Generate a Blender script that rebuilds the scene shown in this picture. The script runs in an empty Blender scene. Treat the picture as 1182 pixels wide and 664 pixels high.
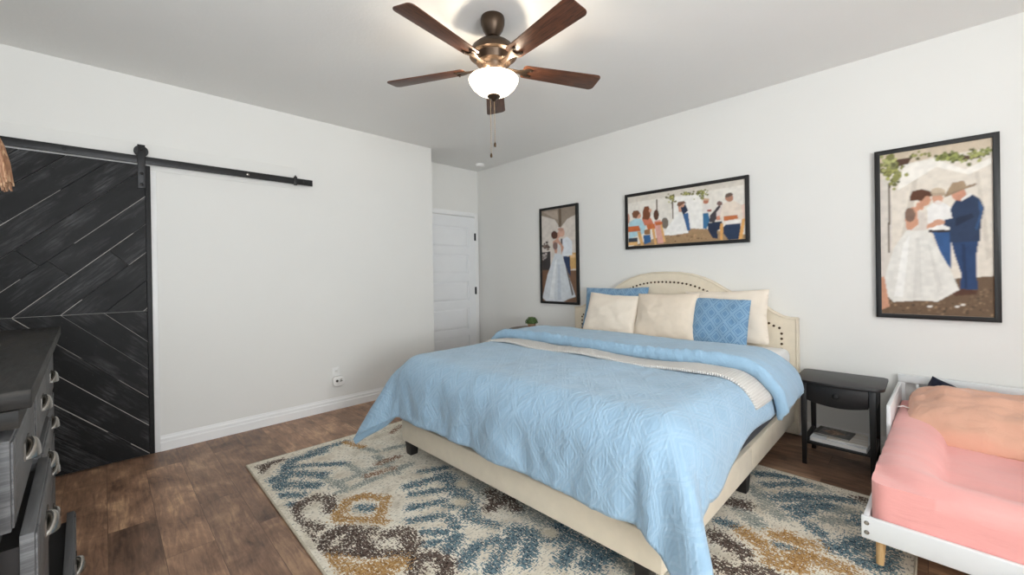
import bpy, bmesh, math, random
import numpy as np
from mathutils import Vector, Matrix, noise

sc = bpy.context.scene
COL = sc.collection
R = math.radians
random.seed(7)

# ------------------------------------------------------------------ room sizes
XL, YE, XA, YB, XR, YK, HC = -4.004, 2.702, -4.475, 3.79, 2.45, -0.95, 2.74

# ------------------------------------------------------------------ camera
yaw, pit, rol = .7876, -.0021, -.0155
fw = Vector((-math.sin(yaw) * math.cos(pit), math.cos(yaw) * math.cos(pit), math.sin(pit)))
rt = Vector((math.cos(yaw), math.sin(yaw), 0))
up = rt.cross(fw)
r2 = math.cos(rol) * rt + math.sin(rol) * up
u2 = -math.sin(rol) * rt + math.cos(rol) * up
cam = bpy.data.cameras.new('camera')
cam.sensor_width = 36
cam.lens = 473.81 / 1182 * 36
cam.shift_y = (318.63 - 332) / 1182
cam.clip_start = .02
camo = bpy.data.objects.new('camera', cam)
COL.objects.link(camo)
M3 = Matrix((r2, u2, -fw)).transposed().to_4x4()
M3.translation = (0, 0, 1.264)
camo.matrix_world = M3
sc.camera = camo

# ------------------------------------------------------------------ world, lights, exposure
w = bpy.data.worlds.new('daylight')
sc.world = w
w.use_nodes = True
w.node_tree.nodes['Background'].inputs[0].default_value = (.80, .90, 1, 1)
w.node_tree.nodes['Background'].inputs[1].default_value = 1.0

def area_light(name, loc, direction, sx, sy, power, color):
    l = bpy.data.lights.new(name, 'AREA')
    l.shape = 'RECTANGLE'; l.size = sx; l.size_y = sy; l.energy = power; l.color = color
    o = bpy.data.objects.new(name, l)
    COL.objects.link(o)
    o.location = loc
    o.rotation_euler = Vector(direction).to_track_quat('-Z', 'Y').to_euler()
    return o

WIN_R = (-.85, .95, .7, 2.35)        # window in wall_right: y0, y1, z0, z1
ADDED_WIN_K = (-2.3, 1.3, .9, 2.3)         # window added in wall_back for front fill: x0, x1, z0, z1
area_light('window_daylight_right', (XR + .16, .05, 1.5), (-1, -.05, .9), 1.8, 1.6, 210, (.93, .97, 1))
area_light('added_fill_back', (-.5, YK - .16, 1.6), (0, 1, .35), 3.4, 1.4, 18, (.95, .98, 1))  # added fill lamp outside the back window, lights the room from the camera side
sc.view_settings.view_transform = 'Standard'
sc.view_settings.look = 'None'
sc.view_settings.gamma = 1
sc.view_settings.use_curve_mapping = False
sc.view_settings.exposure = 0.05

# ------------------------------------------------------------------ material helpers
def lin(c):
    return tuple(((v / 255) / 12.92 if v / 255 <= .04045 else ((v / 255 + .055) / 1.055) ** 2.4) for v in c)

class NT:
    """tiny node helper"""
    def __init__(s, name):
        s.m = bpy.data.materials.new(name); s.m.use_nodes = True
        s.t = s.m.node_tree; s.n = s.t.nodes
        s.b = s.n['Principled BSDF']
    def new(s, typ, **kw):
        x = s.n.new(typ)
        for k, v in kw.items():
            if k in x.bl_rna.properties: setattr(x, k, v)
            else: s.put(x.inputs[k], v)
        return x
    def put(s, sock, v):
        if isinstance(v, bpy.types.NodeSocket): s.t.links.new(v, sock)
        elif isinstance(v, bpy.types.Node): s.t.links.new(v.outputs[0], sock)
        else: sock.default_value = v
    def coord(s, out='Object', scale=(1, 1, 1), rot=(0, 0, 0)):
        c = s.new('ShaderNodeTexCoord')
        mp = s.new('ShaderNodeMapping')
        s.t.links.new(c.outputs[out], mp.inputs[0])
        mp.inputs['Scale'].default_value = scale; mp.inputs['Rotation'].default_value = rot
        return mp.outputs[0]
    def noise(s, vec, scale, detail=4, rough=.6, dist=0.0):
        x = s.new('ShaderNodeTexNoise')
        s.put(x.inputs['Vector'], vec); x.inputs['Scale'].default_value = scale
        x.inputs['Detail'].default_value = detail; x.inputs['Roughness'].default_value = rough
        x.inputs['Distortion'].default_value = dist
        return x.outputs[0]
    def ramp(s, fac, stops, interp='LINEAR'):
        x = s.new('ShaderNodeValToRGB'); s.put(x.inputs[0], fac)
        cr = x.color_ramp; cr.interpolation = interp
        while len(cr.elements) < len(stops): cr.elements.new(.5)
        for e, (p, c) in zip(cr.elements, stops):
            e.position = p; e.color = (*c, 1) if len(c) == 3 else c
        return x.outputs[0]
    def math(s, op, a, b=0.0, c=None, clamp=False):
        x = s.new('ShaderNodeMath'); x.operation = op; x.use_clamp = clamp
        s.put(x.inputs[0], a); s.put(x.inputs[1], b)
        if c is not None: s.put(x.inputs[2], c)
        return x.outputs[0]
    def mix(s, fac, a, b, blend='MIX'):
        x = s.new('ShaderNodeMix'); x.data_type = 'RGBA'; x.blend_type = blend
        s.put(x.inputs[0], fac)
        s.put(x.inputs[6], (*a, 1) if isinstance(a, tuple) else a)
        s.put(x.inputs[7], (*b, 1) if isinstance(b, tuple) else b)
        return x.outputs[2]
    def bump(s, h, strength=.3, dist=.01):
        x = s.new('ShaderNodeBump'); s.put(x.inputs['Height'], h)
        x.inputs['Strength'].default_value = strength; x.inputs['Distance'].default_value = dist
        s.put(s.b.inputs['Normal'], x.outputs[0])
    def base(s, c): s.put(s.b.inputs['Base Color'], (*c, 1) if isinstance(c, tuple) else c)
    def set(s, rough=None, metal=None, spec=None, sheen=None):
        if rough is not None: s.put(s.b.inputs['Roughness'], rough)
        if metal is not None: s.b.inputs['Metallic'].default_value = metal
        if spec is not None: s.b.inputs['Specular IOR Level'].default_value = spec
        if sheen is not None: s.b.inputs['Sheen Weight'].default_value = sheen

def plain(name, rgb, rough=.6, metal=0, spec=.5, var=.08, scale=8, bump=0., bscale=200, sheen=None):
    """a procedural material: base colour with soft noise variation"""
    n = NT(name); c = lin(rgb)
    v = n.coord()
    f = n.noise(v, scale, 4)
    n.base(n.ramp(f, [(.3, tuple(x * (1 - var) for x in c)), (.7, tuple(min(1, x * (1 + var)) for x in c))]))
    n.set(rough, metal, spec, sheen)
    if bump: n.bump(n.noise(v, bscale, 2), bump, .002)
    return n.m

# walls etc.
M = {}
def wall_mat(name, rgb, scale, strength):
    n = NT(name); c = lin(rgb); v = n.coord()
    n.base(n.ramp(n.noise(v, 1.2, 3), [(.3, tuple(x * .98 for x in c)), (.7, c)]))
    n.set(.85, 0, .25)
    n.bump(n.noise(v, scale, 3), strength, .004)
    return n.m
M['wall'] = wall_mat('wall_paint', (233, 232, 228), 60, .05)
M['ceiling'] = wall_mat('ceiling_paint', (243, 242, 239), 45, .25)
M['trim'] = plain('white_trim_paint', (240, 240, 239), .4, var=.01)
M['doorwhite'] = plain('white_door_paint', (238, 239, 240), .42, var=.01)
M['plastic'] = plain('white_plastic', (236, 235, 232), .4, var=.01)

# floor: dark laminate planks along X
n = NT('laminate_planks')
v = n.coord()
br = n.new('ShaderNodeTexBrick'); n.put(br.inputs['Vector'], v)
br.inputs['Scale'].default_value = 1; br.offset = .37; br.offset_frequency = 2
br.inputs['Brick Width'].default_value = 1.22; br.inputs['Row Height'].default_value = .185
br.inputs['Mortar Size'].default_value = .0012; br.inputs['Mortar Smooth'].default_value = .1; br.inputs['Bias'].default_value = 0
br.inputs['Color1'].default_value = (0, 0, 0, 1); br.inputs['Color2'].default_value = (1, 1, 1, 1); br.inputs['Mortar'].default_value = (.5, .5, .5, 1)
off = n.new('ShaderNodeVectorMath'); off.operation = 'MULTIPLY_ADD'
n.put(off.inputs[0], br.outputs[0]); off.inputs[1].default_value = (7, 13, 3); n.put(off.inputs[2], v)
mp = n.new('ShaderNodeMapping'); n.put(mp.inputs[0], off); mp.inputs['Scale'].default_value = (1.0, 9, 1)
mp2 = n.new('ShaderNodeMapping'); n.put(mp2.inputs[0], off); mp2.inputs['Scale'].default_value = (2.6, 4.5, 1)
grain = n.noise(mp.outputs[0], 5.5, 9, .66, .9)
cloud = n.noise(mp2.outputs[0], 1.2, 5, .62, .6)
basec = n.ramp(n.math('ADD', n.math('MULTIPLY', cloud, .62), n.math('MULTIPLY', grain, .42)),
               [(.36, lin((84, 62, 50))), (.46, lin((130, 100, 81))), (.55, lin((158, 124, 101))), (.66, lin((202, 165, 131)))])
tone = n.ramp(br.outputs[0], [(0, (.72, .70, .69)), (.5, (.93, .92, .92)), (1, (1.18, 1.15, 1.10))])
basec = n.mix(1, basec, tone, 'MULTIPLY')
basec = n.mix(n.math('MULTIPLY', br.outputs[1], .6), basec, lin((46, 32, 26)))
n.base(basec)
n.set(n.ramp(grain, [(.3, (.36,) * 3), (.7, (.52,) * 3)]), 0, .45)
n.bump(n.math('SUBTRACT', n.math('MULTIPLY', grain, .35), br.outputs[1]), .18, .003)
M['floor'] = n.m

def black_wood(name, base, light, wear, gscale=(1, 1, 1), rough=.42):
    """black stained wood with worn silver-grey streaks"""
    n = NT(name); v = n.coord('UV')
    geo = n.new('ShaderNodeNewGeometry')
    off = n.new('ShaderNodeVectorMath'); off.operation = 'MULTIPLY_ADD'
    cmb = n.new('ShaderNodeCombineXYZ')
    for i in range(3): n.put(cmb.inputs[i], geo.outputs['Random Per Island'])
    n.put(off.inputs[0], cmb.outputs[0]); off.inputs[1].default_value = (11, 7, 5); n.put(off.inputs[2], v)
    mp = n.new('ShaderNodeMapping'); n.put(mp.inputs[0], off); mp.inputs['Scale'].default_value = (2.2 * gscale[0], 26 * gscale[1], 1)
    g = n.noise(mp.outputs[0], 3, 9, .72, .5)
    mp2 = n.new('ShaderNodeMapping'); n.put(mp2.inputs[0], off); mp2.inputs['Scale'].default_value = (2.2, 5, 1)
    p = n.noise(mp2.outputs[0], 1.1, 4, .6)
    f = n.math('MULTIPLY', n.ramp(g, [(.45, (0,) * 3), (.70, (1,) * 3)]), n.ramp(p, [(.48 - wear, (0,) * 3), (.72 - wear, (1,) * 3)]))
    fl = n.ramp(n.noise(n.coord('UV', (40, 160, 1)), 1, 2), [(.70, (0,) * 3), (.74, (1,) * 3)])
    col = n.mix(f, n.mix(geo.outputs['Random Per Island'], tuple(x * .75 for x in lin(base)), tuple(x * 1.35 for x in lin(base))), lin(light))
    n.base(n.mix(n.math('MULTIPLY', fl, n.math('MULTIPLY', p, .5)), col, lin((150, 150, 150))))
    n.set(n.ramp(g, [(.3, (rough,) * 3), (.7, (rough + .2,) * 3)]), 0, .28)
    n.bump(g, .25, .002)
    return n.m
M['barn'] = black_wood('black_stained_planks', (14, 14, 15), (118, 118, 120), .02, (1, 1, 1), .46)
M['barnframe'] = black_wood('black_stained_frame', (30, 30, 31), (66, 66, 66), -.05)
M['dresstop'] = black_wood('dark_worn_top', (26, 25, 24), (84, 79, 72), .06, (1, .6, 1), .42)
M['dressbody'] = black_wood('charcoal_wood', (86, 86, 87), (124, 124, 125), .12, (.8, 1.4, 1), .38)
M['iron'] = plain('black_iron', (44, 44, 45), .45, .5, var=.1)
M['pull'] = plain('brushed_nickel', (158, 155, 150), .26, 1.0, var=.05)
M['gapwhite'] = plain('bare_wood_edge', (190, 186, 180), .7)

# ------------------------------------------------------------------ mesh helpers
class Mb:
    def __init__(s): s.v = []; s.f = []; s.uv = None
    def add(s, v, f):
        o = len(s.v); s.v += [tuple(p) for p in v]; s.f += [tuple(i + o for i in q) for q in f]; return s
    def box(s, x0, x1, y0, y1, z0, z1):
        v = [(x, y, z) for z in (z0, z1) for y in (y0, y1) for x in (x0, x1)]
        return s.add(v, [(0, 2, 3, 1), (4, 5, 7, 6), (0, 1, 5, 4), (2, 6, 7, 3), (0, 4, 6, 2), (1, 3, 7, 5)])
    def lathe(s, prof, c=(0, 0, 0), n=32, ax='z'):
        v = []; f = []
        for r, h in prof:
            for k in range(n):
                a = 2 * math.pi * k / n; p = (r * math.cos(a), r * math.sin(a), h)
                if ax == 'x': p = (p[2], p[0], p[1])
                if ax == 'y': p = (p[0], p[2], p[1])
                v.append((c[0] + p[0], c[1] + p[1], c[2] + p[2]))
        m = len(prof)
        for i in range(m - 1):
            for k in range(n): f.append((i * n + k, i * n + (k + 1) % n, (i + 1) * n + (k + 1) % n, (i + 1) * n + k))
        if prof[0][0] > 1e-6: f.append(tuple(range(n))[::-1])
        if prof[-1][0] > 1e-6: f.append(tuple((m - 1) * n + k for k in range(n)))
        return s.add(v, f)
    def tube(s, pts, rad, n=8, cap=True):
        pts = [Vector(p) for p in pts]; m = len(pts)
        rad = rad if hasattr(rad, '__len__') else [rad] * m
        t0 = (pts[1] - pts[0]).normalized()
        nn = t0.orthogonal().normalized(); v = []; f = []
        for i, p in enumerate(pts):
            t = ((pts[min(i + 1, m - 1)] - pts[max(i - 1, 0)])).normalized()
            nn = (nn - t * nn.dot(t)).normalized(); bb = t.cross(nn)
            for k in range(n):
                a = 2 * math.pi * k / n
                v.append(p + (nn * math.cos(a) + bb * math.sin(a)) * rad[i])
        for i in range(m - 1):
            for k in range(n): f.append((i * n + k, i * n + (k + 1) % n, (i + 1) * n + (k + 1) % n, (i + 1) * n + k))
        if cap: f.append(tuple(range(n))[::-1]); f.append(tuple((m - 1) * n + k for k in range(n)))
        return s.add(v, f)
    def prism(s, poly, a, b, plane='xz'):
        """poly: 2D points; extruded from a to b along the remaining axis"""
        def P(p, t): return {'xz': (p[0], t, p[1]), 'xy': (p[0], p[1], t), 'yz': (t, p[0], p[1])}[plane]
        n = len(poly)
        v = [P(p, a) for p in poly] + [P(p, b) for p in poly]
        f = [tuple(range(n))[::-1], tuple(range(n, 2 * n))] + [(i, (i + 1) % n, n + (i + 1) % n, n + i) for i in range(n)]
        return s.add(v, f)
    def sphere(s, c, r, n=10, m=6, sz=1.):
        prof = [(max(1e-7, r * math.sin(math.pi * i / m)), -r * sz * math.cos(math.pi * i / m)) for i in range(m + 1)]
        return s.lathe(prof, c, n)
    def grid(s, P, nu, nv, cu=False, cv=False):
        v = [P(i, j) for j in range(nv) for i in range(nu)]
        f = []
        for j in range(nv if cv else nv - 1):
            for i in range(nu if cu else nu - 1):
                a = j * nu + i; b = j * nu + (i + 1) % nu; c = ((j + 1) % nv) * nu + (i + 1) % nu; d = ((j + 1) % nv) * nu + i
                f.append((a, b, c, d))
        return s.add(v, f)
    def build(s, name, mat, parent=None, bevel=0., seg=2, angle=35, smooth=True, uvf=None, xf=None):
        me = bpy.data.meshes.new(name)
        v = s.v if xf is None else [tuple(xf @ Vector(p)) for p in s.v]
        me.from_pydata(v, [], s.f)
        bm = bmesh.new(); bm.from_mesh(me)
        bmesh.ops.recalc_face_normals(bm, faces=bm.faces)
        if bevel:
            ed = [e for e in bm.edges if len(e.link_faces) == 2 and e.calc_face_angle(0) > R(30)]
            bmesh.ops.bevel(bm, geom=ed, offset=bevel, segments=seg, profile=.5, affect='EDGES', clamp_overlap=True)
        if uvf:
            uvl = bm.loops.layers.uv.new('UVMap')
            for fc in bm.faces:
                for lp in fc.loops: lp[uvl].uv = uvf(lp.vert.co, fc.normal)
        bm.to_mesh(me); bm.free()
        if smooth:
            me.shade_smooth()
            me.set_sharp_from_angle(angle=R(angle))
        if mat is not None: me.materials.append(mat)
        o = bpy.data.objects.new(name, me)
        COL.objects.link(o)
        if parent is not None: o.parent = parent
        return o

def thing(name, label, cat, loc=(0, 0, 0), rz=0., group=None):
    o = bpy.data.objects.new(name, None)
    COL.objects.link(o); o.location = loc; o.rotation_euler = (0, 0, rz); o.empty_display_size = .1
    return tag(o, label, cat, group)
def tag(o, label, cat, group=None):
    o['label'] = label; o['category'] = cat
    if group: o['group'] = group
    return o
def struct(o):
    o['kind'] = 'structure'; return o
def uvbox(co, no):
    """planar uv by face normal: u along the longer horizontal, v across"""
    a = [abs(x) for x in no]
    if a[2] >= max(a[0], a[1]): return (co.x, co.y)
    if a[1] >= a[0]: return (co.x, co.z)
    return (co.y, co.z)
def fbm(x, y, z, o=4):
    return noise.fractal(Vector((x, y, z)), 1.0, 2.0, o)
def sstep(a, b, x):
    t = min(1, max(0, (x - a) / (b - a))); return t * t * (3 - 2 * t)

# ================================================================== THE ROOM
T = .12
fl = Mb().box(XA - .2, XR + .1, YK - .1, YB + .1, -.08, 0); struct(fl.build('floor', M['floor'], smooth=False))
struct(Mb().box(XA - .2, XR + .1, YK - .1, YB + .1, HC, HC + .08).build('ceiling', M['ceiling'], smooth=False))
struct(Mb().box(XA - .1, XR + T, YB, YB + T, 0, HC).build('wall_far', M['wall'], smooth=False))
lw = Mb().box(XL - .12, XL, YK - T, YE, 0, HC)
lw.box(XA, XL - .12, YE - .12, YE, 0, HC)
struct(lw.build('wall_left', M['wall'], smooth=False))
struct(Mb().box(XA - .12, XA, YE - .12, YB, 0, HC).build('wall_alcove', M['wall'], smooth=False))
y0, y1, z0, z1 = WIN_R
wr = Mb().box(XR, XR + T, YK - T, y0, 0, HC).box(XR, XR + T, y1, YB, 0, HC).box(XR, XR + T, y0, y1, 0, z0).box(XR, XR + T, y0, y1, z1, HC)
struct(wr.build('wall_right', M['wall'], smooth=False))
x0, x1, z0k, z1k = ADDED_WIN_K
wk = Mb().box(XL, x0, YK - T, YK, 0, HC).box(x1, XR, YK - T, YK, 0, HC).box(x0, x1, YK - T, YK, 0, z0k).box(x0, x1, YK - T, YK, z1k, HC)
struct(wk.build('wall_back', M['wall'], smooth=False))

# glass: clear pane that lets the daylight through
n = NT('window_glass')
tr = n.new('ShaderNodeBsdfTransparent'); gl = n.new('ShaderNodeBsdfGlossy'); gl.inputs['Roughness'].default_value = .02
mx = n.new('ShaderNodeMixShader'); mx.inputs[0].default_value = .06
n.t.links.new(tr.outputs[0], mx.inputs[1]); n.t.links.new(gl.outputs[0], mx.inputs[2])
n.t.links.new(mx.outputs[0], n.n['Material Output'].inputs[0])
M['glass'] = n.m
def window(name, horiz, a0, a1, z0, z1, wall, inward):
    """a framed double-hung window in a wall; horiz = axis along the wall"""
    f = Mb()
    d0, d1 = (wall - .02 * inward, wall - .10 * inward)
    lo, hi = min(d0, d1), max(d0, d1)
    def bx(u0, u1, w0, w1, m=f, lo=lo, hi=hi):
        if horiz == 'x': m.box(u0, u1, lo, hi, w0, w1)
        else: m.box(lo, hi, u0, u1, w0, w1)
    k = .045
    bx(a0, a0 + k, z0, z1); bx(a1 - k, a1, z0, z1); bx(a0 + k, a1 - k, z0, z0 + k); bx(a0 + k, a1 - k, z1 - k, z1)
    zm = (z0 + z1) / 2; bx(a0 + k, a1 - k, zm - .02, zm + .02)
    nd = max(1, round((a1 - a0) / .95))
    for i in range(1, nd):
        c = a0 + (a1 - a0) * i / nd; bx(c - .03, c + .03, z0 + k, zm - .02); bx(c - .03, c + .03, zm + .02, z1 - k)
    fr = struct(f.build(name, M['trim'], smooth=False))
    g = Mb(); bx(a0 + k, a1 - k, z0 + k, zm - .02, g, (lo + hi) / 2 - .003, (lo + hi) / 2 + .003); bx(a0 + k, a1 - k, zm + .02, z1 - k, g, (lo + hi) / 2 - .003, (lo + hi) / 2 + .003)
    g.build('pane', M['glass'], fr, smooth=False)
window('window_1', 'y', WIN_R[0], WIN_R[1], WIN_R[2], WIN_R[3], XR, -1)
window('added_window_2', 'x', ADDED_WIN_K[0], ADDED_WIN_K[1], ADDED_WIN_K[2], ADDED_WIN_K[3], YK, 1)  # unseen window, added as an opening for the fill lamp

# baseboards with a stepped profile
def baseboard(name, p0, p1, nrm):
    prof = [(0, 0), (.017, 0), (.017, .062), (.012, .07), (.012, .088), (.006, .1), (.004, .112), (0, .112)]
    p0 = Vector(p0); p1 = Vector(p1); nv = Vector(nrm); m = Mb(); v = []
    for p in (p0, p1):
        for d, h in prof: v.append((p.x + nv.x * d, p.y + nv.y * d, h))
    k = len(prof)
    m.add(v, [tuple(range(k)), tuple(range(k, 2 * k))] + [(i, (i + 1) % k, k + (i + 1) % k, k + i) for i in range(k)])
    struct(m.build(name, M['trim'], smooth=False))
baseboard('baseboard_left', (XL, .285, 0), (XL, YE, 0), (1, 0, 0))
baseboard('baseboard_far', (XA + .03, YB, 0), (XR, YB, 0), (0, -1, 0))
baseboard('baseboard_right', (XR, YK, 0), (XR, YB - .02, 0), (-1, 0, 0))
baseboard('baseboard_back', (XL, YK, 0), (XR - .02, YK, 0), (0, 1, 0))

# header board behind the sliding rail, jamb strip beside the barn door
struct(Mb().box(XL, XL + .006, YK, 1.26, 2.072, 2.262).build('trim_1', M['wall'], bevel=.002))
struct(Mb().box(XL, XL + .014, .25, .285, 0, 2.072).build('trim_2', M['trim'], bevel=.002))

# alcove door: five-panel slab, casing, black hinges
dy1, dy0, dz = 3.704, 2.85, 2.07
slab = Mb(); X0 = XA + .004; X1 = XA + .03
slab.box(X0, X1 - .012, dy0, dy1, .012, dz)
slab.box(X1 - .012, X1, dy0, dy0 + .12, .012, dz); slab.box(X1 - .012, X1, dy1 - .125, dy1, .012, dz)
rails = [(.012, .20), (.444, .536), (.828, .92), (1.193, 1.289), (1.558, 1.65), (1.93, dz)]
for a, b in rails: slab.box(X1 - .012, X1, dy0 + .12, dy1 - .125, a, b)
for (a, b), (c, d) in zip(rails[:-1], rails[1:]):
    # raised field with sloped edges inside each recess
    ya, yb, za, zb = dy0 + .12 + .012, dy1 - .125 - .012, b + .012, c - .012
    v = [(X1 - .012, ya, za), (X1 - .012, yb, za), (X1 - .012, yb, zb), (X1 - .012, ya, zb)]
    e = .022
    v += [(X1 - .004, ya + e, za + e), (X1 - .004, yb - e, za + e), (X1 - .004, yb - e, zb - e), (X1 - .004, ya + e, zb - e)]
    slab.add(v, [(4, 5, 6, 7), (0, 1, 5, 4), (1, 2, 6, 5), (2, 3, 7, 6), (3, 0, 4, 7)])
door1 = struct(slab.build('door_1', M['doorwhite'], smooth=False))
for hz in (.22, 1.055, 1.805):
    h = Mb().box(X1 - .002, X1 + .006, dy1 - .016, dy1 + .012, hz - .05, hz + .05)
    h.tube([(X1 + .007, dy1 + .002, hz - .052), (X1 + .007, dy1 + .002, hz + .052)], .006, 10)
    h.build('hinge', M['iron'], door1)
kn = Mb().lathe([(.027, 0), (.027, .006), (.012, .012), (.012, .035), (.026, .045), (.026, .06), (.012, .066)], (X1, dy0 + .055, .95), 20, 'x')
kn.build('door_knob', M['iron'], door1)
cs = Mb()
cs.box(XA, XA + .02, dy1 + .008, dy1 + .068, 0, dz + .075); cs.box(XA, XA + .02, dy0 - .068, dy0 - .008, 0, dz + .075)
cs.box(XA, XA + .02, dy0 - .008, dy1 + .008, dz + .012, dz + .075)
struct(cs.build('trim_3', M['trim'], bevel=.004))

# smoke detector and wall socket with a plug-in
sd = Mb().lathe([(.062, 0), (.062, -.018), (.05, -.034), (.02, -.038), (1e-6, -.038)], (0, 0, 0), 32)
s = sd.build('smoke_detector', M['plastic']); s.location = (-4.15, 3.56, HC)
tag(s, 'round white smoke detector on the ceiling near the far corner', 'smoke detector')
ot = thing('wall_outlet', 'white wall outlet low on the left wall beside the bed', 'outlet', (XL, 1.575, .345))
Mb().box(0, .006, -.036, .036, -.058, .058).build('cover_plate', M['plastic'], ot, bevel=.003)
M['slot'] = plain('dark_slot', (60, 58, 56), .6)
for dz_ in (.024,):
    Mb().box(.006, .009, -.016, .016, dz_ - .014, dz_ + .014).build('socket', M['plastic'], ot, bevel=.002)
    Mb().box(.009, .0095, -.008, -.006, dz_ - .004, dz_ + .006).box(.009, .0095, .005, .007, dz_ - .004, dz_ + .006).build('slot', M['slot'], ot, smooth=False)
pf = thing('plug_in_freshener', 'rounded white plug-in device in the lower socket of the wall outlet', 'plug-in', (XL + .0065, 1.585, .275))
poly = []
for i in range(32):
    a = 2 * math.pi * i / 32
    poly.append((.055 * (abs(math.cos(a)) ** .6) * (1 if math.cos(a) >= 0 else -1), .048 * (abs(math.sin(a)) ** .6) * (1 if math.sin(a) >= 0 else -1)))
Mb().prism(poly, 0, .045, 'yz').build('body', M['plastic'], pf, bevel=.01)
Mb().lathe([(.012, 0), (.012, .004), (.006, .006)], (.045, -.02, .006), 16, 'x').build('vent', M['slot'], pf)
Mb().box(.045, .047, .005, .03, -.004, .004).box(.045, .047, .008, .027, .012, .018).build('vent', M['pull'], pf)

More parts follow.
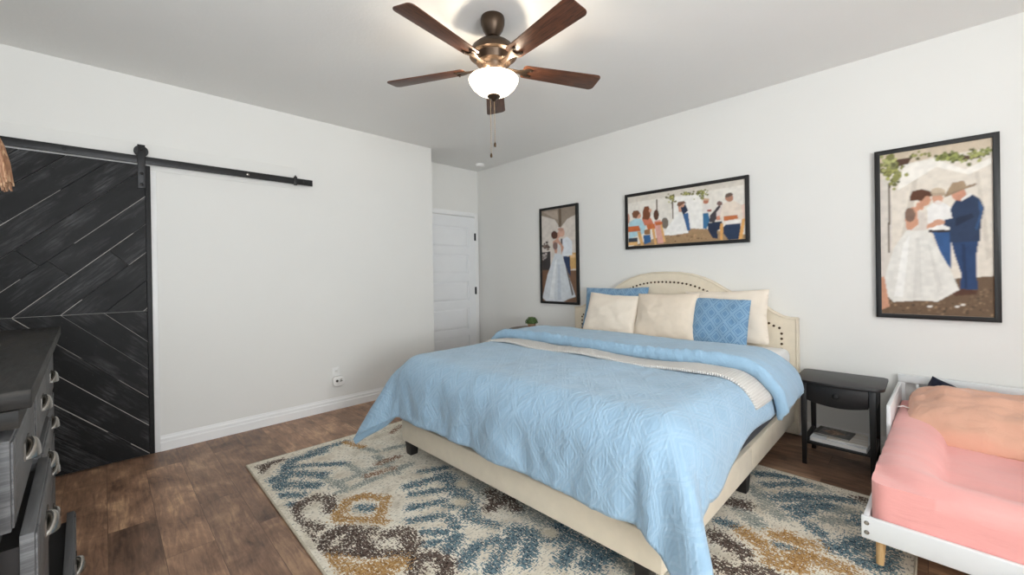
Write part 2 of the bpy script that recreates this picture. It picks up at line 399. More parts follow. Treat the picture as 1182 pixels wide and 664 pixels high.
# ================================================================== RUG
rug_c, rug_s = math.cos(-.0122), math.sin(-.0122)
RUGO, RW, RL = (-3.232, .668), 3.172, 2.352
RUG_STROKES=[('t',0.045,[(-2.78,0.71),(-2.73,0.79),(-2.61,0.89)]),('t',0.045,[(-2.87,0.72),(-2.89,0.84),(-2.72,0.97)]),('t',0.045,[(-3.08,0.91),(-3.08,1.1)]),('t',0.045,[(-3.07,0.89),(-2.74,0.73)]),('t',0.032,[(-2.99,0.85),(-2.9,0.99),(-2.77,1.13)]),('t',0.032,[(-3.13,1.05),(-3.13,1.3)]),('t',0.032,[(-2.65,0.69),(-2.55,0.8)]),('t',0.032,[(-2.5,0.68),(-2.48,0.73)]),('b',0.03,[(-3.14,0.71),(-3.14,0.85)]),('b',0.03,[(-3.04,0.7),(-3.14,0.78)]),('b',0.035,[(-2.27,0.86),(-2.38,0.89),(-2.47,0.84),(-2.45,0.76),(-2.36,0.69),(-2.19,0.68),(-2.05,0.68)]),('b',0.03,[(-2.23,0.72),(-2.15,0.75)]),('b',0.042,[(-2.05,0.84),(-2.05,0.76),(-1.98,0.69),(-1.9,0.74),(-1.95,0.81),(-1.94,0.93)]),('b',0.036,[(-1.86,0.95),(-1.81,1.04),(-1.7,1.02),(-1.66,0.95),(-1.75,0.88)]),('b',0.03,[(-1.86,0.78),(-1.75,0.86)]),('b',0.05,[(-2.0,0.87),(-1.81,0.84)]),('o',0.03,[(-2.3,0.96),(-2.28,1.04),(-2.16,1.12)]),('o',0.03,[(-2.22,0.88),(-2.16,0.85),(-2.02,0.97),(-1.97,1.0)]),('o',0.03,[(-2.12,1.09),(-2.01,0.99)]),('o',0.03,[(-2.3,0.96),(-2.21,0.89)]),('t',0.035,[(-2.18,0.97),(-2.12,1.02)]),('o',0.045,[(-1.88,0.67),(-1.73,0.75),(-1.64,0.89)]),('o',0.035,[(-1.79,0.68),(-1.61,0.83)]),('g',0.03,[(-2.53,0.97),(-2.55,1.19),(-2.56,1.37)]),('g',0.03,[(-2.42,0.96),(-2.42,1.19),(-2.44,1.44)]),('g',0.03,[(-2.75,1.15),(-2.46,1.15)]),('g',0.03,[(-2.71,1.34),(-2.39,1.31)]),('g',0.03,[(-2.7,0.96),(-2.44,1.01)]),('g',0.03,[(-2.77,1.44),(-2.73,1.6)]),('g',0.03,[(-2.96,1.32),(-2.78,1.38)]),('r',0.035,[(-2.49,1.17),(-2.47,1.32)]),('r',0.03,[(-2.6,1.29),(-2.6,1.44)]),('o',0.025,[(-3.12,1.29),(-2.94,1.34)]),('r',0.03,[(-3.04,1.63),(-3.12,1.76)]),('t',0.03,[(-2.19,1.32),(-2.12,1.5)]),('t',0.03,[(-2.09,1.24),(-1.97,1.46)]),('t',0.03,[(-1.98,1.17),(-1.9,1.32)]),('t',0.03,[(-1.87,1.1),(-1.79,1.25)]),('t',0.03,[(-2.29,1.43),(-2.22,1.57)]),('t',0.03,[(-1.85,1.31),(-1.78,1.37)]),('t',0.03,[(-1.74,1.25),(-1.66,1.23)]),('t',0.03,[(-1.67,1.04),(-1.63,1.09)]),('t',0.03,[(-2.19,1.27),(-2.15,1.34)]),('t',0.055,[(-2.13,1.5),(-1.95,1.47),(-1.78,1.4),(-1.69,1.35)]),('t',0.028,[(-1.74,1.09),(-1.67,1.17)]),('t',0.04,[(-1.55,1.09),(-1.59,1.18)]),('t',0.04,[(-1.43,1.09),(-1.47,1.21),(-1.44,1.3)]),('t',0.04,[(-1.31,1.16),(-1.37,1.28),(-1.39,1.37)]),('t',0.04,[(-1.24,1.29),(-1.32,1.42)]),('t',0.04,[(-1.12,1.39),(-1.15,1.49)]),('t',0.04,[(-1.3,1.58),(-1.04,1.56)]),('t',0.05,[(-1.43,1.41),(-1.3,1.48),(-1.19,1.54)]),('t',0.055,[(-1.02,1.47),(-1.02,1.58)]),('t',0.03,[(-1.66,1.33),(-1.52,1.38)]),('c',0.035,[(-1.98,1.51),(-1.96,1.51)]),('c',0.035,[(-1.83,1.39),(-1.81,1.39)]),('c',0.035,[(-1.3,1.51),(-1.29,1.52)]),('b',0.035,[(-1.79,1.57),(-1.56,1.56)]),('b',0.035,[(-1.66,1.46),(-1.68,1.66)]),('b',0.035,[(-1.71,1.53),(-1.63,1.61)]),('b',0.04,[(-1.77,1.02),(-1.54,0.93)]),('b',0.04,[(-1.63,0.94),(-1.56,1.03),(-1.47,1.04),(-1.43,1.0)]),('g',0.06,[(-1.93,1.55),(-1.31,1.59)]),('g',0.05,[(-1.05,1.59),(-0.86,1.58)]),('t',0.035,[(-0.74,2.85),(-0.61,2.93),(-0.54,2.94)]),('t',0.035,[(-0.66,2.74),(-0.5,2.91)]),('t',0.035,[(-0.52,2.54),(-0.38,2.72)]),('t',0.035,[(-0.4,2.81),(-0.28,2.87)]),('t',0.035,[(-0.47,2.49),(-0.43,2.6)]),('t',0.035,[(-0.73,2.18),(-0.67,2.19)]),('t',0.035,[(-0.41,2.45),(-0.36,2.4)]),('t',0.05,[(-0.58,2.62),(-0.5,2.74),(-0.42,2.77)]),('t',0.05,[(-0.31,2.32),(-0.26,2.33),(-0.21,2.47)]),('t',0.05,[(-0.19,2.29),(-0.13,2.31),(-0.15,2.39)]),('t',0.05,[(-0.23,2.65),(-0.17,2.73),(-0.16,2.68)]),('t',0.05,[(-0.17,2.45),(-0.14,2.48)]),('g',0.045,[(-0.32,2.73),(-0.18,2.7)]),('g',0.045,[(-0.36,2.55),(-0.24,2.64)]),('g',0.045,[(-0.71,2.65),(-0.6,2.53)]),('g',0.045,[(-0.61,2.48),(-0.53,2.44)]),('g',0.045,[(-0.7,2.37),(-0.59,2.28)]),('g',0.045,[(-0.46,2.67),(-0.33,2.69)]),('g',0.045,[(-0.54,2.94),(-0.44,2.91)]),('g',0.045,[(-0.1,2.35),(-0.07,2.52)]),('o',0.04,[(-0.62,2.17),(-0.51,2.11),(-0.47,2.03),(-0.38,2.06)]),('o',0.04,[(-0.51,2.24),(-0.37,2.28)]),('o',0.04,[(-0.47,2.28),(-0.43,2.26)]),('o',0.05,[(-0.42,2.11),(-0.37,2.17),(-0.32,2.17),(-0.25,2.18)]),('t',0.035,[(-0.49,2.17),(-0.4,2.18)]),('b',0.045,[(-0.71,2.05),(-0.58,2.0)]),('b',0.045,[(-0.66,1.85),(-0.56,1.85)]),('b',0.045,[(-0.79,2.39),(-0.69,2.43)]),('b',0.045,[(-0.53,1.9),(-0.47,1.94)]),('b',0.045,[(-0.24,2.92),(-0.16,2.9)])]

nu, nv = 318, 236
uu = np.linspace(0, RW, nu); vv = np.linspace(0, RL, nv)
U, V = np.meshgrid(uu, vv)
masks = {k: np.zeros_like(U) for k in 'tbogcr'}
def stroke(c, wd, pts, amp=1.):
    wd *= 1.3
    q = []
    for x, y in pts:
        dx, dy = x - RUGO[0], y - RUGO[1]
        q.append((dx * rug_c + dy * rug_s, -dx * rug_s + dy * rug_c))
    d = np.full_like(U, 9.)
    for (ax, ay), (bx, by) in zip(q[:-1], q[1:]):
        L2 = (bx - ax) ** 2 + (by - ay) ** 2 + 1e-9
        t = np.clip(((U - ax) * (bx - ax) + (V - ay) * (by - ay)) / L2, 0, 1)
        d = np.minimum(d, np.hypot(U - ax - t * (bx - ax), V - ay - t * (by - ay)))
    masks[c] = np.maximum(masks[c], amp * np.clip(1.12 - .72 * d / wd, 0, .88))
for c, wd, pts in RUG_STROKES: stroke(c, wd, pts)
# woven border line all round
edge = np.minimum(np.minimum(U, RW - U), np.minimum(V, RL - V))
for k in 'tbogr': masks[k] *= np.clip((edge - .02) / .03, 0, 1)
verts = [(float(a), float(b), .011) for a, b in zip(U.ravel(), V.ravel())]
faces = [(j * nu + i, j * nu + i + 1, (j + 1) * nu + i + 1, (j + 1) * nu + i) for j in range(nv - 1) for i in range(nu - 1)]
me = bpy.data.meshes.new('rug_pile'); me.from_pydata(verts, [], faces)
for k, nm in zip('tbogcr', ('teal', 'brown', 'ochre', 'grey', 'cream', 'rust')):
    at = me.attributes.new(nm, 'FLOAT', 'POINT'); at.data.foreach_set('value', masks[k].ravel().astype(np.float32))
n = NT('woven_rug_pile')
v = n.coord('Object', (130, 46, 1)); vs = n.coord('Object', (46, 130, 1)); vb = n.coord('Object', (9, 9, 1))
n1 = n.noise(v, 1, 2, .55); n2 = n.noise(vs, 1, 2, .55); n3 = n.noise(vb, 1, 4, .6)
fleck = n.math('ADD', n.math('MULTIPLY', n1, .5), n.math('MULTIPLY', n2, .5))
cream = n.ramp(n3, [(.3, lin((206, 196, 178))), (.5, lin((232, 224, 208))), (.7, lin((240, 234, 220)))])
cream = n.mix(n.ramp(n1, [(.55, (0,) * 3), (.66, (1,) * 3)]), cream, lin((170, 160, 142)))
col = n.mix(n.math('MULTIPLY', n.ramp(n1, [(.60, (0,) * 3), (.66, (1,) * 3)]), n.ramp(n3, [(.45, (0,) * 3), (.62, (1,) * 3)])), cream, lin((150, 154, 146)))
def layer(attr, dark, light, bias=0., wob=.9):
    global col
    a = n.new('ShaderNodeAttribute'); a.attribute_name = attr
    f = n.math('ADD', a.outputs['Fac'], n.math('MULTIPLY', n.math('SUBTRACT', fleck, .5), 4.7))
    f = n.math('ADD', f, n.math('MULTIPLY', n.math('SUBTRACT', n3, .5), wob))
    m = n.ramp(f, [(.56 - bias, (0,) * 3), (.64 - bias, (1,) * 3)])
    m = n.math('MULTIPLY', m, n.ramp(a.outputs['Fac'], [(.01, (0,) * 3), (.05, (1,) * 3)]))
    c = n.ramp(n1, [(.40, lin(dark)), (.60, lin(light))])
    col = n.mix(m, col, c)
layer('grey', (108, 118, 118), (176, 178, 168), -.02)
layer('rust', (120, 88, 70), (160, 130, 108), -.12)
layer('teal', (36, 58, 76), (118, 142, 150), .03)
layer('brown', (46, 36, 33), (116, 100, 91), .03)
layer('ochre', (138, 98, 52), (194, 156, 106), .02)
layer('cream', (200, 190, 168), (214, 205, 184))
n.base(col); n.set(.95, 0, .1)
n.bump(n.noise(n.coord('Object', (1, 1, 1)), 380, 2), .5, .004)
me.materials.append(n.m)
rug = thing('area_rug', 'cream area rug with blue, brown and ochre faded motifs under the bed', 'rug', (RUGO[0], RUGO[1], 0), -.0122)
po = bpy.data.objects.new('pile', me); COL.objects.link(po); po.parent = rug
bd = Mb()
for (ax, ay), (bx, by) in zip([(0, 0), (RW, 0), (RW, RL), (0, RL)], [(RW, 0), (RW, RL), (0, RL), (0, 0)]):
    bd.tube([(ax, ay, .0065), ((ax + bx) / 2, (ay + by) / 2, .0065), (bx, by, .0065)], .0062, 8)
bd.build('binding', plain('rug_binding', (196, 186, 166), .9, var=.15, scale=60), rug)

# ================================================================== BED
def fabric(name, rgb, var=.05, weave=900, bstr=.25, rough=.9, sheen=.2):
    n = NT(name); c = lin(rgb); v = n.coord()
    n.base(n.ramp(n.noise(v, 14, 4), [(.3, tuple(x * (1 - var) for x in c)), (.7, tuple(min(1, x * (1 + var)) for x in c))]))
    n.set(rough, 0, .2, sheen)
    n.bump(n.noise(v, weave, 2), bstr, .0012)
    return n.m
M['linen'] = fabric('beige_linen', (228, 216, 195), .04, 700)
M['blackwood'] = plain('black_leg_wood', (24, 22, 22), .45, var=.2)
M['bronze'] = plain('aged_bronze', (84, 66, 50), .35, .9, var=.2)
M['navy'] = fabric('navy_box_spring', (28, 32, 46), .1)
M['sheetwhite'] = fabric('white_sheet', (238, 238, 237), .02, 800, .1)
HX0, HX1 = -2.745, -.677
bed = thing('bed', 'king bed with beige nailhead headboard and beige upholstered rails', 'bed', (-1.70, 2.6, 0))
BO = Matrix.Translation((1.70, -2.6, 0))
# headboard outline (x from centre, z)
cx = (HX0 + HX1) / 2
half = [(0, 1.274), (.12, 1.270), (.24, 1.252), (.34, 1.222), (.43, 1.180), (.50, 1.135), (.56, 1.098), (.615, 1.080), (.68, 1.075), (.74, 1.066), (.775, 1.045), (.82, .990), (.87, .950), (.93, .918), (.98, .906), (1.034, .906)]
def hb_top(dx):
    a = abs(dx)
    for (p, q), (r_, s_) in zip(half[:-1], half[1:]):
        if a <= r_: return q + (s_ - q) * (a - p) / (r_ - p)
    return half[-1][1]
outline = [(cx - 1.034, .02)] + [(cx - a, z) for a, z in half[::-1]] + [(cx + a, z) for a, z in half[1:]] + [(cx + 1.034, .02)]
HY0, HY1 = YB - .088, YB - .008
hb = Mb()
# front and back faces as vertical strips, so the curved top shades cleanly
cols = sorted(set([round(p[0], 4) for p in outline]))
fn = []
for x in cols: fn += [(x, HY0, .02), (x, HY0, hb_top(x - cx)), (x, HY1, .02), (x, HY1, hb_top(x - cx))]
ff = []
for i in range(len(cols) - 1):
    a, b = i * 4, i * 4 + 4
    ff += [(a, b, b + 1, a + 1), (a + 2, a + 3, b + 3, b + 2), (a + 1, b + 1, b + 3, a + 3), (a, a + 2, b + 2, b)]
e = (len(cols) - 1) * 4
ff += [(0, 1, 3, 2), (e, e + 2, e + 3, e + 1)]
hb.add(fn, ff)
hbo = hb.build('headboard', M['linen'], bed, bevel=.012, seg=3, angle=50, xf=BO)
pp = Mb().tube([(x, HY0 - .001, hb_top(x - cx) - .008) for x in np.linspace(HX0 + .006, HX1 - .006, 120)], .006, 8)
pp.tube([(HX1 - .006, HY0 - .001, .9), (HX1 - .006, HY0 - .001, .4), (HX1 - .006, HY0 - .001, .05)], .006, 8)
pp.build('piping', M['linen'], hbo, xf=BO)
# inner padded field border and nailheads, inset from the outline
def inset_path():
    P = []
    L = [(cx - .93, z) for z in np.arange(.40, .812, .02)]
    xs = np.linspace(cx - .93, cx + .93, 400)
    body = []
    for x in xs:
        # distance inset of the outline by .1
        best = min(math.sqrt(max(0, .0)) + hb_top(x + dx - cx) - math.sqrt(max(.0, .0092 - dx * dx)) for dx in np.linspace(-.095, .095, 21))
        body.append((x, min(best, 1.3)))
    return L + body + [(a, b) for a, b in [(2 * cx - p[0], p[1]) for p in L[::-1]]]
path = inset_path()
dense = []
for (a, b), (c, d) in zip(path[:-1], path[1:]):
    dense.append((a, b))
acc = 0; last = dense[0]; pts = [last]
for p in dense[1:]:
    acc += math.hypot(p[0] - last[0], p[1] - last[1]); last = p
    if acc >= .036: pts.append(p); acc = 0
nm = None
for x, z in pts:
    if z < .55: continue
    if nm is None:
        m = Mb().lathe([(.0095, 0), (.009, -.003), (.006, -.006), (1e-6, -.0075)], (0, 0, 0), 12, 'y')
        nm = m.build('nailhead', M['bronze'], hbo)
        q = nm
    else:
        q = nm.copy(); COL.objects.link(q); q.parent = hbo
    q.location = (x + 1.70, HY0 - .0005 - 2.6, z)
FX0, FX1, FY, RZ0, RZ1 = -2.605, -.705, 1.475, .118, .262
def rail(name, *b): return Mb().box(*b).build(name, M['linen'], bed, bevel=.008, seg=3, xf=BO)
rail('foot_rail', FX0, FX1, FY, FY + .05, RZ0, RZ1)
rail('side_rail', FX1 - .05, FX1, FY + .05, 2.62, RZ0, RZ1); rail('side_rail', FX1 - .05, FX1, 2.623, HY0, RZ0, RZ1)
rail('side_rail', FX0, FX0 + .05, FY + .05, 2.62, RZ0, RZ1); rail('side_rail', FX0, FX0 + .05, 2.623, HY0, RZ0, RZ1)
Mb().box(FX0 + .05, FX1 - .05, FY + .05, HY0, .17, .20).build('slat_deck', M['blackwood'], bed, bevel=.004, xf=BO)
for lx, ly in ((FX1 - .10, FY + .06), (FX0 + .035, FY + .06), (FX1 - .04, 2.57), (FX0 + .04, 2.57), (-1.65, 2.57)):
    lg = Mb(); a, b = .036, .028
    v = [(lx + sx * b, ly + sy * b, .0125) for sx, sy in ((-1, -1), (1, -1), (1, 1), (-1, 1))] + [(lx + sx * a, ly + sy * a, .1195 if lx != -1.65 else .171) for sx, sy in ((-1, -1), (1, -1), (1, 1), (-1, 1))]
    lg.add(v, [(3, 2, 1, 0), (4, 5, 6, 7), (0, 1, 5, 4), (1, 2, 6, 5), (2, 3, 7, 6), (3, 0, 4, 7)])
    lg.build('leg', M['blackwood'], bed, bevel=.003, xf=BO)
o = Mb().box(FX0 + .06, FX1 - .012, FY + .07, HY0 - .01, .2625, .37).build('box_spring', M['navy'], bevel=.03, seg=3)
tag(o, 'dark navy box spring showing between the beige side rail and the blue duvet', 'box spring')
o = Mb().box(FX0 + .06, FX1 - .014, FY + .07, HY0 - .01, .372, .676).build('mattress', M['sheetwhite'], bevel=.05, seg=4)
tag(o, 'white sheeted king mattress showing beside the headboard', 'mattress')

# ---- bedding surface: the cloth parameter (s,t) runs over the bed top and down its sides
BX0, BX1, BY0, BZ, RR = -2.47, -.75, 1.565, .722, .17
ARC = RR * math.pi / 2
def drop(r):
    if r < ARC: return RR * math.sin(r / RR), RR * (1 - math.cos(r / RR))
    return RR, RR + (r - ARC)
def bedpoint(s, t, wr=1.):
    """cloth point: s across (0 at BX0 .. W at BX1), t from the foot edge towards the head"""
    W = BX1 - BX0
    a = -s if s < 0 else (s - W if s > W else 0.)
    sx = -1 if s < 0 else 1
    b = -t if t < 0 else 0.
    xb = BX0 + min(max(s, 0), W); yb = BY0 + max(t, 0)
    if a == 0 and b == 0:
        z = BZ
        x, y = xb, yb; dep = 0; r = 0
    else:
        r = math.hypot(a, b); ph = math.atan2(b, a)
        h, d = drop(r)
        dep = max(0, r - ARC * .6)
        diag = math.sin(2 * ph) ** 2
        h += dep * diag * (.42 if sx < 0 else .38) + dep * .05
        fold = math.sin(ph * 9 + (1.2 if sx > 0 else .3)) * .10 * dep * (.35 + diag)
        h += fold
        x = xb + sx * h * math.cos(ph); y = yb - h * math.sin(ph); z = BZ - d
        if b > 0 and a == 0:     # foot panel folds
            k = sstep(.05, .45, r)
            y -= k * (.012 * math.sin(s * 9 + .8 * math.sin(s * 5)) + .007 * math.sin(s * 19 + 2 + 3 * (r - .2)) + .005 * fbm(s * 14, r * 3, 4.4, 2))
        if a > 0 and b == 0:
            k = sstep(.05, .4, r)
            x += sx * k * (.005 * math.sin(t * 7 + 1) + .003 * math.sin(t * 17))
    # soft puffing and creases
    puff = fbm(s * 2.2, t * 2.2, .3, 3) * .010
    cre = (abs(fbm(s * 5.5 + .4 * t, t * 4.0, 3.3, 2)) - .3) * (-.004 - .010 * sstep(.1, .4, -t)) + (abs(fbm(s * 12 + t * 3, t * 5, 7.1, 2)) - .3) * (-.002 - .006 * sstep(.1, .4, -t))
    p = puff + cre * wr
    k = min(1., r / ARC)
    nz = math.cos(k * math.pi / 2)
    hx = hy = 0.
    if r > 0: hx = sx * a / r * math.sin(k * math.pi / 2); hy = -b / r * math.sin(k * math.pi / 2)
    return Vector((x + hx * p, y + hy * p, z + nz * p))
def bednormal(s, t):
    e = .01
    a = bedpoint(s + e, t, 0) - bedpoint(s - e, t, 0); b = bedpoint(s, t + e, 0) - bedpoint(s, t - e, 0)
    return a.cross(b).normalized()
W = BX1 - BX0
def cloth(fn, s0, s1, t0, t1, ns, nt, thick, name, mat, parent=None):
    m = Mb()
    ss = np.linspace(s0, s1, ns); tt = np.linspace(t0, t1, nt)
    up_ = [[fn(s, t) for s in ss] for t in tt]
    m.v = [tuple(p) for row in up_ for p in row]
    m.f = [(j * ns + i, j * ns + i + 1, (j + 1) * ns + i + 1, (j + 1) * ns + i) for j in range(nt - 1) for i in range(ns - 1)]
    me = bpy.data.meshes.new(name); me.from_pydata(m.v, [], m.f)
    uvl = me.uv_layers.new(name='UVMap')
    for lp in me.loops:
        vi = lp.vertex_index; uvl.data[lp.index].uv = (ss[vi % ns], tt[vi // ns])
    me.shade_smooth(); me.materials.append(mat)
    o = bpy.data.objects.new(name, me); COL.objects.link(o)
    if parent: o.parent = parent
    sm = o.modifiers.new('thickness', 'SOLIDIFY'); sm.thickness = thick; sm.offset = -1
    return o

def trellis(n, uv, k):
    """ogee lattice line mask from a planar coordinate"""
    sp = n.new('ShaderNodeSeparateXYZ'); n.put(sp.inputs[0], uv)
    tri = lambda o: n.math('MULTIPLY', n.math('PINGPONG', n.math('MULTIPLY', o, k / 3.14159), 1.0), 1.0)
    wv = n.noise(uv, 9, 2)
    f = n.math('ADD', n.math('ADD', tri(sp.outputs[0]), tri(n.math('MULTIPLY', sp.outputs[1], .8))), n.math('MULTIPLY', n.math('SUBTRACT', wv, .5), .25))
    g = n.math('ABSOLUTE', n.math('SUBTRACT', f, 1.0))
    m = n.math('MINIMUM', n.math('ABSOLUTE', n.math('SUBTRACT', g, .10)), n.math('ABSOLUTE', n.math('SUBTRACT', g, .46)))
    return n.ramp(m, [(.045, (1,) * 3), (.11, (0,) * 3)])
def blue_cloth(name, rgb, light, k, rib, lineamt, bstr, coord='UV', rot=(0, 0, 0)):
    n = NT(name); uv = n.coord(coord, (1, 1, 1), rot); c = lin(rgb)
    ln = trellis(n, uv, k)
    ns = n.noise(uv, 7, 5, .6)
    b = n.ramp(ns, [(.3, tuple(x * .93 for x in c)), (.7, tuple(min(1, x * 1.06) for x in c))])
    n.base(n.mix(n.math('MULTIPLY', ln, lineamt), b, lin(light)))
    n.set(.85, 0, .25, .25)
    sp = n.new('ShaderNodeSeparateXYZ'); n.put(sp.inputs[0], uv)
    ribs = n.math('SINE', n.math('MULTIPLY', n.math('ADD', sp.outputs[0], n.math('MULTIPLY', sp.outputs[1], .0)), rib))
    wr = n.noise(n.coord(coord, (11, 4.5, 1), rot), 1.0, 4, .55, .9)
    wr2 = n.noise(n.coord(coord, (21, 14, 1), rot), 1.0, 3, .55, .6)
    crease = n.math('SUBTRACT', 1, n.math('MULTIPLY', n.math('ABSOLUTE', n.math('SUBTRACT', wr, .5)), 5), clamp=True)
    crease = n.math('POWER', crease, 3.0)
    h = n.math('ADD', n.math('ADD', n.math('MULTIPLY', ln, .10), n.math('MULTIPLY', ribs, .03)), n.math('ADD', n.math('MULTIPLY', crease, .22), n.math('MULTIPLY', wr2, .35)))
    n.bump(h, bstr, .02)
    return n.m
M['duvet'] = blue_cloth('blue_jacquard', (148, 178, 201), (166, 192, 211), 38, 420, .34, .42)
M['duvetback'] = blue_cloth('blue_duvet_reverse', (148, 180, 204), (148, 180, 204), 15, 300, .0, .5)
duvet = thing('duvet', 'light blue patterned duvet hanging over the foot of the king bed', 'duvet', (-1.6, 2.2, .7))
DO = Vector((-1.6, 2.2, .7))
def pt(fn): return lambda s, t: fn(s, t) - DO
cloth(pt(lambda s, t: bedpoint(s if s < W else W + (s - W) * (1 - .23 * sstep(.02, .55, t)), t)), -.53, W + .40, -.487, 3.10 - BY0, 150, 140, .012, 'cover', M['duvet'], duvet)
# the turned-back top edge: a puffed roll of the duvet's reverse side
FT0, FT1 = 2.425 - BY0, 3.06 - BY0
ss = np.linspace(-.36, W + .335, 150)
fold = Mb(); ncs = 40
def foldpt(i, j):
    s = ss[i]; a = j / ncs
    over = max(0, s - W); endk = sstep(0, .06, s - ss[0]) * sstep(0, .05, ss[-1] - s)
    skew = .18 * sstep(.0, .45, over)          # the right end swings back towards the headboard
    f0 = FT0 + .02 * math.sin(s * 4) + skew * .35; f1 = FT1 + skew * .6
    hgt = (.072 - .02 * sstep(.0, .3, over)) * (.25 + .75 * endk)
    ang = a * 2 * math.pi
    if a < .42:      # top from the back to the front roll
        q = a / .42; t = f1 + (f0 - f1) * q; of = .018 + (hgt - .012) * (sstep(0, .25, q) * .82 + .18 * q)
    elif a < .62:    # the front roll
        q = (a - .42) / .2 * math.pi; rr = (hgt + .010) / 2
        t = f0 - rr * math.sin(q) * .9; of = .012 + rr - .003 + rr * math.cos(q)
    else:
        q = (a - .62) / .38; t = f0 + (f1 - f0) * q; of = .008
    wob = .0045 * math.sin(s * 75 + 5 * math.sin(s * 9)) * (.4 + .6 * abs(math.sin(s * 3.1))) * math.exp(-((t - f0) / .12) ** 2) * (1 if .1 < a < .6 else 0)
    of += wob + fbm(s * 3, t * 5, 2.2, 3) * .007 * (1 if a < .6 else 0)
    return tuple(bedpoint(s, t, .4) + bednormal(s, t) * of - DO)
fold.grid(lambda i, j: foldpt(i, j), len(ss), ncs, False, True)
fold.f.append(tuple(j * len(ss) for j in range(ncs))); fold.f.append(tuple(j * len(ss) + len(ss) - 1 for j in range(ncs))[::-1])
me_ = fold.build('turned_back_edge', M['duvetback'], duvet, angle=70, uvf=lambda co, no: (co.x, co.y + co.z))
# knitted throw lying under the fold
n = NT('cream_knit')
uv = n.coord('UV', (1, 1, 1)); sp = n.new('ShaderNodeSeparateXYZ'); n.put(sp.inputs[0], uv)
zz = n.math('MULTIPLY', n.math('SINE', n.math('ADD', n.math('MULTIPLY', sp.outputs[0], 520), n.math('MULTIPLY', n.math('SINE', n.math('MULTIPLY', sp.outputs[1], 420)), 1.6))), 1)
n.base(n.ramp(n.math('ADD', n.math('MULTIPLY', zz, .25), .5), [(.3, lin((208, 203, 196))), (.6, lin((228, 224, 217)))]))
n.set(.95, 0, .1, .3); n.bump(zz, .6, .006)
M['knit'] = n.m
thr = cloth(lambda s, t: bedpoint(s, t, .3) + bednormal(s, t) * (.016 + .006 * math.sin(s * 9)) + Vector((0, 0, 0)), -.30, W + .225, 2.225 - BY0, 2.95 - BY0, 110, 36, .014, 'throw_blanket', M['knit'])
tag(thr, 'cream knitted throw lying across the bed under the turned-back duvet', 'throw')

# ---- pillows
def pillow(name, w_, h_, th, mat, label, cat, loc, lean, yaw_=0., roll=0., seed=0, pinch=.06, wr=.012, group=None, rc=0.):
    N = 34; m = Mb()
    def P(u, v, side):
        # u,v in -1..1
        ed = (1 - abs(u) ** 2.6) * (1 - abs(v) ** 2.6)
        t = max(0, ed) ** .52
        cf = 1 - rc * (u * u * v * v) ** 2
        x = cf * u * w_ / 2 * (1 - pinch * (1 - v * v)**0 * (1 - abs(v)) * abs(u)); z = cf * v * h_ / 2 * (1 - pinch * (1 - abs(u)) * abs(v))
        wv = fbm(u * 2.1 + seed * 3.1, v * 2.1, side * .7 + seed, 4) * wr * min(1, ed * 3)
        rad = (abs(fbm(u * 5 + seed, v * 5, 5 + side, 2)) - .3) * wr * .7 * (1 - ed)
        return (x, side * (t * th / 2 + wv + rad * .6), z + fbm(u * 2, seed, v * 2, 2) * .006)
    for side in (-1, 1):
        m.grid(lambda i, j, side=side: P(-1 + 2 * i / N, -1 + 2 * j / N, side), N + 1, N + 1)
    me = m
    bm = bmesh.new(); mesh = bpy.data.meshes.new(name); mesh.from_pydata(m.v, [], m.f); bm.from_mesh(mesh)
    bmesh.ops.remove_doubles(bm, verts=bm.verts, dist=.0006); bmesh.ops.recalc_face_normals(bm, faces=bm.faces)
    bm.to_mesh(mesh); bm.free(); mesh.shade_smooth(); mesh.materials.append(mat)
    o = bpy.data.objects.new(name, mesh); COL.objects.link(o)
    o.rotation_euler = (Matrix.Rotation(yaw_, 4, 'Z') @ Matrix.Rotation(-lean, 4, 'X') @ Matrix.Rotation(roll, 4, 'Y')).to_euler()
    o.location = loc
    tag(o, label, cat, group)
    return o
M['sham'] = blue_cloth('blue_lattice', (108, 146, 180), (152, 184, 208), 64, 300, .7, .4, 'Object', (R(90), 0, 0))
M['creamfab'] = fabric('cream_cotton', (238, 226, 210), .02, 800, .15)
M['beigefab'] = fabric('beige_cotton', (232, 217, 198), .03, 700, .15)
pillow('pillow_sham', .72, .43, .15, M['sham'], 'blue patterned pillow at the back left, half hidden behind a cream pillow', 'pillow', (-2.19, 3.605, .915), R(14), R(-2), R(-1), 1)
pillow('throw_pillow', .56, .40, .16, M['creamfab'], 'cream pillow at the left end, in front of the blue patterned pillow', 'pillow', (-2.10, 3.415, .878), R(21), R(2), R(3), 2)
pillow('throw_pillow', .55, .42, .17, M['beigefab'], 'beige square pillow in the middle of the bed with a gathered top edge', 'pillow', (-1.575, 3.41, .886), R(19), R(-2), R(-1.5), 3)
pillow('bed_pillow', .64, .43, .15, M['creamfab'], 'large cream pillow at the right end against the headboard', 'pillow', (-1.16, 3.605, .90), R(13), R(1), R(-2.5), 4)
pillow('throw_pillow', .41, .38, .11, M['sham'], 'small blue textured square pillow in front of the large cream pillow', 'pillow', (-1.135, 3.41, .870), R(17), R(3), R(2), 5, pinch=.02)

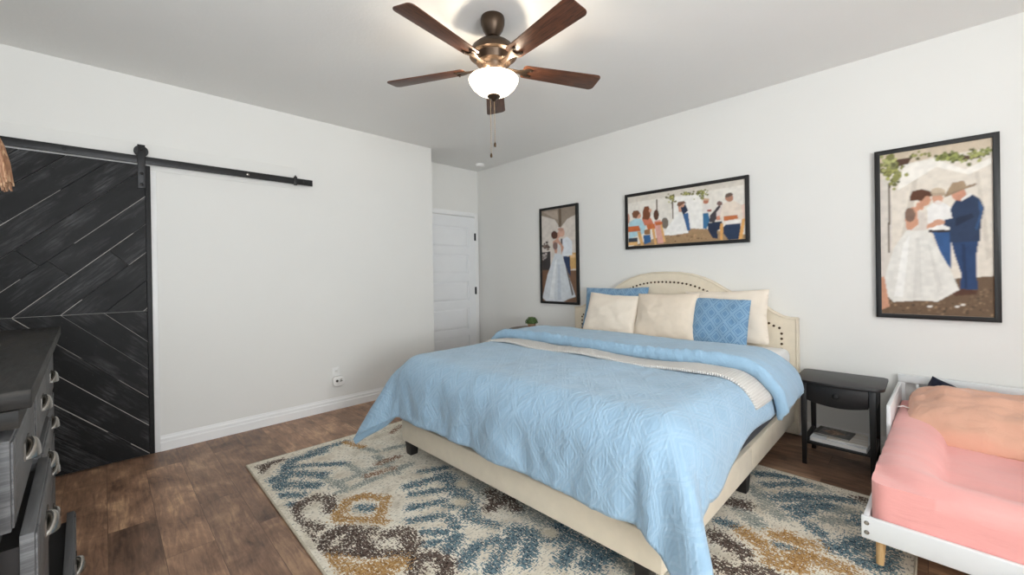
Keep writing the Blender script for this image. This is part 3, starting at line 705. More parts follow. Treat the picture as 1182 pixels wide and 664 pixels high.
# ================================================================== FRAMED PRINTS
def print_mesh(name, pix, w_, h_, cell, parent, y):
    nu, nv = int(w_ / cell) + 1, int(h_ / cell) + 1
    U, V = np.meshgrid(np.linspace(0, 1, nu), np.linspace(0, 1, nv))
    img = np.zeros((nv, nu, 3)); img[:] = lin((220, 212, 200))
    for k, c, poly in pix:
        ins = np.zeros_like(U, bool)
        n_ = len(poly)
        for i in range(n_):
            (xa, ya), (xb, yb) = poly[i], poly[(i + 1) % n_]
            if ya == yb: continue
            cond = ((ya > V) != (yb > V)) & (U < (xb - xa) * (V - ya) / (yb - ya) + xa)
            ins ^= cond
        img[ins] = lin(c)
    for ax in (0, 1):
        img = (np.roll(img, 1, ax) + 2 * img + np.roll(img, -1, ax)) / 4 if SOFT else img
    gr = np.random.RandomState(4).rand(nv // 5 + 2, nu // 5 + 2)
    gr = np.kron(gr, np.ones((5, 5)))[:nv, :nu]
    for ax in (0, 1):
        for _ in range(3): gr = (np.roll(gr, 1, ax) + gr + np.roll(gr, -1, ax)) / 3
    img = img * (1 + (gr - .5) * .16)[..., None]
    img = np.clip(img * PRINT_GAIN, 0, .95)
    me = bpy.data.meshes.new(name)
    me.from_pydata([(float(u * w_), y, float(v * h_)) for u, v in zip(U.ravel(), V.ravel())], [],
                   [(j * nu + i, j * nu + i + 1, (j + 1) * nu + i + 1, (j + 1) * nu + i) for j in range(nv - 1) for i in range(nu - 1)])
    ca = me.color_attributes.new('ink', 'FLOAT_COLOR', 'POINT')
    rgba = np.ones((nu * nv, 4), np.float32); rgba[:, :3] = img.reshape(-1, 3)
    ca.data.foreach_set('color', rgba.ravel())
    me.materials.append(M['print'])
    o = bpy.data.objects.new(name, me); COL.objects.link(o); o.parent = parent
    return o
PRINT_GAIN = 1.02; SOFT = True
n = NT('printed_canvas')
at = n.new('ShaderNodeVertexColor'); at.layer_name = 'ink'
n.base(n.mix(.1, at.outputs[0], n.ramp(n.noise(n.coord(), 240, 2), [(.3, (.2,) * 3), (.7, (.8,) * 3)]), 'OVERLAY')); n.set(.6, 0, .3)
M['print'] = n.m
M['frame'] = plain('black_frame', (13, 12, 12), .4, var=.1)
PRINT_LARGE=[
('p',(224,215,202),[(-0.019,1.012),(1.018,1.011),(1.013,-0.009),(-0.017,-0.021)]),
('p',(206,190,168),[(-0.019,1.012),(1.018,1.011),(1.017,0.945),(0.504,0.939),(-0.022,0.91)]),
('p',(214,206,196),[(-0.005,0.847),(0.106,0.838),(0.12,0.228),(-0.004,0.187)]),
('p',(206,197,184),[(0.324,0.841),(0.369,0.842),(0.251,0.389),(0.156,0.35)]),
('p',(210,201,188),[(0.86,0.818),(0.892,0.824),(0.981,0.337),(0.942,0.319)]),
('p',(92,78,62),[(0.079,0.82),(0.102,0.818),(0.086,0.382),(0.073,0.382)]),
('p',(84,62,50),[(0.125,0.962),(0.312,0.957),(0.264,0.906),(0.108,0.929)]),
('p',(84,62,50),[(0.674,0.94),(0.927,0.899),(0.782,0.894),(0.617,0.917)]),
('p',(238,233,224),[(0.234,0.918),(0.51,0.932),(0.781,0.843),(0.998,0.893),(0.997,0.857),(0.807,0.811),(0.531,0.879),(0.167,0.763)]),
('p',(114,114,67),[(0.16,0.896),(0.136,0.882),(0.102,0.889),(0.097,0.909),(0.137,0.914)]),
('p',(127,127,75),[(0.038,0.937),(0.018,0.925),(-0.01,0.932),(-0.014,0.948),(0.019,0.952)]),
('p',(115,115,68),[(0.123,0.873),(0.098,0.859),(0.065,0.866),(0.06,0.886),(0.1,0.891)]),
('p',(101,101,59),[(0.219,0.854),(0.198,0.841),(0.168,0.848),(0.164,0.865),(0.199,0.87)]),
('p',(126,126,74),[(0.161,0.905),(0.144,0.895),(0.122,0.901),(0.119,0.913),(0.145,0.917)]),
('p',(160,160,95),[(0.092,0.945),(0.07,0.933),(0.042,0.939),(0.038,0.956),(0.072,0.96)]),
('p',(137,137,81),[(0.147,0.83),(0.128,0.818),(0.102,0.824),(0.098,0.839),(0.129,0.844)]),
('p',(95,95,56),[(0.169,0.829),(0.144,0.815),(0.111,0.822),(0.106,0.842),(0.146,0.847)]),
('p',(104,104,61),[(0.1,0.895),(0.076,0.882),(0.045,0.889),(0.041,0.907),(0.078,0.912)]),
('p',(150,150,89),[(0.135,0.811),(0.117,0.801),(0.093,0.806),(0.09,0.82),(0.118,0.824)]),
('p',(96,96,57),[(0.062,0.902),(0.036,0.887),(0.001,0.895),(-0.004,0.915),(0.038,0.92)]),
('p',(174,174,103),[(0.19,0.889),(0.171,0.877),(0.144,0.884),(0.14,0.899),(0.172,0.903)]),
('p',(147,147,87),[(0.15,0.893),(0.126,0.879),(0.092,0.886),(0.088,0.906),(0.127,0.911)]),
('p',(149,149,88),[(0.173,0.879),(0.153,0.867),(0.127,0.873),(0.123,0.889),(0.154,0.893)]),
('p',(103,103,61),[(0.041,0.899),(0.018,0.886),(-0.012,0.893),(-0.016,0.91),(0.02,0.915)]),
('p',(133,133,79),[(0.197,0.837),(0.182,0.828),(0.162,0.832),(0.16,0.844),(0.183,0.847)]),
('p',(128,128,76),[(0.117,0.893),(0.094,0.88),(0.064,0.887),(0.06,0.904),(0.096,0.909)]),
('p',(169,169,100),[(0.219,0.869),(0.205,0.86),(0.186,0.865),(0.184,0.876),(0.206,0.879)]),
('p',(133,133,79),[(0.118,0.981),(0.096,0.968),(0.066,0.975),(0.062,0.992),(0.097,0.997)]),
('p',(137,137,81),[(0.153,1.009),(0.139,1.001),(0.12,1.006),(0.117,1.017),(0.14,1.02)]),
('p',(143,143,84),[(0.086,0.874),(0.064,0.861),(0.034,0.868),(0.03,0.885),(0.065,0.89)]),
('p',(159,159,94),[(0.182,0.855),(0.16,0.842),(0.13,0.849),(0.126,0.866),(0.162,0.871)]),
('p',(92,92,54),[(0.142,0.919),(0.129,0.912),(0.111,0.916),(0.109,0.926),(0.129,0.929)]),
('p',(90,90,53),[(0.199,0.817),(0.186,0.809),(0.169,0.813),(0.166,0.823),(0.187,0.826)]),
('p',(106,106,63),[(0.174,0.803),(0.153,0.791),(0.125,0.797),(0.121,0.813),(0.155,0.818)]),
('p',(172,172,101),[(0.103,0.945),(0.085,0.935),(0.061,0.94),(0.057,0.954),(0.086,0.958)]),
('p',(88,88,52),[(0.111,0.884),(0.097,0.877),(0.079,0.881),(0.076,0.891),(0.098,0.894)]),
('p',(128,128,76),[(0.16,0.886),(0.147,0.878),(0.129,0.883),(0.126,0.893),(0.148,0.896)]),
('p',(112,112,66),[(0.161,0.841),(0.143,0.831),(0.119,0.836),(0.116,0.85),(0.144,0.854)]),
('p',(173,173,102),[(0.103,0.844),(0.085,0.834),(0.06,0.839),(0.056,0.854),(0.086,0.858)]),
('p',(120,120,71),[(0.166,0.877),(0.152,0.869),(0.133,0.873),(0.13,0.884),(0.153,0.888)]),
('p',(116,116,68),[(0.113,0.865),(0.093,0.854),(0.066,0.86),(0.063,0.875),(0.094,0.88)]),
('p',(134,134,79),[(0.231,0.901),(0.216,0.893),(0.197,0.897),(0.194,0.908),(0.217,0.912)]),
('p',(109,109,64),[(0.163,0.951),(0.144,0.94),(0.118,0.946),(0.115,0.961),(0.145,0.965)]),
('p',(141,141,84),[(0.188,0.848),(0.163,0.833),(0.129,0.841),(0.124,0.86),(0.165,0.866)]),
('p',(122,122,72),[(0.192,0.875),(0.178,0.866),(0.158,0.871),(0.156,0.882),(0.178,0.885)]),
('p',(170,170,101),[(0.154,0.895),(0.136,0.884),(0.111,0.89),(0.108,0.905),(0.137,0.909)]),
('p',(152,152,90),[(0.159,0.778),(0.145,0.769),(0.125,0.773),(0.123,0.784),(0.146,0.788)]),
('p',(155,155,91),[(0.218,0.851),(0.206,0.843),(0.189,0.847),(0.186,0.857),(0.206,0.86)]),
('p',(153,153,90),[(0.286,0.855),(0.267,0.843),(0.24,0.849),(0.237,0.864),(0.268,0.869)]),
('p',(131,131,77),[(0.12,0.911),(0.096,0.897),(0.062,0.904),(0.058,0.923),(0.097,0.929)]),
('p',(89,89,52),[(0.069,0.889),(0.05,0.879),(0.024,0.884),(0.021,0.899),(0.051,0.903)]),
('p',(110,110,65),[(0.19,0.931),(0.168,0.918),(0.137,0.925),(0.133,0.943),(0.169,0.948)]),
('p',(129,129,76),[(0.125,0.877),(0.105,0.865),(0.077,0.872),(0.073,0.887),(0.106,0.892)]),
('p',(131,131,77),[(0.187,0.907),(0.165,0.894),(0.136,0.901),(0.132,0.918),(0.167,0.923)]),
('p',(138,138,82),[(0.183,0.833),(0.158,0.818),(0.125,0.826),(0.12,0.845),(0.16,0.851)]),
('p',(143,143,85),[(0.127,0.951),(0.106,0.94),(0.079,0.946),(0.075,0.962),(0.108,0.966)]),
('p',(166,166,98),[(0.129,0.883),(0.111,0.873),(0.088,0.878),(0.084,0.891),(0.112,0.895)]),
('p',(132,132,78),[(0.132,0.952),(0.112,0.94),(0.085,0.947),(0.081,0.962),(0.113,0.967)]),
('p',(100,100,59),[(0.19,0.912),(0.177,0.904),(0.158,0.908),(0.156,0.919),(0.177,0.922)]),
('p',(148,148,88),[(0.126,0.902),(0.105,0.889),(0.076,0.896),(0.072,0.913),(0.106,0.917)]),
('p',(129,129,76),[(0.18,0.926),(0.164,0.916),(0.142,0.921),(0.138,0.934),(0.165,0.938)]),
('p',(125,125,74),[(0.151,0.984),(0.126,0.97),(0.091,0.978),(0.086,0.998),(0.127,1.003)]),
('p',(119,119,70),[(0.105,0.967),(0.083,0.955),(0.055,0.962),(0.051,0.978),(0.085,0.982)]),
('p',(89,89,52),[(0.046,0.892),(0.031,0.883),(0.01,0.888),(0.007,0.899),(0.031,0.903)]),
('p',(165,165,98),[(0.146,0.923),(0.128,0.913),(0.105,0.919),(0.102,0.932),(0.129,0.936)]),
('p',(117,117,69),[(0.131,0.928),(0.107,0.915),(0.075,0.922),(0.071,0.94),(0.109,0.945)]),
('p',(170,170,101),[(0.111,0.923),(0.098,0.915),(0.079,0.919),(0.077,0.93),(0.098,0.933)]),
('p',(170,170,100),[(0.214,0.867),(0.199,0.859),(0.18,0.863),(0.178,0.874),(0.2,0.877)]),
('p',(121,121,72),[(0.122,0.886),(0.109,0.878),(0.091,0.882),(0.088,0.892),(0.11,0.895)]),
('p',(159,159,106),[(0.169,0.935),(0.147,0.922),(0.116,0.929),(0.112,0.947),(0.148,0.951)]),
('p',(150,150,100),[(0.011,0.922),(-0.001,0.915),(-0.018,0.919),(-0.021,0.929),(-0.0,0.931)]),
('p',(179,179,119),[(0.118,0.946),(0.099,0.935),(0.073,0.941),(0.07,0.956),(0.1,0.96)]),
('p',(123,123,82),[(0.086,0.956),(0.063,0.944),(0.032,0.951),(0.028,0.968),(0.064,0.973)]),
('p',(153,153,102),[(-0.008,0.927),(-0.028,0.915),(-0.056,0.921),(-0.06,0.937),(-0.027,0.941)]),
('p',(139,139,92),[(0.208,0.874),(0.187,0.861),(0.158,0.868),(0.154,0.885),(0.188,0.89)]),
('p',(126,126,84),[(0.158,0.933),(0.136,0.92),(0.107,0.927),(0.103,0.944),(0.138,0.949)]),
('p',(122,122,81),[(0.164,0.962),(0.142,0.949),(0.112,0.957),(0.108,0.974),(0.143,0.978)]),
('p',(166,166,111),[(0.063,0.9),(0.045,0.89),(0.02,0.895),(0.016,0.909),(0.046,0.913)]),
('p',(185,185,123),[(0.156,0.951),(0.14,0.941),(0.117,0.947),(0.114,0.96),(0.141,0.963)]),
('p',(170,170,113),[(0.085,0.931),(0.063,0.919),(0.034,0.925),(0.029,0.943),(0.065,0.947)]),
('p',(172,172,115),[(0.059,0.963),(0.043,0.954),(0.021,0.959),(0.018,0.972),(0.044,0.975)]),
('p',(129,129,86),[(0.113,0.926),(0.099,0.918),(0.08,0.923),(0.077,0.934),(0.1,0.937)]),
('p',(152,152,101),[(0.118,0.927),(0.104,0.92),(0.086,0.924),(0.083,0.935),(0.105,0.938)]),
('p',(156,156,104),[(0.04,0.988),(0.023,0.978),(-0.0,0.984),(-0.004,0.997),(0.024,1.001)]),
('p',(133,133,88),[(0.244,0.91),(0.231,0.902),(0.213,0.906),(0.21,0.917),(0.232,0.92)]),
('p',(174,174,116),[(0.092,0.957),(0.073,0.946),(0.047,0.952),(0.043,0.967),(0.074,0.971)]),
('p',(184,184,122),[(0.16,0.951),(0.146,0.943),(0.128,0.947),(0.125,0.958),(0.147,0.961)]),
('p',(186,186,124),[(0.178,0.962),(0.165,0.954),(0.147,0.958),(0.144,0.969),(0.166,0.972)]),
('p',(127,127,84),[(0.16,0.909),(0.138,0.897),(0.108,0.903),(0.104,0.921),(0.139,0.926)]),
('p',(109,109,72),[(0.082,0.931),(0.064,0.921),(0.04,0.926),(0.037,0.94),(0.065,0.944)]),
('p',(113,113,75),[(0.157,0.924),(0.145,0.917),(0.128,0.921),(0.126,0.93),(0.145,0.933)]),
('p',(159,159,106),[(0.156,0.926),(0.143,0.919),(0.125,0.923),(0.123,0.933),(0.144,0.936)]),
('p',(155,155,103),[(0.066,0.939),(0.052,0.931),(0.032,0.936),(0.03,0.947),(0.052,0.95)]),
('p',(99,99,66),[(0.166,0.928),(0.144,0.915),(0.114,0.922),(0.11,0.939),(0.145,0.944)]),
('p',(120,120,72),[(0.393,0.983),(0.381,0.976),(0.364,0.98),(0.361,0.99),(0.381,0.993)]),
('p',(132,132,79),[(0.36,0.962),(0.346,0.954),(0.327,0.958),(0.324,0.97),(0.347,0.973)]),
('p',(141,141,84),[(0.395,0.983),(0.383,0.976),(0.366,0.98),(0.363,0.99),(0.383,0.993)]),
('p',(168,168,101),[(0.421,0.965),(0.409,0.958),(0.393,0.961),(0.39,0.971),(0.409,0.974)]),
('p',(115,115,69),[(0.363,0.969),(0.353,0.963),(0.34,0.966),(0.338,0.974),(0.354,0.976)]),
('p',(160,160,96),[(0.359,0.964),(0.347,0.957),(0.331,0.961),(0.329,0.97),(0.348,0.973)]),
('p',(94,94,56),[(0.328,0.961),(0.313,0.952),(0.291,0.957),(0.288,0.97),(0.313,0.973)]),
('p',(90,90,54),[(0.39,0.942),(0.374,0.933),(0.353,0.938),(0.35,0.95),(0.375,0.954)]),
('p',(113,113,68),[(0.494,0.95),(0.478,0.941),(0.458,0.946),(0.455,0.959),(0.479,0.962)]),
('p',(104,104,62),[(0.343,0.97),(0.327,0.961),(0.305,0.966),(0.302,0.979),(0.328,0.982)]),
('p',(111,111,66),[(0.347,0.964),(0.333,0.956),(0.315,0.961),(0.312,0.972),(0.334,0.975)]),
('p',(130,130,78),[(0.453,0.964),(0.439,0.956),(0.421,0.961),(0.418,0.972),(0.44,0.975)]),
('p',(135,135,81),[(0.489,0.963),(0.475,0.954),(0.456,0.959),(0.453,0.971),(0.476,0.974)]),
('p',(161,161,97),[(0.348,0.965),(0.333,0.957),(0.314,0.962),(0.311,0.973),(0.334,0.976)]),
('p',(153,153,92),[(0.41,0.961),(0.399,0.954),(0.384,0.958),(0.382,0.967),(0.4,0.97)]),
('p',(153,153,92),[(0.37,0.964),(0.357,0.957),(0.341,0.961),(0.339,0.97),(0.358,0.973)]),
('p',(92,96,55),[(0.745,0.914),(0.728,0.904),(0.706,0.909),(0.703,0.923),(0.729,0.927)]),
('p',(105,109,63),[(0.619,0.939),(0.602,0.928),(0.579,0.934),(0.576,0.948),(0.603,0.952)]),
('p',(125,130,75),[(0.728,0.938),(0.71,0.926),(0.684,0.932),(0.681,0.948),(0.711,0.952)]),
('p',(143,149,86),[(0.597,0.941),(0.585,0.934),(0.569,0.938),(0.567,0.948),(0.586,0.951)]),
('p',(123,128,73),[(0.699,0.927),(0.689,0.921),(0.675,0.924),(0.673,0.933),(0.689,0.935)]),
('p',(161,168,96),[(0.757,0.896),(0.746,0.889),(0.731,0.893),(0.729,0.902),(0.747,0.905)]),
('p',(82,85,49),[(0.671,0.924),(0.656,0.915),(0.637,0.92),(0.634,0.932),(0.657,0.935)]),
('p',(138,143,82),[(0.595,0.914),(0.584,0.908),(0.57,0.911),(0.568,0.92),(0.585,0.923)]),
('p',(137,142,82),[(0.678,0.927),(0.664,0.918),(0.644,0.923),(0.642,0.935),(0.665,0.938)]),
('p',(91,95,54),[(0.669,0.926),(0.65,0.914),(0.623,0.921),(0.619,0.937),(0.651,0.942)]),
('p',(108,112,65),[(0.835,0.866),(0.819,0.856),(0.798,0.861),(0.795,0.875),(0.82,0.879)]),
('p',(150,156,90),[(0.585,0.934),(0.566,0.922),(0.54,0.929),(0.536,0.945),(0.567,0.949)]),
('p',(97,101,58),[(0.624,0.917),(0.609,0.908),(0.59,0.913),(0.587,0.925),(0.61,0.928)]),
('p',(119,123,71),[(0.668,0.918),(0.653,0.909),(0.633,0.914),(0.63,0.926),(0.654,0.93)]),
('p',(122,127,73),[(0.689,0.954),(0.677,0.947),(0.662,0.951),(0.659,0.961),(0.678,0.963)]),
('p',(94,98,56),[(0.705,0.901),(0.688,0.891),(0.666,0.896),(0.662,0.91),(0.689,0.914)]),
('p',(95,99,57),[(0.699,0.896),(0.682,0.886),(0.658,0.892),(0.655,0.906),(0.683,0.91)]),
('p',(133,138,80),[(0.743,0.926),(0.729,0.917),(0.71,0.922),(0.707,0.934),(0.73,0.937)]),
('p',(113,117,67),[(0.617,0.931),(0.604,0.923),(0.586,0.928),(0.584,0.939),(0.605,0.941)]),
('p',(143,149,85),[(0.668,0.913),(0.648,0.901),(0.622,0.908),(0.619,0.924),(0.649,0.928)]),
('p',(140,146,84),[(0.621,0.939),(0.607,0.931),(0.588,0.935),(0.586,0.947),(0.608,0.95)]),
('p',(125,130,75),[(0.637,0.934),(0.622,0.925),(0.601,0.93),(0.598,0.943),(0.623,0.946)]),
('p',(110,115,66),[(0.734,0.923),(0.721,0.914),(0.702,0.919),(0.699,0.931),(0.721,0.934)]),
('p',(160,167,96),[(0.771,0.888),(0.758,0.88),(0.742,0.884),(0.739,0.895),(0.759,0.898)]),
('p',(128,133,76),[(0.638,0.945),(0.619,0.933),(0.592,0.939),(0.588,0.956),(0.62,0.96)]),
('p',(139,145,83),[(0.652,0.915),(0.637,0.906),(0.618,0.911),(0.615,0.923),(0.638,0.926)]),
('p',(148,154,88),[(0.724,0.919),(0.71,0.911),(0.691,0.915),(0.688,0.927),(0.71,0.93)]),
('p',(114,118,68),[(0.628,0.953),(0.616,0.945),(0.599,0.95),(0.597,0.96),(0.617,0.963)]),
('p',(122,127,73),[(0.618,0.941),(0.601,0.93),(0.576,0.936),(0.573,0.951),(0.602,0.955)]),
('p',(119,124,71),[(0.696,0.914),(0.685,0.908),(0.671,0.911),(0.669,0.921),(0.686,0.923)]),
('p',(110,115,66),[(0.708,0.938),(0.691,0.927),(0.668,0.933),(0.664,0.948),(0.692,0.951)]),
('p',(142,147,85),[(0.57,0.921),(0.551,0.909),(0.524,0.916),(0.52,0.932),(0.552,0.937)]),
('p',(128,133,77),[(0.685,0.918),(0.671,0.909),(0.65,0.914),(0.647,0.927),(0.671,0.93)]),
('p',(151,157,90),[(0.698,0.912),(0.687,0.905),(0.671,0.909),(0.668,0.919),(0.687,0.922)]),
('p',(148,154,88),[(0.611,0.917),(0.599,0.909),(0.583,0.913),(0.58,0.923),(0.6,0.926)]),
('p',(147,153,88),[(0.76,0.903),(0.743,0.893),(0.722,0.898),(0.718,0.912),(0.744,0.916)]),
('p',(158,165,95),[(0.69,0.908),(0.677,0.9),(0.659,0.904),(0.656,0.916),(0.678,0.919)]),
('p',(131,136,78),[(0.655,0.937),(0.641,0.929),(0.623,0.934),(0.621,0.945),(0.642,0.948)]),
('p',(136,142,82),[(0.729,0.908),(0.719,0.902),(0.706,0.905),(0.704,0.913),(0.72,0.916)]),
('p',(90,94,54),[(0.644,0.926),(0.631,0.918),(0.613,0.922),(0.611,0.933),(0.632,0.936)]),
('p',(154,160,92),[(0.642,0.934),(0.629,0.926),(0.612,0.93),(0.61,0.941),(0.63,0.943)]),
('p',(143,149,86),[(0.775,0.915),(0.759,0.905),(0.737,0.91),(0.734,0.924),(0.76,0.928)]),
('p',(119,124,71),[(0.707,0.911),(0.689,0.899),(0.664,0.906),(0.66,0.921),(0.69,0.925)]),
('p',(95,99,57),[(0.632,0.931),(0.62,0.924),(0.605,0.928),(0.602,0.938),(0.621,0.94)]),
('p',(114,118,68),[(0.618,0.927),(0.601,0.916),(0.578,0.922),(0.574,0.936),(0.602,0.94)]),
('p',(149,154,89),[(0.687,0.929),(0.669,0.918),(0.644,0.924),(0.641,0.939),(0.67,0.943)]),
('p',(151,157,90),[(0.675,0.913),(0.658,0.903),(0.635,0.908),(0.631,0.923),(0.659,0.927)]),
('p',(130,136,78),[(0.676,0.937),(0.663,0.929),(0.645,0.934),(0.643,0.945),(0.664,0.947)]),
('p',(82,85,49),[(0.672,0.937),(0.656,0.927),(0.634,0.932),(0.63,0.946),(0.657,0.95)]),
('p',(159,165,95),[(0.659,0.918),(0.641,0.907),(0.617,0.913),(0.614,0.928),(0.642,0.932)]),
('p',(146,152,88),[(0.724,0.921),(0.711,0.914),(0.694,0.918),(0.692,0.929),(0.712,0.932)]),
('p',(102,106,61),[(0.593,0.926),(0.577,0.917),(0.555,0.922),(0.551,0.936),(0.577,0.939)]),
('p',(88,92,53),[(0.671,0.911),(0.66,0.904),(0.645,0.908),(0.642,0.917),(0.66,0.92)]),
('p',(89,92,53),[(0.551,0.942),(0.537,0.933),(0.518,0.938),(0.515,0.95),(0.538,0.953)]),
('p',(84,88,50),[(0.591,0.94),(0.581,0.934),(0.567,0.938),(0.565,0.946),(0.582,0.948)]),
('p',(81,84,48),[(0.713,0.927),(0.7,0.92),(0.684,0.924),(0.681,0.934),(0.701,0.937)]),
('p',(118,123,71),[(0.701,0.913),(0.685,0.903),(0.663,0.909),(0.659,0.923),(0.686,0.926)]),
('p',(143,148,85),[(0.617,0.914),(0.607,0.908),(0.593,0.911),(0.591,0.919),(0.607,0.922)]),
('p',(154,161,92),[(0.722,0.93),(0.706,0.92),(0.685,0.926),(0.682,0.939),(0.707,0.943)]),
('p',(87,90,52),[(0.729,0.901),(0.719,0.895),(0.705,0.898),(0.703,0.907),(0.719,0.909)]),
('p',(175,177,110),[(0.88,0.926),(0.869,0.919),(0.854,0.923),(0.852,0.933),(0.87,0.935)]),
('p',(108,110,68),[(0.944,0.902),(0.933,0.895),(0.919,0.899),(0.917,0.908),(0.934,0.911)]),
('p',(125,127,78),[(0.822,0.929),(0.813,0.923),(0.801,0.926),(0.799,0.934),(0.814,0.936)]),
('p',(148,150,93),[(0.919,0.889),(0.909,0.882),(0.894,0.886),(0.892,0.895),(0.909,0.898)]),
('p',(145,147,91),[(0.877,0.909),(0.866,0.903),(0.852,0.906),(0.85,0.915),(0.867,0.918)]),
('p',(163,166,102),[(0.974,0.911),(0.963,0.905),(0.949,0.908),(0.947,0.918),(0.964,0.92)]),
('p',(131,133,82),[(0.952,0.919),(0.943,0.913),(0.93,0.917),(0.928,0.925),(0.943,0.927)]),
('p',(176,178,110),[(0.83,0.929),(0.82,0.923),(0.806,0.926),(0.804,0.935),(0.821,0.937)]),
('p',(92,93,58),[(0.879,0.916),(0.87,0.91),(0.857,0.913),(0.855,0.922),(0.87,0.924)]),
('p',(159,161,100),[(0.934,0.916),(0.918,0.906),(0.897,0.911),(0.894,0.925),(0.919,0.929)]),
('p',(112,114,70),[(0.925,0.923),(0.913,0.915),(0.896,0.919),(0.893,0.93),(0.913,0.933)]),
('p',(141,143,88),[(0.865,0.931),(0.855,0.924),(0.84,0.928),(0.838,0.938),(0.855,0.94)]),
('p',(115,116,72),[(0.867,0.919),(0.858,0.914),(0.846,0.917),(0.844,0.925),(0.859,0.927)]),
('p',(141,143,89),[(0.806,0.892),(0.792,0.883),(0.773,0.888),(0.77,0.9),(0.792,0.903)]),
('p',(143,145,89),[(0.895,0.922),(0.881,0.913),(0.862,0.918),(0.859,0.93),(0.881,0.934)]),
('p',(96,98,60),[(0.9,0.906),(0.891,0.9),(0.878,0.903),(0.876,0.911),(0.891,0.913)]),
('p',(158,160,99),[(0.883,0.914),(0.868,0.904),(0.848,0.909),(0.845,0.922),(0.869,0.925)]),
('p',(174,176,109),[(0.884,0.909),(0.871,0.901),(0.852,0.905),(0.85,0.917),(0.872,0.92)]),
('p',(108,109,67),[(0.9,0.924),(0.891,0.918),(0.879,0.921),(0.877,0.929),(0.892,0.931)]),
('p',(165,167,103),[(0.919,0.916),(0.907,0.909),(0.892,0.913),(0.89,0.923),(0.908,0.925)]),
('p',(113,115,71),[(0.946,0.907),(0.935,0.899),(0.919,0.903),(0.917,0.913),(0.935,0.916)]),
('p',(151,153,95),[(0.857,0.911),(0.84,0.9),(0.818,0.906),(0.815,0.92),(0.841,0.924)]),
('p',(163,166,102),[(0.921,0.919),(0.91,0.913),(0.896,0.916),(0.894,0.925),(0.911,0.928)]),
('p',(101,102,63),[(0.923,0.922),(0.909,0.913),(0.889,0.918),(0.886,0.931),(0.91,0.934)]),
('p',(95,97,60),[(0.983,0.912),(0.969,0.902),(0.949,0.908),(0.946,0.92),(0.969,0.924)]),
('p',(110,112,69),[(0.84,0.95),(0.829,0.942),(0.813,0.946),(0.811,0.956),(0.829,0.959)]),
('p',(99,101,62),[(0.75,0.915),(0.74,0.909),(0.727,0.913),(0.726,0.921),(0.741,0.923)]),
('p',(171,174,108),[(0.912,0.88),(0.897,0.87),(0.877,0.875),(0.874,0.888),(0.898,0.892)]),
('p',(157,159,99),[(0.828,0.928),(0.816,0.92),(0.799,0.924),(0.797,0.935),(0.816,0.937)]),
('p',(164,166,103),[(0.898,0.915),(0.89,0.91),(0.878,0.913),(0.876,0.921),(0.89,0.923)]),
('p',(94,96,59),[(0.926,0.912),(0.912,0.903),(0.893,0.908),(0.89,0.92),(0.912,0.923)]),
('p',(134,136,84),[(0.847,0.895),(0.835,0.888),(0.82,0.892),(0.817,0.902),(0.836,0.905)]),
('p',(152,154,95),[(0.941,0.914),(0.926,0.904),(0.905,0.909),(0.902,0.923),(0.926,0.926)]),
('p',(170,172,106),[(0.845,0.908),(0.834,0.901),(0.819,0.905),(0.817,0.914),(0.835,0.917)]),
('p',(103,105,65),[(0.776,0.923),(0.763,0.915),(0.745,0.919),(0.742,0.93),(0.763,0.933)]),
('p',(154,156,97),[(0.925,0.916),(0.913,0.908),(0.896,0.912),(0.894,0.923),(0.914,0.926)]),
('p',(146,148,91),[(0.842,0.927),(0.83,0.92),(0.814,0.924),(0.812,0.934),(0.831,0.937)]),
('p',(160,162,100),[(0.88,0.937),(0.868,0.93),(0.852,0.934),(0.849,0.944),(0.868,0.947)]),
('p',(167,169,105),[(0.912,0.924),(0.9,0.916),(0.883,0.921),(0.881,0.931),(0.9,0.934)]),
('p',(91,92,57),[(0.864,0.946),(0.849,0.937),(0.83,0.942),(0.827,0.954),(0.85,0.958)]),
('p',(138,144,85),[(0.974,0.919),(0.962,0.911),(0.946,0.915),(0.944,0.926),(0.963,0.929)]),
('p',(153,159,94),[(0.971,0.933),(0.964,0.928),(0.954,0.931),(0.952,0.937),(0.964,0.939)]),
('p',(121,125,74),[(0.993,0.924),(0.986,0.919),(0.976,0.922),(0.975,0.928),(0.986,0.93)]),
('p',(114,118,70),[(0.984,0.944),(0.973,0.937),(0.958,0.941),(0.956,0.951),(0.974,0.953)]),
('p',(161,167,99),[(0.965,0.937),(0.956,0.931),(0.944,0.935),(0.942,0.942),(0.957,0.945)]),
('p',(154,160,94),[(1.004,0.928),(0.991,0.92),(0.973,0.925),(0.971,0.936),(0.992,0.939)]),
('p',(119,123,73),[(0.982,0.936),(0.969,0.927),(0.952,0.932),(0.949,0.943),(0.97,0.946)]),
('p',(155,161,95),[(0.986,0.935),(0.978,0.93),(0.966,0.933),(0.964,0.94),(0.978,0.942)]),
('p',(100,104,61),[(1.007,0.93),(0.999,0.925),(0.988,0.927),(0.987,0.934),(0.999,0.936)]),
('p',(162,168,99),[(0.977,0.935),(0.97,0.93),(0.959,0.933),(0.957,0.94),(0.97,0.942)]),
('p',(113,118,70),[(0.968,0.927),(0.957,0.92),(0.942,0.924),(0.94,0.934),(0.957,0.936)]),
('p',(130,135,80),[(0.989,0.936),(0.981,0.93),(0.969,0.933),(0.967,0.941),(0.981,0.943)]),
('p',(145,151,89),[(0.944,0.935),(0.933,0.928),(0.918,0.932),(0.916,0.942),(0.934,0.944)]),
('p',(124,129,76),[(0.936,0.938),(0.922,0.93),(0.904,0.934),(0.901,0.946),(0.923,0.949)]),
('p',(108,86,66),[(-0.014,0.093),(0.397,0.149),(0.686,0.218),(1.004,0.231),(1.013,-0.009),(-0.017,-0.021)]),
('p',(138,112,87),[(0.535,0.07),(0.525,0.063),(0.512,0.065),(0.51,0.072),(0.525,0.076)]),
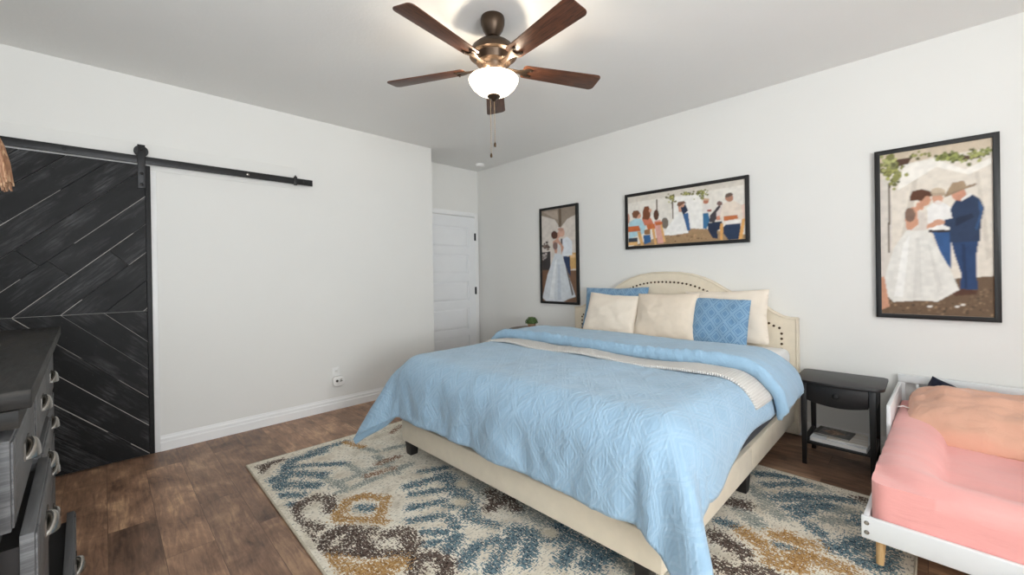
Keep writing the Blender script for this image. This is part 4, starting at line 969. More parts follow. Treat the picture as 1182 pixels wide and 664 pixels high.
('p',(118,96,75),[(0.577,0.037),(0.569,0.031),(0.558,0.032),(0.556,0.039),(0.569,0.042)]),
('p',(141,115,89),[(0.531,0.061),(0.519,0.052),(0.502,0.054),(0.5,0.064),(0.519,0.069)]),
('p',(119,97,75),[(0.027,0.008),(0.016,0.001),(0.003,0.003),(0.001,0.011),(0.017,0.015)]),
('p',(124,102,79),[(0.188,0.085),(0.177,0.078),(0.161,0.08),(0.159,0.088),(0.178,0.093)]),
('p',(82,67,52),[(0.323,0.056),(0.311,0.048),(0.295,0.05),(0.293,0.059),(0.312,0.064)]),
('p',(148,121,94),[(0.736,0.074),(0.726,0.066),(0.713,0.068),(0.711,0.076),(0.727,0.08)]),
('p',(104,85,66),[(0.596,0.059),(0.589,0.054),(0.58,0.055),(0.579,0.061),(0.59,0.063)]),
('p',(96,79,61),[(0.941,0.078),(0.935,0.074),(0.927,0.075),(0.926,0.08),(0.936,0.082)]),
('p',(101,83,64),[(0.865,0.055),(0.854,0.047),(0.84,0.049),(0.838,0.058),(0.855,0.063)]),
('p',(78,64,50),[(0.382,0.028),(0.372,0.02),(0.357,0.022),(0.355,0.031),(0.372,0.035)]),
('p',(131,107,83),[(0.414,0.065),(0.402,0.056),(0.385,0.058),(0.382,0.068),(0.402,0.074)]),
('p',(99,81,63),[(0.691,0.055),(0.683,0.05),(0.673,0.051),(0.671,0.057),(0.684,0.061)]),
('p',(154,126,97),[(0.908,0.08),(0.897,0.071),(0.882,0.074),(0.88,0.083),(0.897,0.087)]),
('p',(83,68,52),[(0.199,0.05),(0.192,0.045),(0.182,0.046),(0.18,0.052),(0.192,0.055)]),
('p',(130,106,82),[(0.674,0.054),(0.668,0.049),(0.659,0.05),(0.657,0.056),(0.668,0.059)]),
('p',(154,126,98),[(0.271,0.039),(0.26,0.031),(0.244,0.033),(0.242,0.042),(0.261,0.046)]),
('p',(149,122,94),[(0.777,0.073),(0.769,0.066),(0.758,0.068),(0.756,0.075),(0.77,0.078)]),
('p',(90,73,57),[(0.919,0.029),(0.913,0.024),(0.905,0.025),(0.904,0.03),(0.914,0.033)]),
('p',(93,76,59),[(0.58,0.014),(0.573,0.008),(0.563,0.01),(0.562,0.016),(0.573,0.019)]),
('p',(82,67,52),[(0.797,0.021),(0.786,0.012),(0.772,0.014),(0.769,0.023),(0.787,0.028)]),
('p',(144,117,91),[(0.596,0.04),(0.586,0.034),(0.574,0.035),(0.572,0.043),(0.587,0.047)]),
('p',(150,122,95),[(0.656,0.045),(0.647,0.039),(0.635,0.04),(0.634,0.047),(0.647,0.051)]),
('p',(138,112,87),[(0.685,0.052),(0.676,0.046),(0.664,0.047),(0.663,0.055),(0.677,0.058)]),
('p',(115,94,73),[(0.498,0.043),(0.486,0.034),(0.469,0.037),(0.467,0.047),(0.487,0.052)]),
('p',(122,100,77),[(0.627,0.043),(0.618,0.036),(0.606,0.038),(0.604,0.045),(0.618,0.049)]),
('p',(123,100,77),[(0.605,0.078),(0.593,0.069),(0.576,0.071),(0.574,0.081),(0.594,0.086)]),
('p',(78,63,49),[(0.795,0.033),(0.787,0.026),(0.775,0.028),(0.773,0.035),(0.787,0.039)]),
('p',(129,106,82),[(0.68,0.059),(0.673,0.054),(0.663,0.055),(0.662,0.061),(0.673,0.064)]),
('p',(103,84,65),[(0.359,0.026),(0.349,0.019),(0.335,0.021),(0.333,0.029),(0.349,0.033)]),
('p',(94,77,60),[(0.264,0.052),(0.256,0.047),(0.246,0.048),(0.244,0.054),(0.257,0.057)]),
('p',(120,98,76),[(0.431,0.123),(0.42,0.115),(0.404,0.117),(0.402,0.126),(0.42,0.13)]),
('p',(100,82,63),[(0.759,0.026),(0.752,0.02),(0.742,0.022),(0.74,0.028),(0.752,0.031)]),
('p',(131,107,83),[(0.674,0.052),(0.667,0.047),(0.657,0.048),(0.656,0.054),(0.668,0.057)]),
('p',(104,85,66),[(0.954,0.073),(0.946,0.066),(0.935,0.068),(0.933,0.075),(0.946,0.079)]),
('p',(143,116,90),[(0.482,0.052),(0.472,0.045),(0.459,0.047),(0.457,0.055),(0.473,0.058)]),
('p',(114,93,72),[(0.458,0.048),(0.449,0.042),(0.437,0.044),(0.435,0.051),(0.449,0.054)]),
('p',(134,109,84),[(0.789,0.043),(0.779,0.035),(0.765,0.037),(0.763,0.045),(0.779,0.05)]),
('p',(145,118,91),[(0.448,0.078),(0.436,0.069),(0.42,0.071),(0.418,0.081),(0.437,0.086)]),
('p',(116,95,73),[(0.509,0.047),(0.498,0.039),(0.483,0.041),(0.48,0.05),(0.498,0.054)]),
('p',(129,105,81),[(0.105,0.012),(0.097,0.007),(0.088,0.008),(0.086,0.014),(0.098,0.017)]),
('p',(108,88,68),[(0.681,0.058),(0.669,0.049),(0.653,0.051),(0.65,0.061),(0.669,0.066)]),
('p',(146,119,92),[(0.748,0.07),(0.739,0.063),(0.726,0.065),(0.725,0.072),(0.74,0.076)]),
('p',(150,122,95),[(0.153,0.055),(0.14,0.046),(0.122,0.048),(0.12,0.058),(0.141,0.063)]),
('p',(110,90,69),[(0.821,0.042),(0.812,0.036),(0.801,0.037),(0.799,0.044),(0.813,0.048)]),
('p',(94,77,59),[(0.816,0.1),(0.807,0.093),(0.794,0.095),(0.793,0.102),(0.807,0.106)]),
('p',(125,102,79),[(0.371,0.006),(0.361,-0.001),(0.348,0.001),(0.346,0.009),(0.362,0.012)]),
('p',(115,94,73),[(0.502,0.061),(0.491,0.053),(0.477,0.055),(0.474,0.064),(0.491,0.068)]),
('p',(148,121,94),[(0.3,0.096),(0.287,0.087),(0.27,0.09),(0.267,0.1),(0.288,0.105)]),
('p',(98,80,62),[(0.634,0.096),(0.626,0.09),(0.615,0.092),(0.614,0.099),(0.627,0.102)]),
('p',(81,66,51),[(-0.01,0.045),(-0.022,0.037),(-0.039,0.039),(-0.041,0.048),(-0.021,0.053)]),
('p',(115,94,73),[(0.51,0.042),(0.499,0.034),(0.485,0.036),(0.483,0.045),(0.5,0.049)]),
('p',(132,107,83),[(0.828,0.044),(0.817,0.036),(0.803,0.038),(0.801,0.047),(0.818,0.051)]),
('p',(144,117,91),[(0.489,0.057),(0.48,0.051),(0.468,0.052),(0.466,0.06),(0.481,0.063)]),
('p',(128,104,81),[(0.922,0.04),(0.915,0.034),(0.904,0.036),(0.903,0.042),(0.915,0.046)]),
('p',(123,100,78),[(0.549,0.02),(0.537,0.012),(0.521,0.014),(0.519,0.023),(0.538,0.028)]),
('p',(82,67,52),[(0.549,0.079),(0.538,0.072),(0.523,0.074),(0.521,0.082),(0.538,0.087)]),
('p',(97,79,61),[(0.541,0.091),(0.535,0.086),(0.525,0.088),(0.524,0.093),(0.535,0.096)]),
('p',(78,64,49),[(0.225,0.022),(0.215,0.015),(0.203,0.017),(0.201,0.024),(0.216,0.028)]),
('p',(97,79,61),[(0.537,0.008),(0.527,0.001),(0.513,0.003),(0.511,0.011),(0.527,0.015)]),
('p',(106,86,67),[(0.733,0.035),(0.727,0.03),(0.718,0.031),(0.717,0.037),(0.727,0.039)]),
('p',(84,69,53),[(0.533,0.063),(0.522,0.055),(0.506,0.057),(0.504,0.066),(0.522,0.07)]),
('p',(100,81,63),[(0.891,0.088),(0.883,0.082),(0.872,0.084),(0.871,0.091),(0.884,0.094)]),
('p',(78,63,49),[(0.606,0.025),(0.594,0.016),(0.578,0.018),(0.575,0.028),(0.595,0.033)]),
('p',(108,88,68),[(0.518,0.061),(0.508,0.054),(0.496,0.056),(0.494,0.063),(0.509,0.067)]),
('p',(99,80,62),[(0.431,0.086),(0.423,0.08),(0.412,0.082),(0.41,0.088),(0.424,0.092)]),
('p',(92,75,58),[(0.56,0.04),(0.55,0.032),(0.535,0.034),(0.533,0.043),(0.55,0.048)]),
('p',(128,104,81),[(0.774,0.037),(0.764,0.03),(0.751,0.032),(0.749,0.04),(0.765,0.044)]),
('p',(113,92,71),[(0.188,0.039),(0.177,0.031),(0.162,0.033),(0.16,0.042),(0.178,0.046)]),
('p',(78,63,49),[(0.336,0.088),(0.328,0.082),(0.317,0.084),(0.316,0.09),(0.328,0.093)]),
('p',(130,106,82),[(0.558,0.072),(0.547,0.065),(0.534,0.066),(0.532,0.075),(0.548,0.079)]),
('p',(146,119,92),[(0.11,0.068),(0.1,0.06),(0.085,0.062),(0.083,0.07),(0.1,0.074)]),
('p',(115,94,73),[(0.1,0.016),(0.088,0.008),(0.073,0.01),(0.07,0.019),(0.089,0.024)]),
('p',(81,66,51),[(0.667,0.072),(0.66,0.066),(0.649,0.067),(0.648,0.074),(0.66,0.077)]),
('p',(143,117,91),[(0.761,0.025),(0.754,0.02),(0.745,0.021),(0.744,0.026),(0.755,0.029)]),
('p',(155,126,98),[(0.582,0.008),(0.574,0.002),(0.563,0.004),(0.561,0.01),(0.574,0.014)]),
('p',(154,126,97),[(0.966,0.043),(0.955,0.034),(0.94,0.036),(0.938,0.046),(0.955,0.05)]),
('p',(107,88,68),[(0.598,0.057),(0.589,0.05),(0.576,0.052),(0.574,0.059),(0.589,0.063)]),
('p',(88,71,55),[(0.798,0.066),(0.791,0.06),(0.78,0.062),(0.779,0.068),(0.791,0.071)]),
('p',(120,98,76),[(0.362,0.062),(0.349,0.053),(0.331,0.055),(0.329,0.065),(0.35,0.071)]),
('p',(120,98,76),[(0.172,0.082),(0.159,0.073),(0.142,0.075),(0.139,0.085),(0.16,0.09)]),
('p',(147,120,93),[(0.528,0.047),(0.517,0.04),(0.503,0.042),(0.501,0.05),(0.518,0.054)]),
('p',(110,90,70),[(0.338,0.095),(0.326,0.086),(0.309,0.088),(0.307,0.098),(0.327,0.103)]),
('p',(107,87,67),[(0.751,0.045),(0.743,0.039),(0.732,0.04),(0.73,0.047),(0.743,0.051)]),
('p',(154,126,97),[(0.764,0.024),(0.757,0.019),(0.749,0.02),(0.747,0.026),(0.758,0.028)]),
('p',(148,121,94),[(0.468,0.03),(0.457,0.022),(0.442,0.024),(0.439,0.033),(0.457,0.038)]),
('p',(152,124,96),[(0.156,0.054),(0.147,0.048),(0.136,0.05),(0.134,0.056),(0.148,0.06)]),
('p',(119,97,75),[(0.378,0.033),(0.367,0.025),(0.352,0.027),(0.349,0.035),(0.367,0.04)]),
('p',(88,72,55),[(0.62,0.042),(0.607,0.033),(0.59,0.035),(0.588,0.046),(0.608,0.051)]),
('p',(86,70,54),[(0.311,-0.002),(0.303,-0.008),(0.292,-0.007),(0.29,-0.0),(0.304,0.003)]),
('p',(105,86,66),[(0.852,0.157),(0.841,0.149),(0.826,0.151),(0.824,0.161),(0.842,0.165)]),
('p',(82,67,52),[(0.841,0.055),(0.83,0.047),(0.816,0.049),(0.814,0.058),(0.831,0.063)]),
('p',(86,70,54),[(0.908,0.042),(0.897,0.033),(0.882,0.035),(0.88,0.045),(0.897,0.05)]),
('p',(110,89,69),[(0.988,0.162),(0.98,0.157),(0.971,0.159),(0.969,0.165),(0.981,0.168)]),
('p',(147,120,93),[(0.915,0.131),(0.903,0.122),(0.888,0.125),(0.886,0.134),(0.904,0.139)]),
('p',(97,79,61),[(0.918,0.137),(0.907,0.129),(0.892,0.131),(0.89,0.141),(0.908,0.145)]),
('p',(126,103,80),[(0.957,0.151),(0.95,0.146),(0.941,0.148),(0.939,0.154),(0.951,0.156)]),
('p',(78,64,50),[(0.927,0.075),(0.918,0.069),(0.907,0.07),(0.905,0.078),(0.919,0.081)]),
('p',(116,95,73),[(1.037,0.054),(1.03,0.048),(1.02,0.05),(1.018,0.056),(1.03,0.059)]),
('p',(85,69,53),[(0.915,0.148),(0.904,0.14),(0.89,0.142),(0.888,0.151),(0.905,0.156)]),
('p',(116,95,73),[(0.889,0.104),(0.877,0.096),(0.862,0.098),(0.859,0.108),(0.878,0.113)]),
('p',(151,123,95),[(0.931,0.076),(0.922,0.069),(0.91,0.071),(0.908,0.079),(0.923,0.083)]),
('p',(109,89,69),[(0.93,0.105),(0.923,0.099),(0.912,0.101),(0.91,0.107),(0.923,0.111)]),
('p',(97,79,61),[(0.891,0.091),(0.88,0.083),(0.865,0.085),(0.863,0.094),(0.881,0.099)]),
('p',(143,117,90),[(0.956,0.139),(0.948,0.133),(0.935,0.134),(0.934,0.142),(0.948,0.146)]),
('p',(119,97,75),[(1.011,0.096),(1.004,0.091),(0.995,0.092),(0.994,0.098),(1.005,0.101)]),
('p',(99,81,63),[(0.805,0.08),(0.793,0.071),(0.777,0.074),(0.775,0.083),(0.794,0.088)]),
('p',(126,103,80),[(0.903,0.074),(0.896,0.069),(0.887,0.07),(0.886,0.076),(0.897,0.079)]),
('p',(120,98,76),[(0.907,0.143),(0.901,0.139),(0.893,0.14),(0.891,0.145),(0.901,0.148)]),
('p',(147,120,93),[(0.889,0.109),(0.877,0.1),(0.862,0.102),(0.86,0.112),(0.878,0.117)]),
('p',(114,93,72),[(0.935,0.156),(0.926,0.149),(0.913,0.151),(0.911,0.159),(0.926,0.162)]),
('p',(134,109,84),[(0.908,0.114),(0.899,0.107),(0.886,0.109),(0.884,0.117),(0.899,0.121)]),
('p',(110,90,70),[(0.922,0.148),(0.912,0.14),(0.898,0.142),(0.895,0.151),(0.912,0.155)]),
('p',(112,92,71),[(0.952,0.16),(0.944,0.154),(0.932,0.156),(0.931,0.163),(0.944,0.167)]),
('p',(81,66,51),[(1.018,0.08),(1.01,0.074),(0.999,0.075),(0.998,0.082),(1.011,0.086)]),
('p',(98,80,62),[(0.907,0.168),(0.9,0.163),(0.891,0.164),(0.89,0.17),(0.901,0.172)]),
('p',(122,99,77),[(0.951,0.131),(0.94,0.123),(0.925,0.125),(0.922,0.135),(0.94,0.139)]),
('p',(84,68,53),[(0.979,0.154),(0.973,0.15),(0.964,0.151),(0.963,0.156),(0.973,0.159)]),
('p',(86,70,54),[(0.982,0.09),(0.975,0.085),(0.967,0.086),(0.965,0.091),(0.976,0.094)]),
('p',(104,85,66),[(0.896,0.121),(0.889,0.116),(0.88,0.117),(0.878,0.123),(0.889,0.126)]),
('p',(123,100,78),[(0.863,0.095),(0.851,0.086),(0.836,0.088),(0.833,0.098),(0.852,0.103)]),
('p',(121,99,76),[(0.793,0.06),(0.785,0.054),(0.775,0.056),(0.773,0.062),(0.786,0.065)]),
('p',(147,120,93),[(0.83,0.133),(0.821,0.126),(0.808,0.128),(0.806,0.136),(0.821,0.14)]),
('p',(107,87,67),[(0.982,0.106),(0.971,0.098),(0.957,0.1),(0.955,0.109),(0.972,0.113)]),
('p',(124,101,78),[(0.907,0.113),(0.899,0.108),(0.889,0.109),(0.887,0.115),(0.9,0.119)]),
('p',(114,93,72),[(0.983,0.122),(0.977,0.117),(0.968,0.119),(0.967,0.124),(0.977,0.127)]),
('p',(113,92,71),[(0.865,0.134),(0.859,0.129),(0.85,0.131),(0.849,0.136),(0.859,0.138)]),
('p',(150,123,95),[(0.997,0.013),(0.986,0.005),(0.971,0.007),(0.968,0.016),(0.986,0.021)]),
('p',(117,96,74),[(0.974,0.065),(0.968,0.059),(0.959,0.061),(0.957,0.067),(0.968,0.069)]),
('p',(89,73,56),[(0.886,0.107),(0.876,0.1),(0.862,0.102),(0.86,0.11),(0.876,0.114)]),
('p',(118,96,74),[(0.812,0.078),(0.804,0.072),(0.794,0.074),(0.792,0.08),(0.805,0.084)]),
('p',(102,84,65),[(0.961,0.124),(0.952,0.117),(0.939,0.119),(0.937,0.127),(0.952,0.131)]),
('p',(112,92,71),[(0.999,0.113),(0.99,0.106),(0.977,0.108),(0.976,0.116),(0.99,0.12)]),
('p',(125,102,79),[(0.839,0.115),(0.827,0.107),(0.811,0.109),(0.809,0.119),(0.827,0.124)]),
('p',(135,110,85),[(0.983,0.09),(0.976,0.084),(0.966,0.086),(0.964,0.092),(0.976,0.096)]),
('p',(132,108,84),[(0.942,0.155),(0.931,0.147),(0.916,0.149),(0.914,0.158),(0.931,0.163)]),
('p',(106,86,67),[(0.916,0.084),(0.909,0.079),(0.9,0.08),(0.898,0.086),(0.909,0.089)]),
('p',(84,69,53),[(0.876,0.161),(0.866,0.154),(0.852,0.156),(0.85,0.164),(0.866,0.168)]),
('p',(153,125,97),[(0.904,0.142),(0.898,0.137),(0.889,0.138),(0.888,0.144),(0.898,0.146)]),
('p',(119,97,75),[(0.961,0.119),(0.954,0.114),(0.945,0.116),(0.944,0.122),(0.955,0.124)]),
('p',(101,83,64),[(0.849,0.042),(0.839,0.035),(0.826,0.036),(0.824,0.045),(0.84,0.049)]),
('p',(100,82,63),[(0.905,0.008),(0.897,0.002),(0.886,0.003),(0.885,0.01),(0.898,0.014)]),
('p',(95,77,60),[(0.922,0.115),(0.911,0.106),(0.896,0.109),(0.893,0.118),(0.911,0.123)]),
('p',(91,74,57),[(0.98,0.149),(0.972,0.142),(0.96,0.144),(0.959,0.151),(0.972,0.155)]),
('p',(151,123,96),[(0.947,0.119),(0.94,0.114),(0.931,0.115),(0.929,0.121),(0.94,0.124)]),
('p',(131,107,83),[(0.91,0.101),(0.9,0.094),(0.887,0.096),(0.885,0.104),(0.901,0.108)]),
('p',(139,114,88),[(0.864,0.065),(0.858,0.06),(0.849,0.061),(0.847,0.067),(0.858,0.069)]),
('p',(102,83,65),[(0.974,0.046),(0.963,0.038),(0.949,0.04),(0.947,0.049),(0.964,0.054)]),
('p',(115,94,73),[(0.84,0.159),(0.832,0.153),(0.822,0.155),(0.82,0.161),(0.832,0.164)]),
('p',(111,91,70),[(0.868,0.192),(0.856,0.184),(0.841,0.187),(0.839,0.196),(0.857,0.201)]),
('p',(234,231,227),[(0.444,0.642),(0.503,0.669),(0.595,0.664),(0.672,0.629),(0.653,0.498),(0.459,0.505)]),
('p',(48,84,132),[(0.464,0.501),(0.653,0.494),(0.648,0.274),(0.587,0.335),(0.538,0.406),(0.499,0.484)]),
('p',(50,40,36),[(0.459,0.509),(0.656,0.502),(0.656,0.488),(0.458,0.495)]),
('p',(205,155,130),[(0.59,0.691),(0.584,0.675),(0.568,0.662),(0.546,0.658),(0.523,0.661),(0.504,0.672),(0.494,0.688),(0.494,0.706),(0.505,0.721),(0.525,0.729),(0.548,0.73),(0.57,0.722),(0.585,0.708)]),
('p',(225,215,208),[(0.581,0.665),(0.577,0.659),(0.566,0.655),(0.55,0.653),(0.534,0.655),(0.521,0.659),(0.513,0.666),(0.513,0.672),(0.521,0.677),(0.535,0.68),(0.551,0.68),(0.566,0.677),(0.577,0.671)]),
('p',(200,182,158),[(0.61,0.728),(0.603,0.718),(0.582,0.711),(0.553,0.709),(0.521,0.712),(0.495,0.72),(0.481,0.731),(0.481,0.742),(0.496,0.751),(0.522,0.755),(0.554,0.754),(0.583,0.748),(0.603,0.739)]),
('p',(180,160,138),[(0.484,0.728),(0.608,0.724),(0.618,0.706),(0.493,0.709)]),
('p',(224,221,214),[(0.254,0.518),(0.45,0.511),(0.51,0.437),(0.659,0.247),(0.717,0.152),(0.53,0.081),(0.365,0.085),(0.116,0.073),(0.033,0.125),(0.043,0.249),(0.125,0.407)]),
('p',(214,211,204),[(0.345,0.466),(0.375,0.465),(0.396,0.11),(0.305,0.098)]),
('p',(214,211,204),[(0.448,0.423),(0.468,0.423),(0.578,0.151),(0.531,0.131)]),
('p',(236,234,229),[(0.221,0.429),(0.284,0.487),(0.212,0.107),(0.123,0.106)]),
('p',(205,152,124),[(0.235,0.613),(0.304,0.657),(0.373,0.646),(0.384,0.582),(0.451,0.544),(0.553,0.567),(0.592,0.55),(0.5,0.523),(0.346,0.509),(0.254,0.52)]),
('p',(216,206,196),[(0.355,0.633),(0.426,0.61),(0.448,0.556),(0.441,0.509),(0.291,0.511),(0.365,0.548)]),
('p',(128,102,88),[(0.339,0.606),(0.333,0.586),(0.316,0.571),(0.292,0.565),(0.268,0.569),(0.247,0.581),(0.236,0.601),(0.237,0.622),(0.249,0.64),(0.27,0.65),(0.295,0.651),(0.318,0.643),(0.334,0.626)]),
('p',(205,152,124),[(0.356,0.682),(0.424,0.668),(0.409,0.63),(0.337,0.64)]),
('p',(205,152,124),[(0.481,0.688),(0.474,0.671),(0.457,0.659),(0.433,0.654),(0.408,0.658),(0.387,0.669),(0.376,0.686),(0.376,0.703),(0.389,0.718),(0.41,0.727),(0.435,0.728),(0.459,0.72),(0.475,0.706)]),
('p',(92,58,40),[(0.29,0.721),(0.315,0.751),(0.397,0.758),(0.476,0.741),(0.493,0.709),(0.434,0.712),(0.398,0.687),(0.338,0.695),(0.29,0.694)]),
('p',(38,64,104),[(0.654,0.433),(0.881,0.427),(0.859,0.339),(0.868,0.154),(0.723,0.148),(0.736,0.247),(0.688,0.342)]),
('p',(30,50,84),[(0.739,0.416),(0.772,0.415),(0.788,0.162),(0.761,0.162)]),
('p',(42,58,86),[(0.695,0.669),(0.818,0.701),(0.896,0.668),(0.929,0.615),(0.902,0.536),(0.894,0.427),(0.646,0.43),(0.642,0.517),(0.592,0.531),(0.604,0.564),(0.666,0.569),(0.65,0.623)]),
('p',(30,42,66),[(0.693,0.568),(0.829,0.589),(0.85,0.568),(0.692,0.519)]),
('p',(52,84,126),[(0.888,0.66),(0.924,0.616),(0.902,0.558),(0.869,0.486),(0.854,0.505),(0.892,0.577)]),
('p',(200,145,120),[(0.786,0.701),(0.778,0.684),(0.758,0.671),(0.73,0.666),(0.701,0.67),(0.676,0.682),(0.662,0.7),(0.662,0.719),(0.677,0.734),(0.702,0.743),(0.732,0.744),(0.76,0.735),(0.779,0.72)]),
('p',(232,228,224),[(0.745,0.678),(0.821,0.706),(0.831,0.691),(0.745,0.663)]),
('p',(148,126,103),[(0.596,0.694),(0.63,0.734),(0.869,0.756),(0.864,0.744),(0.757,0.727),(0.629,0.698)]),
('p',(165,142,115),[(0.63,0.734),(0.67,0.775),(0.769,0.779),(0.797,0.739),(0.647,0.718)]),
('p',(208,158,132),[(0.604,0.549),(0.598,0.542),(0.581,0.536),(0.558,0.534),(0.534,0.536),(0.513,0.542),(0.502,0.549),(0.502,0.558),(0.514,0.565),(0.535,0.568),(0.559,0.568),(0.582,0.564),(0.598,0.557)]),
('p',(86,56,42),[(0.656,0.131),(0.739,0.158),(0.868,0.15),(0.862,0.129),(0.684,0.116)]),
('p',(205,152,124),[(-0.016,0.228),(0.03,0.232),(0.08,0.043),(-0.003,0.021)]),
('p',(225,220,212),[(0.486,0.052),(0.483,0.05),(0.474,0.047),(0.463,0.046),(0.45,0.046),(0.439,0.047),(0.434,0.05),(0.434,0.053),(0.44,0.055),(0.45,0.057),(0.463,0.058),(0.475,0.057),(0.483,0.055)]),
('p',(225,220,212),[(0.721,0.056),(0.718,0.053),(0.711,0.051),(0.701,0.05),(0.691,0.05),(0.682,0.051),(0.677,0.053),(0.677,0.056),(0.682,0.059),(0.691,0.06),(0.702,0.061),(0.712,0.06),(0.718,0.058)]),
('p',(225,220,212),[(0.77,0.066),(0.768,0.064),(0.761,0.061),(0.751,0.06),(0.741,0.06),(0.732,0.062),(0.727,0.064),(0.727,0.067),(0.732,0.069),(0.741,0.071),(0.751,0.071),(0.761,0.071),(0.768,0.069)])]
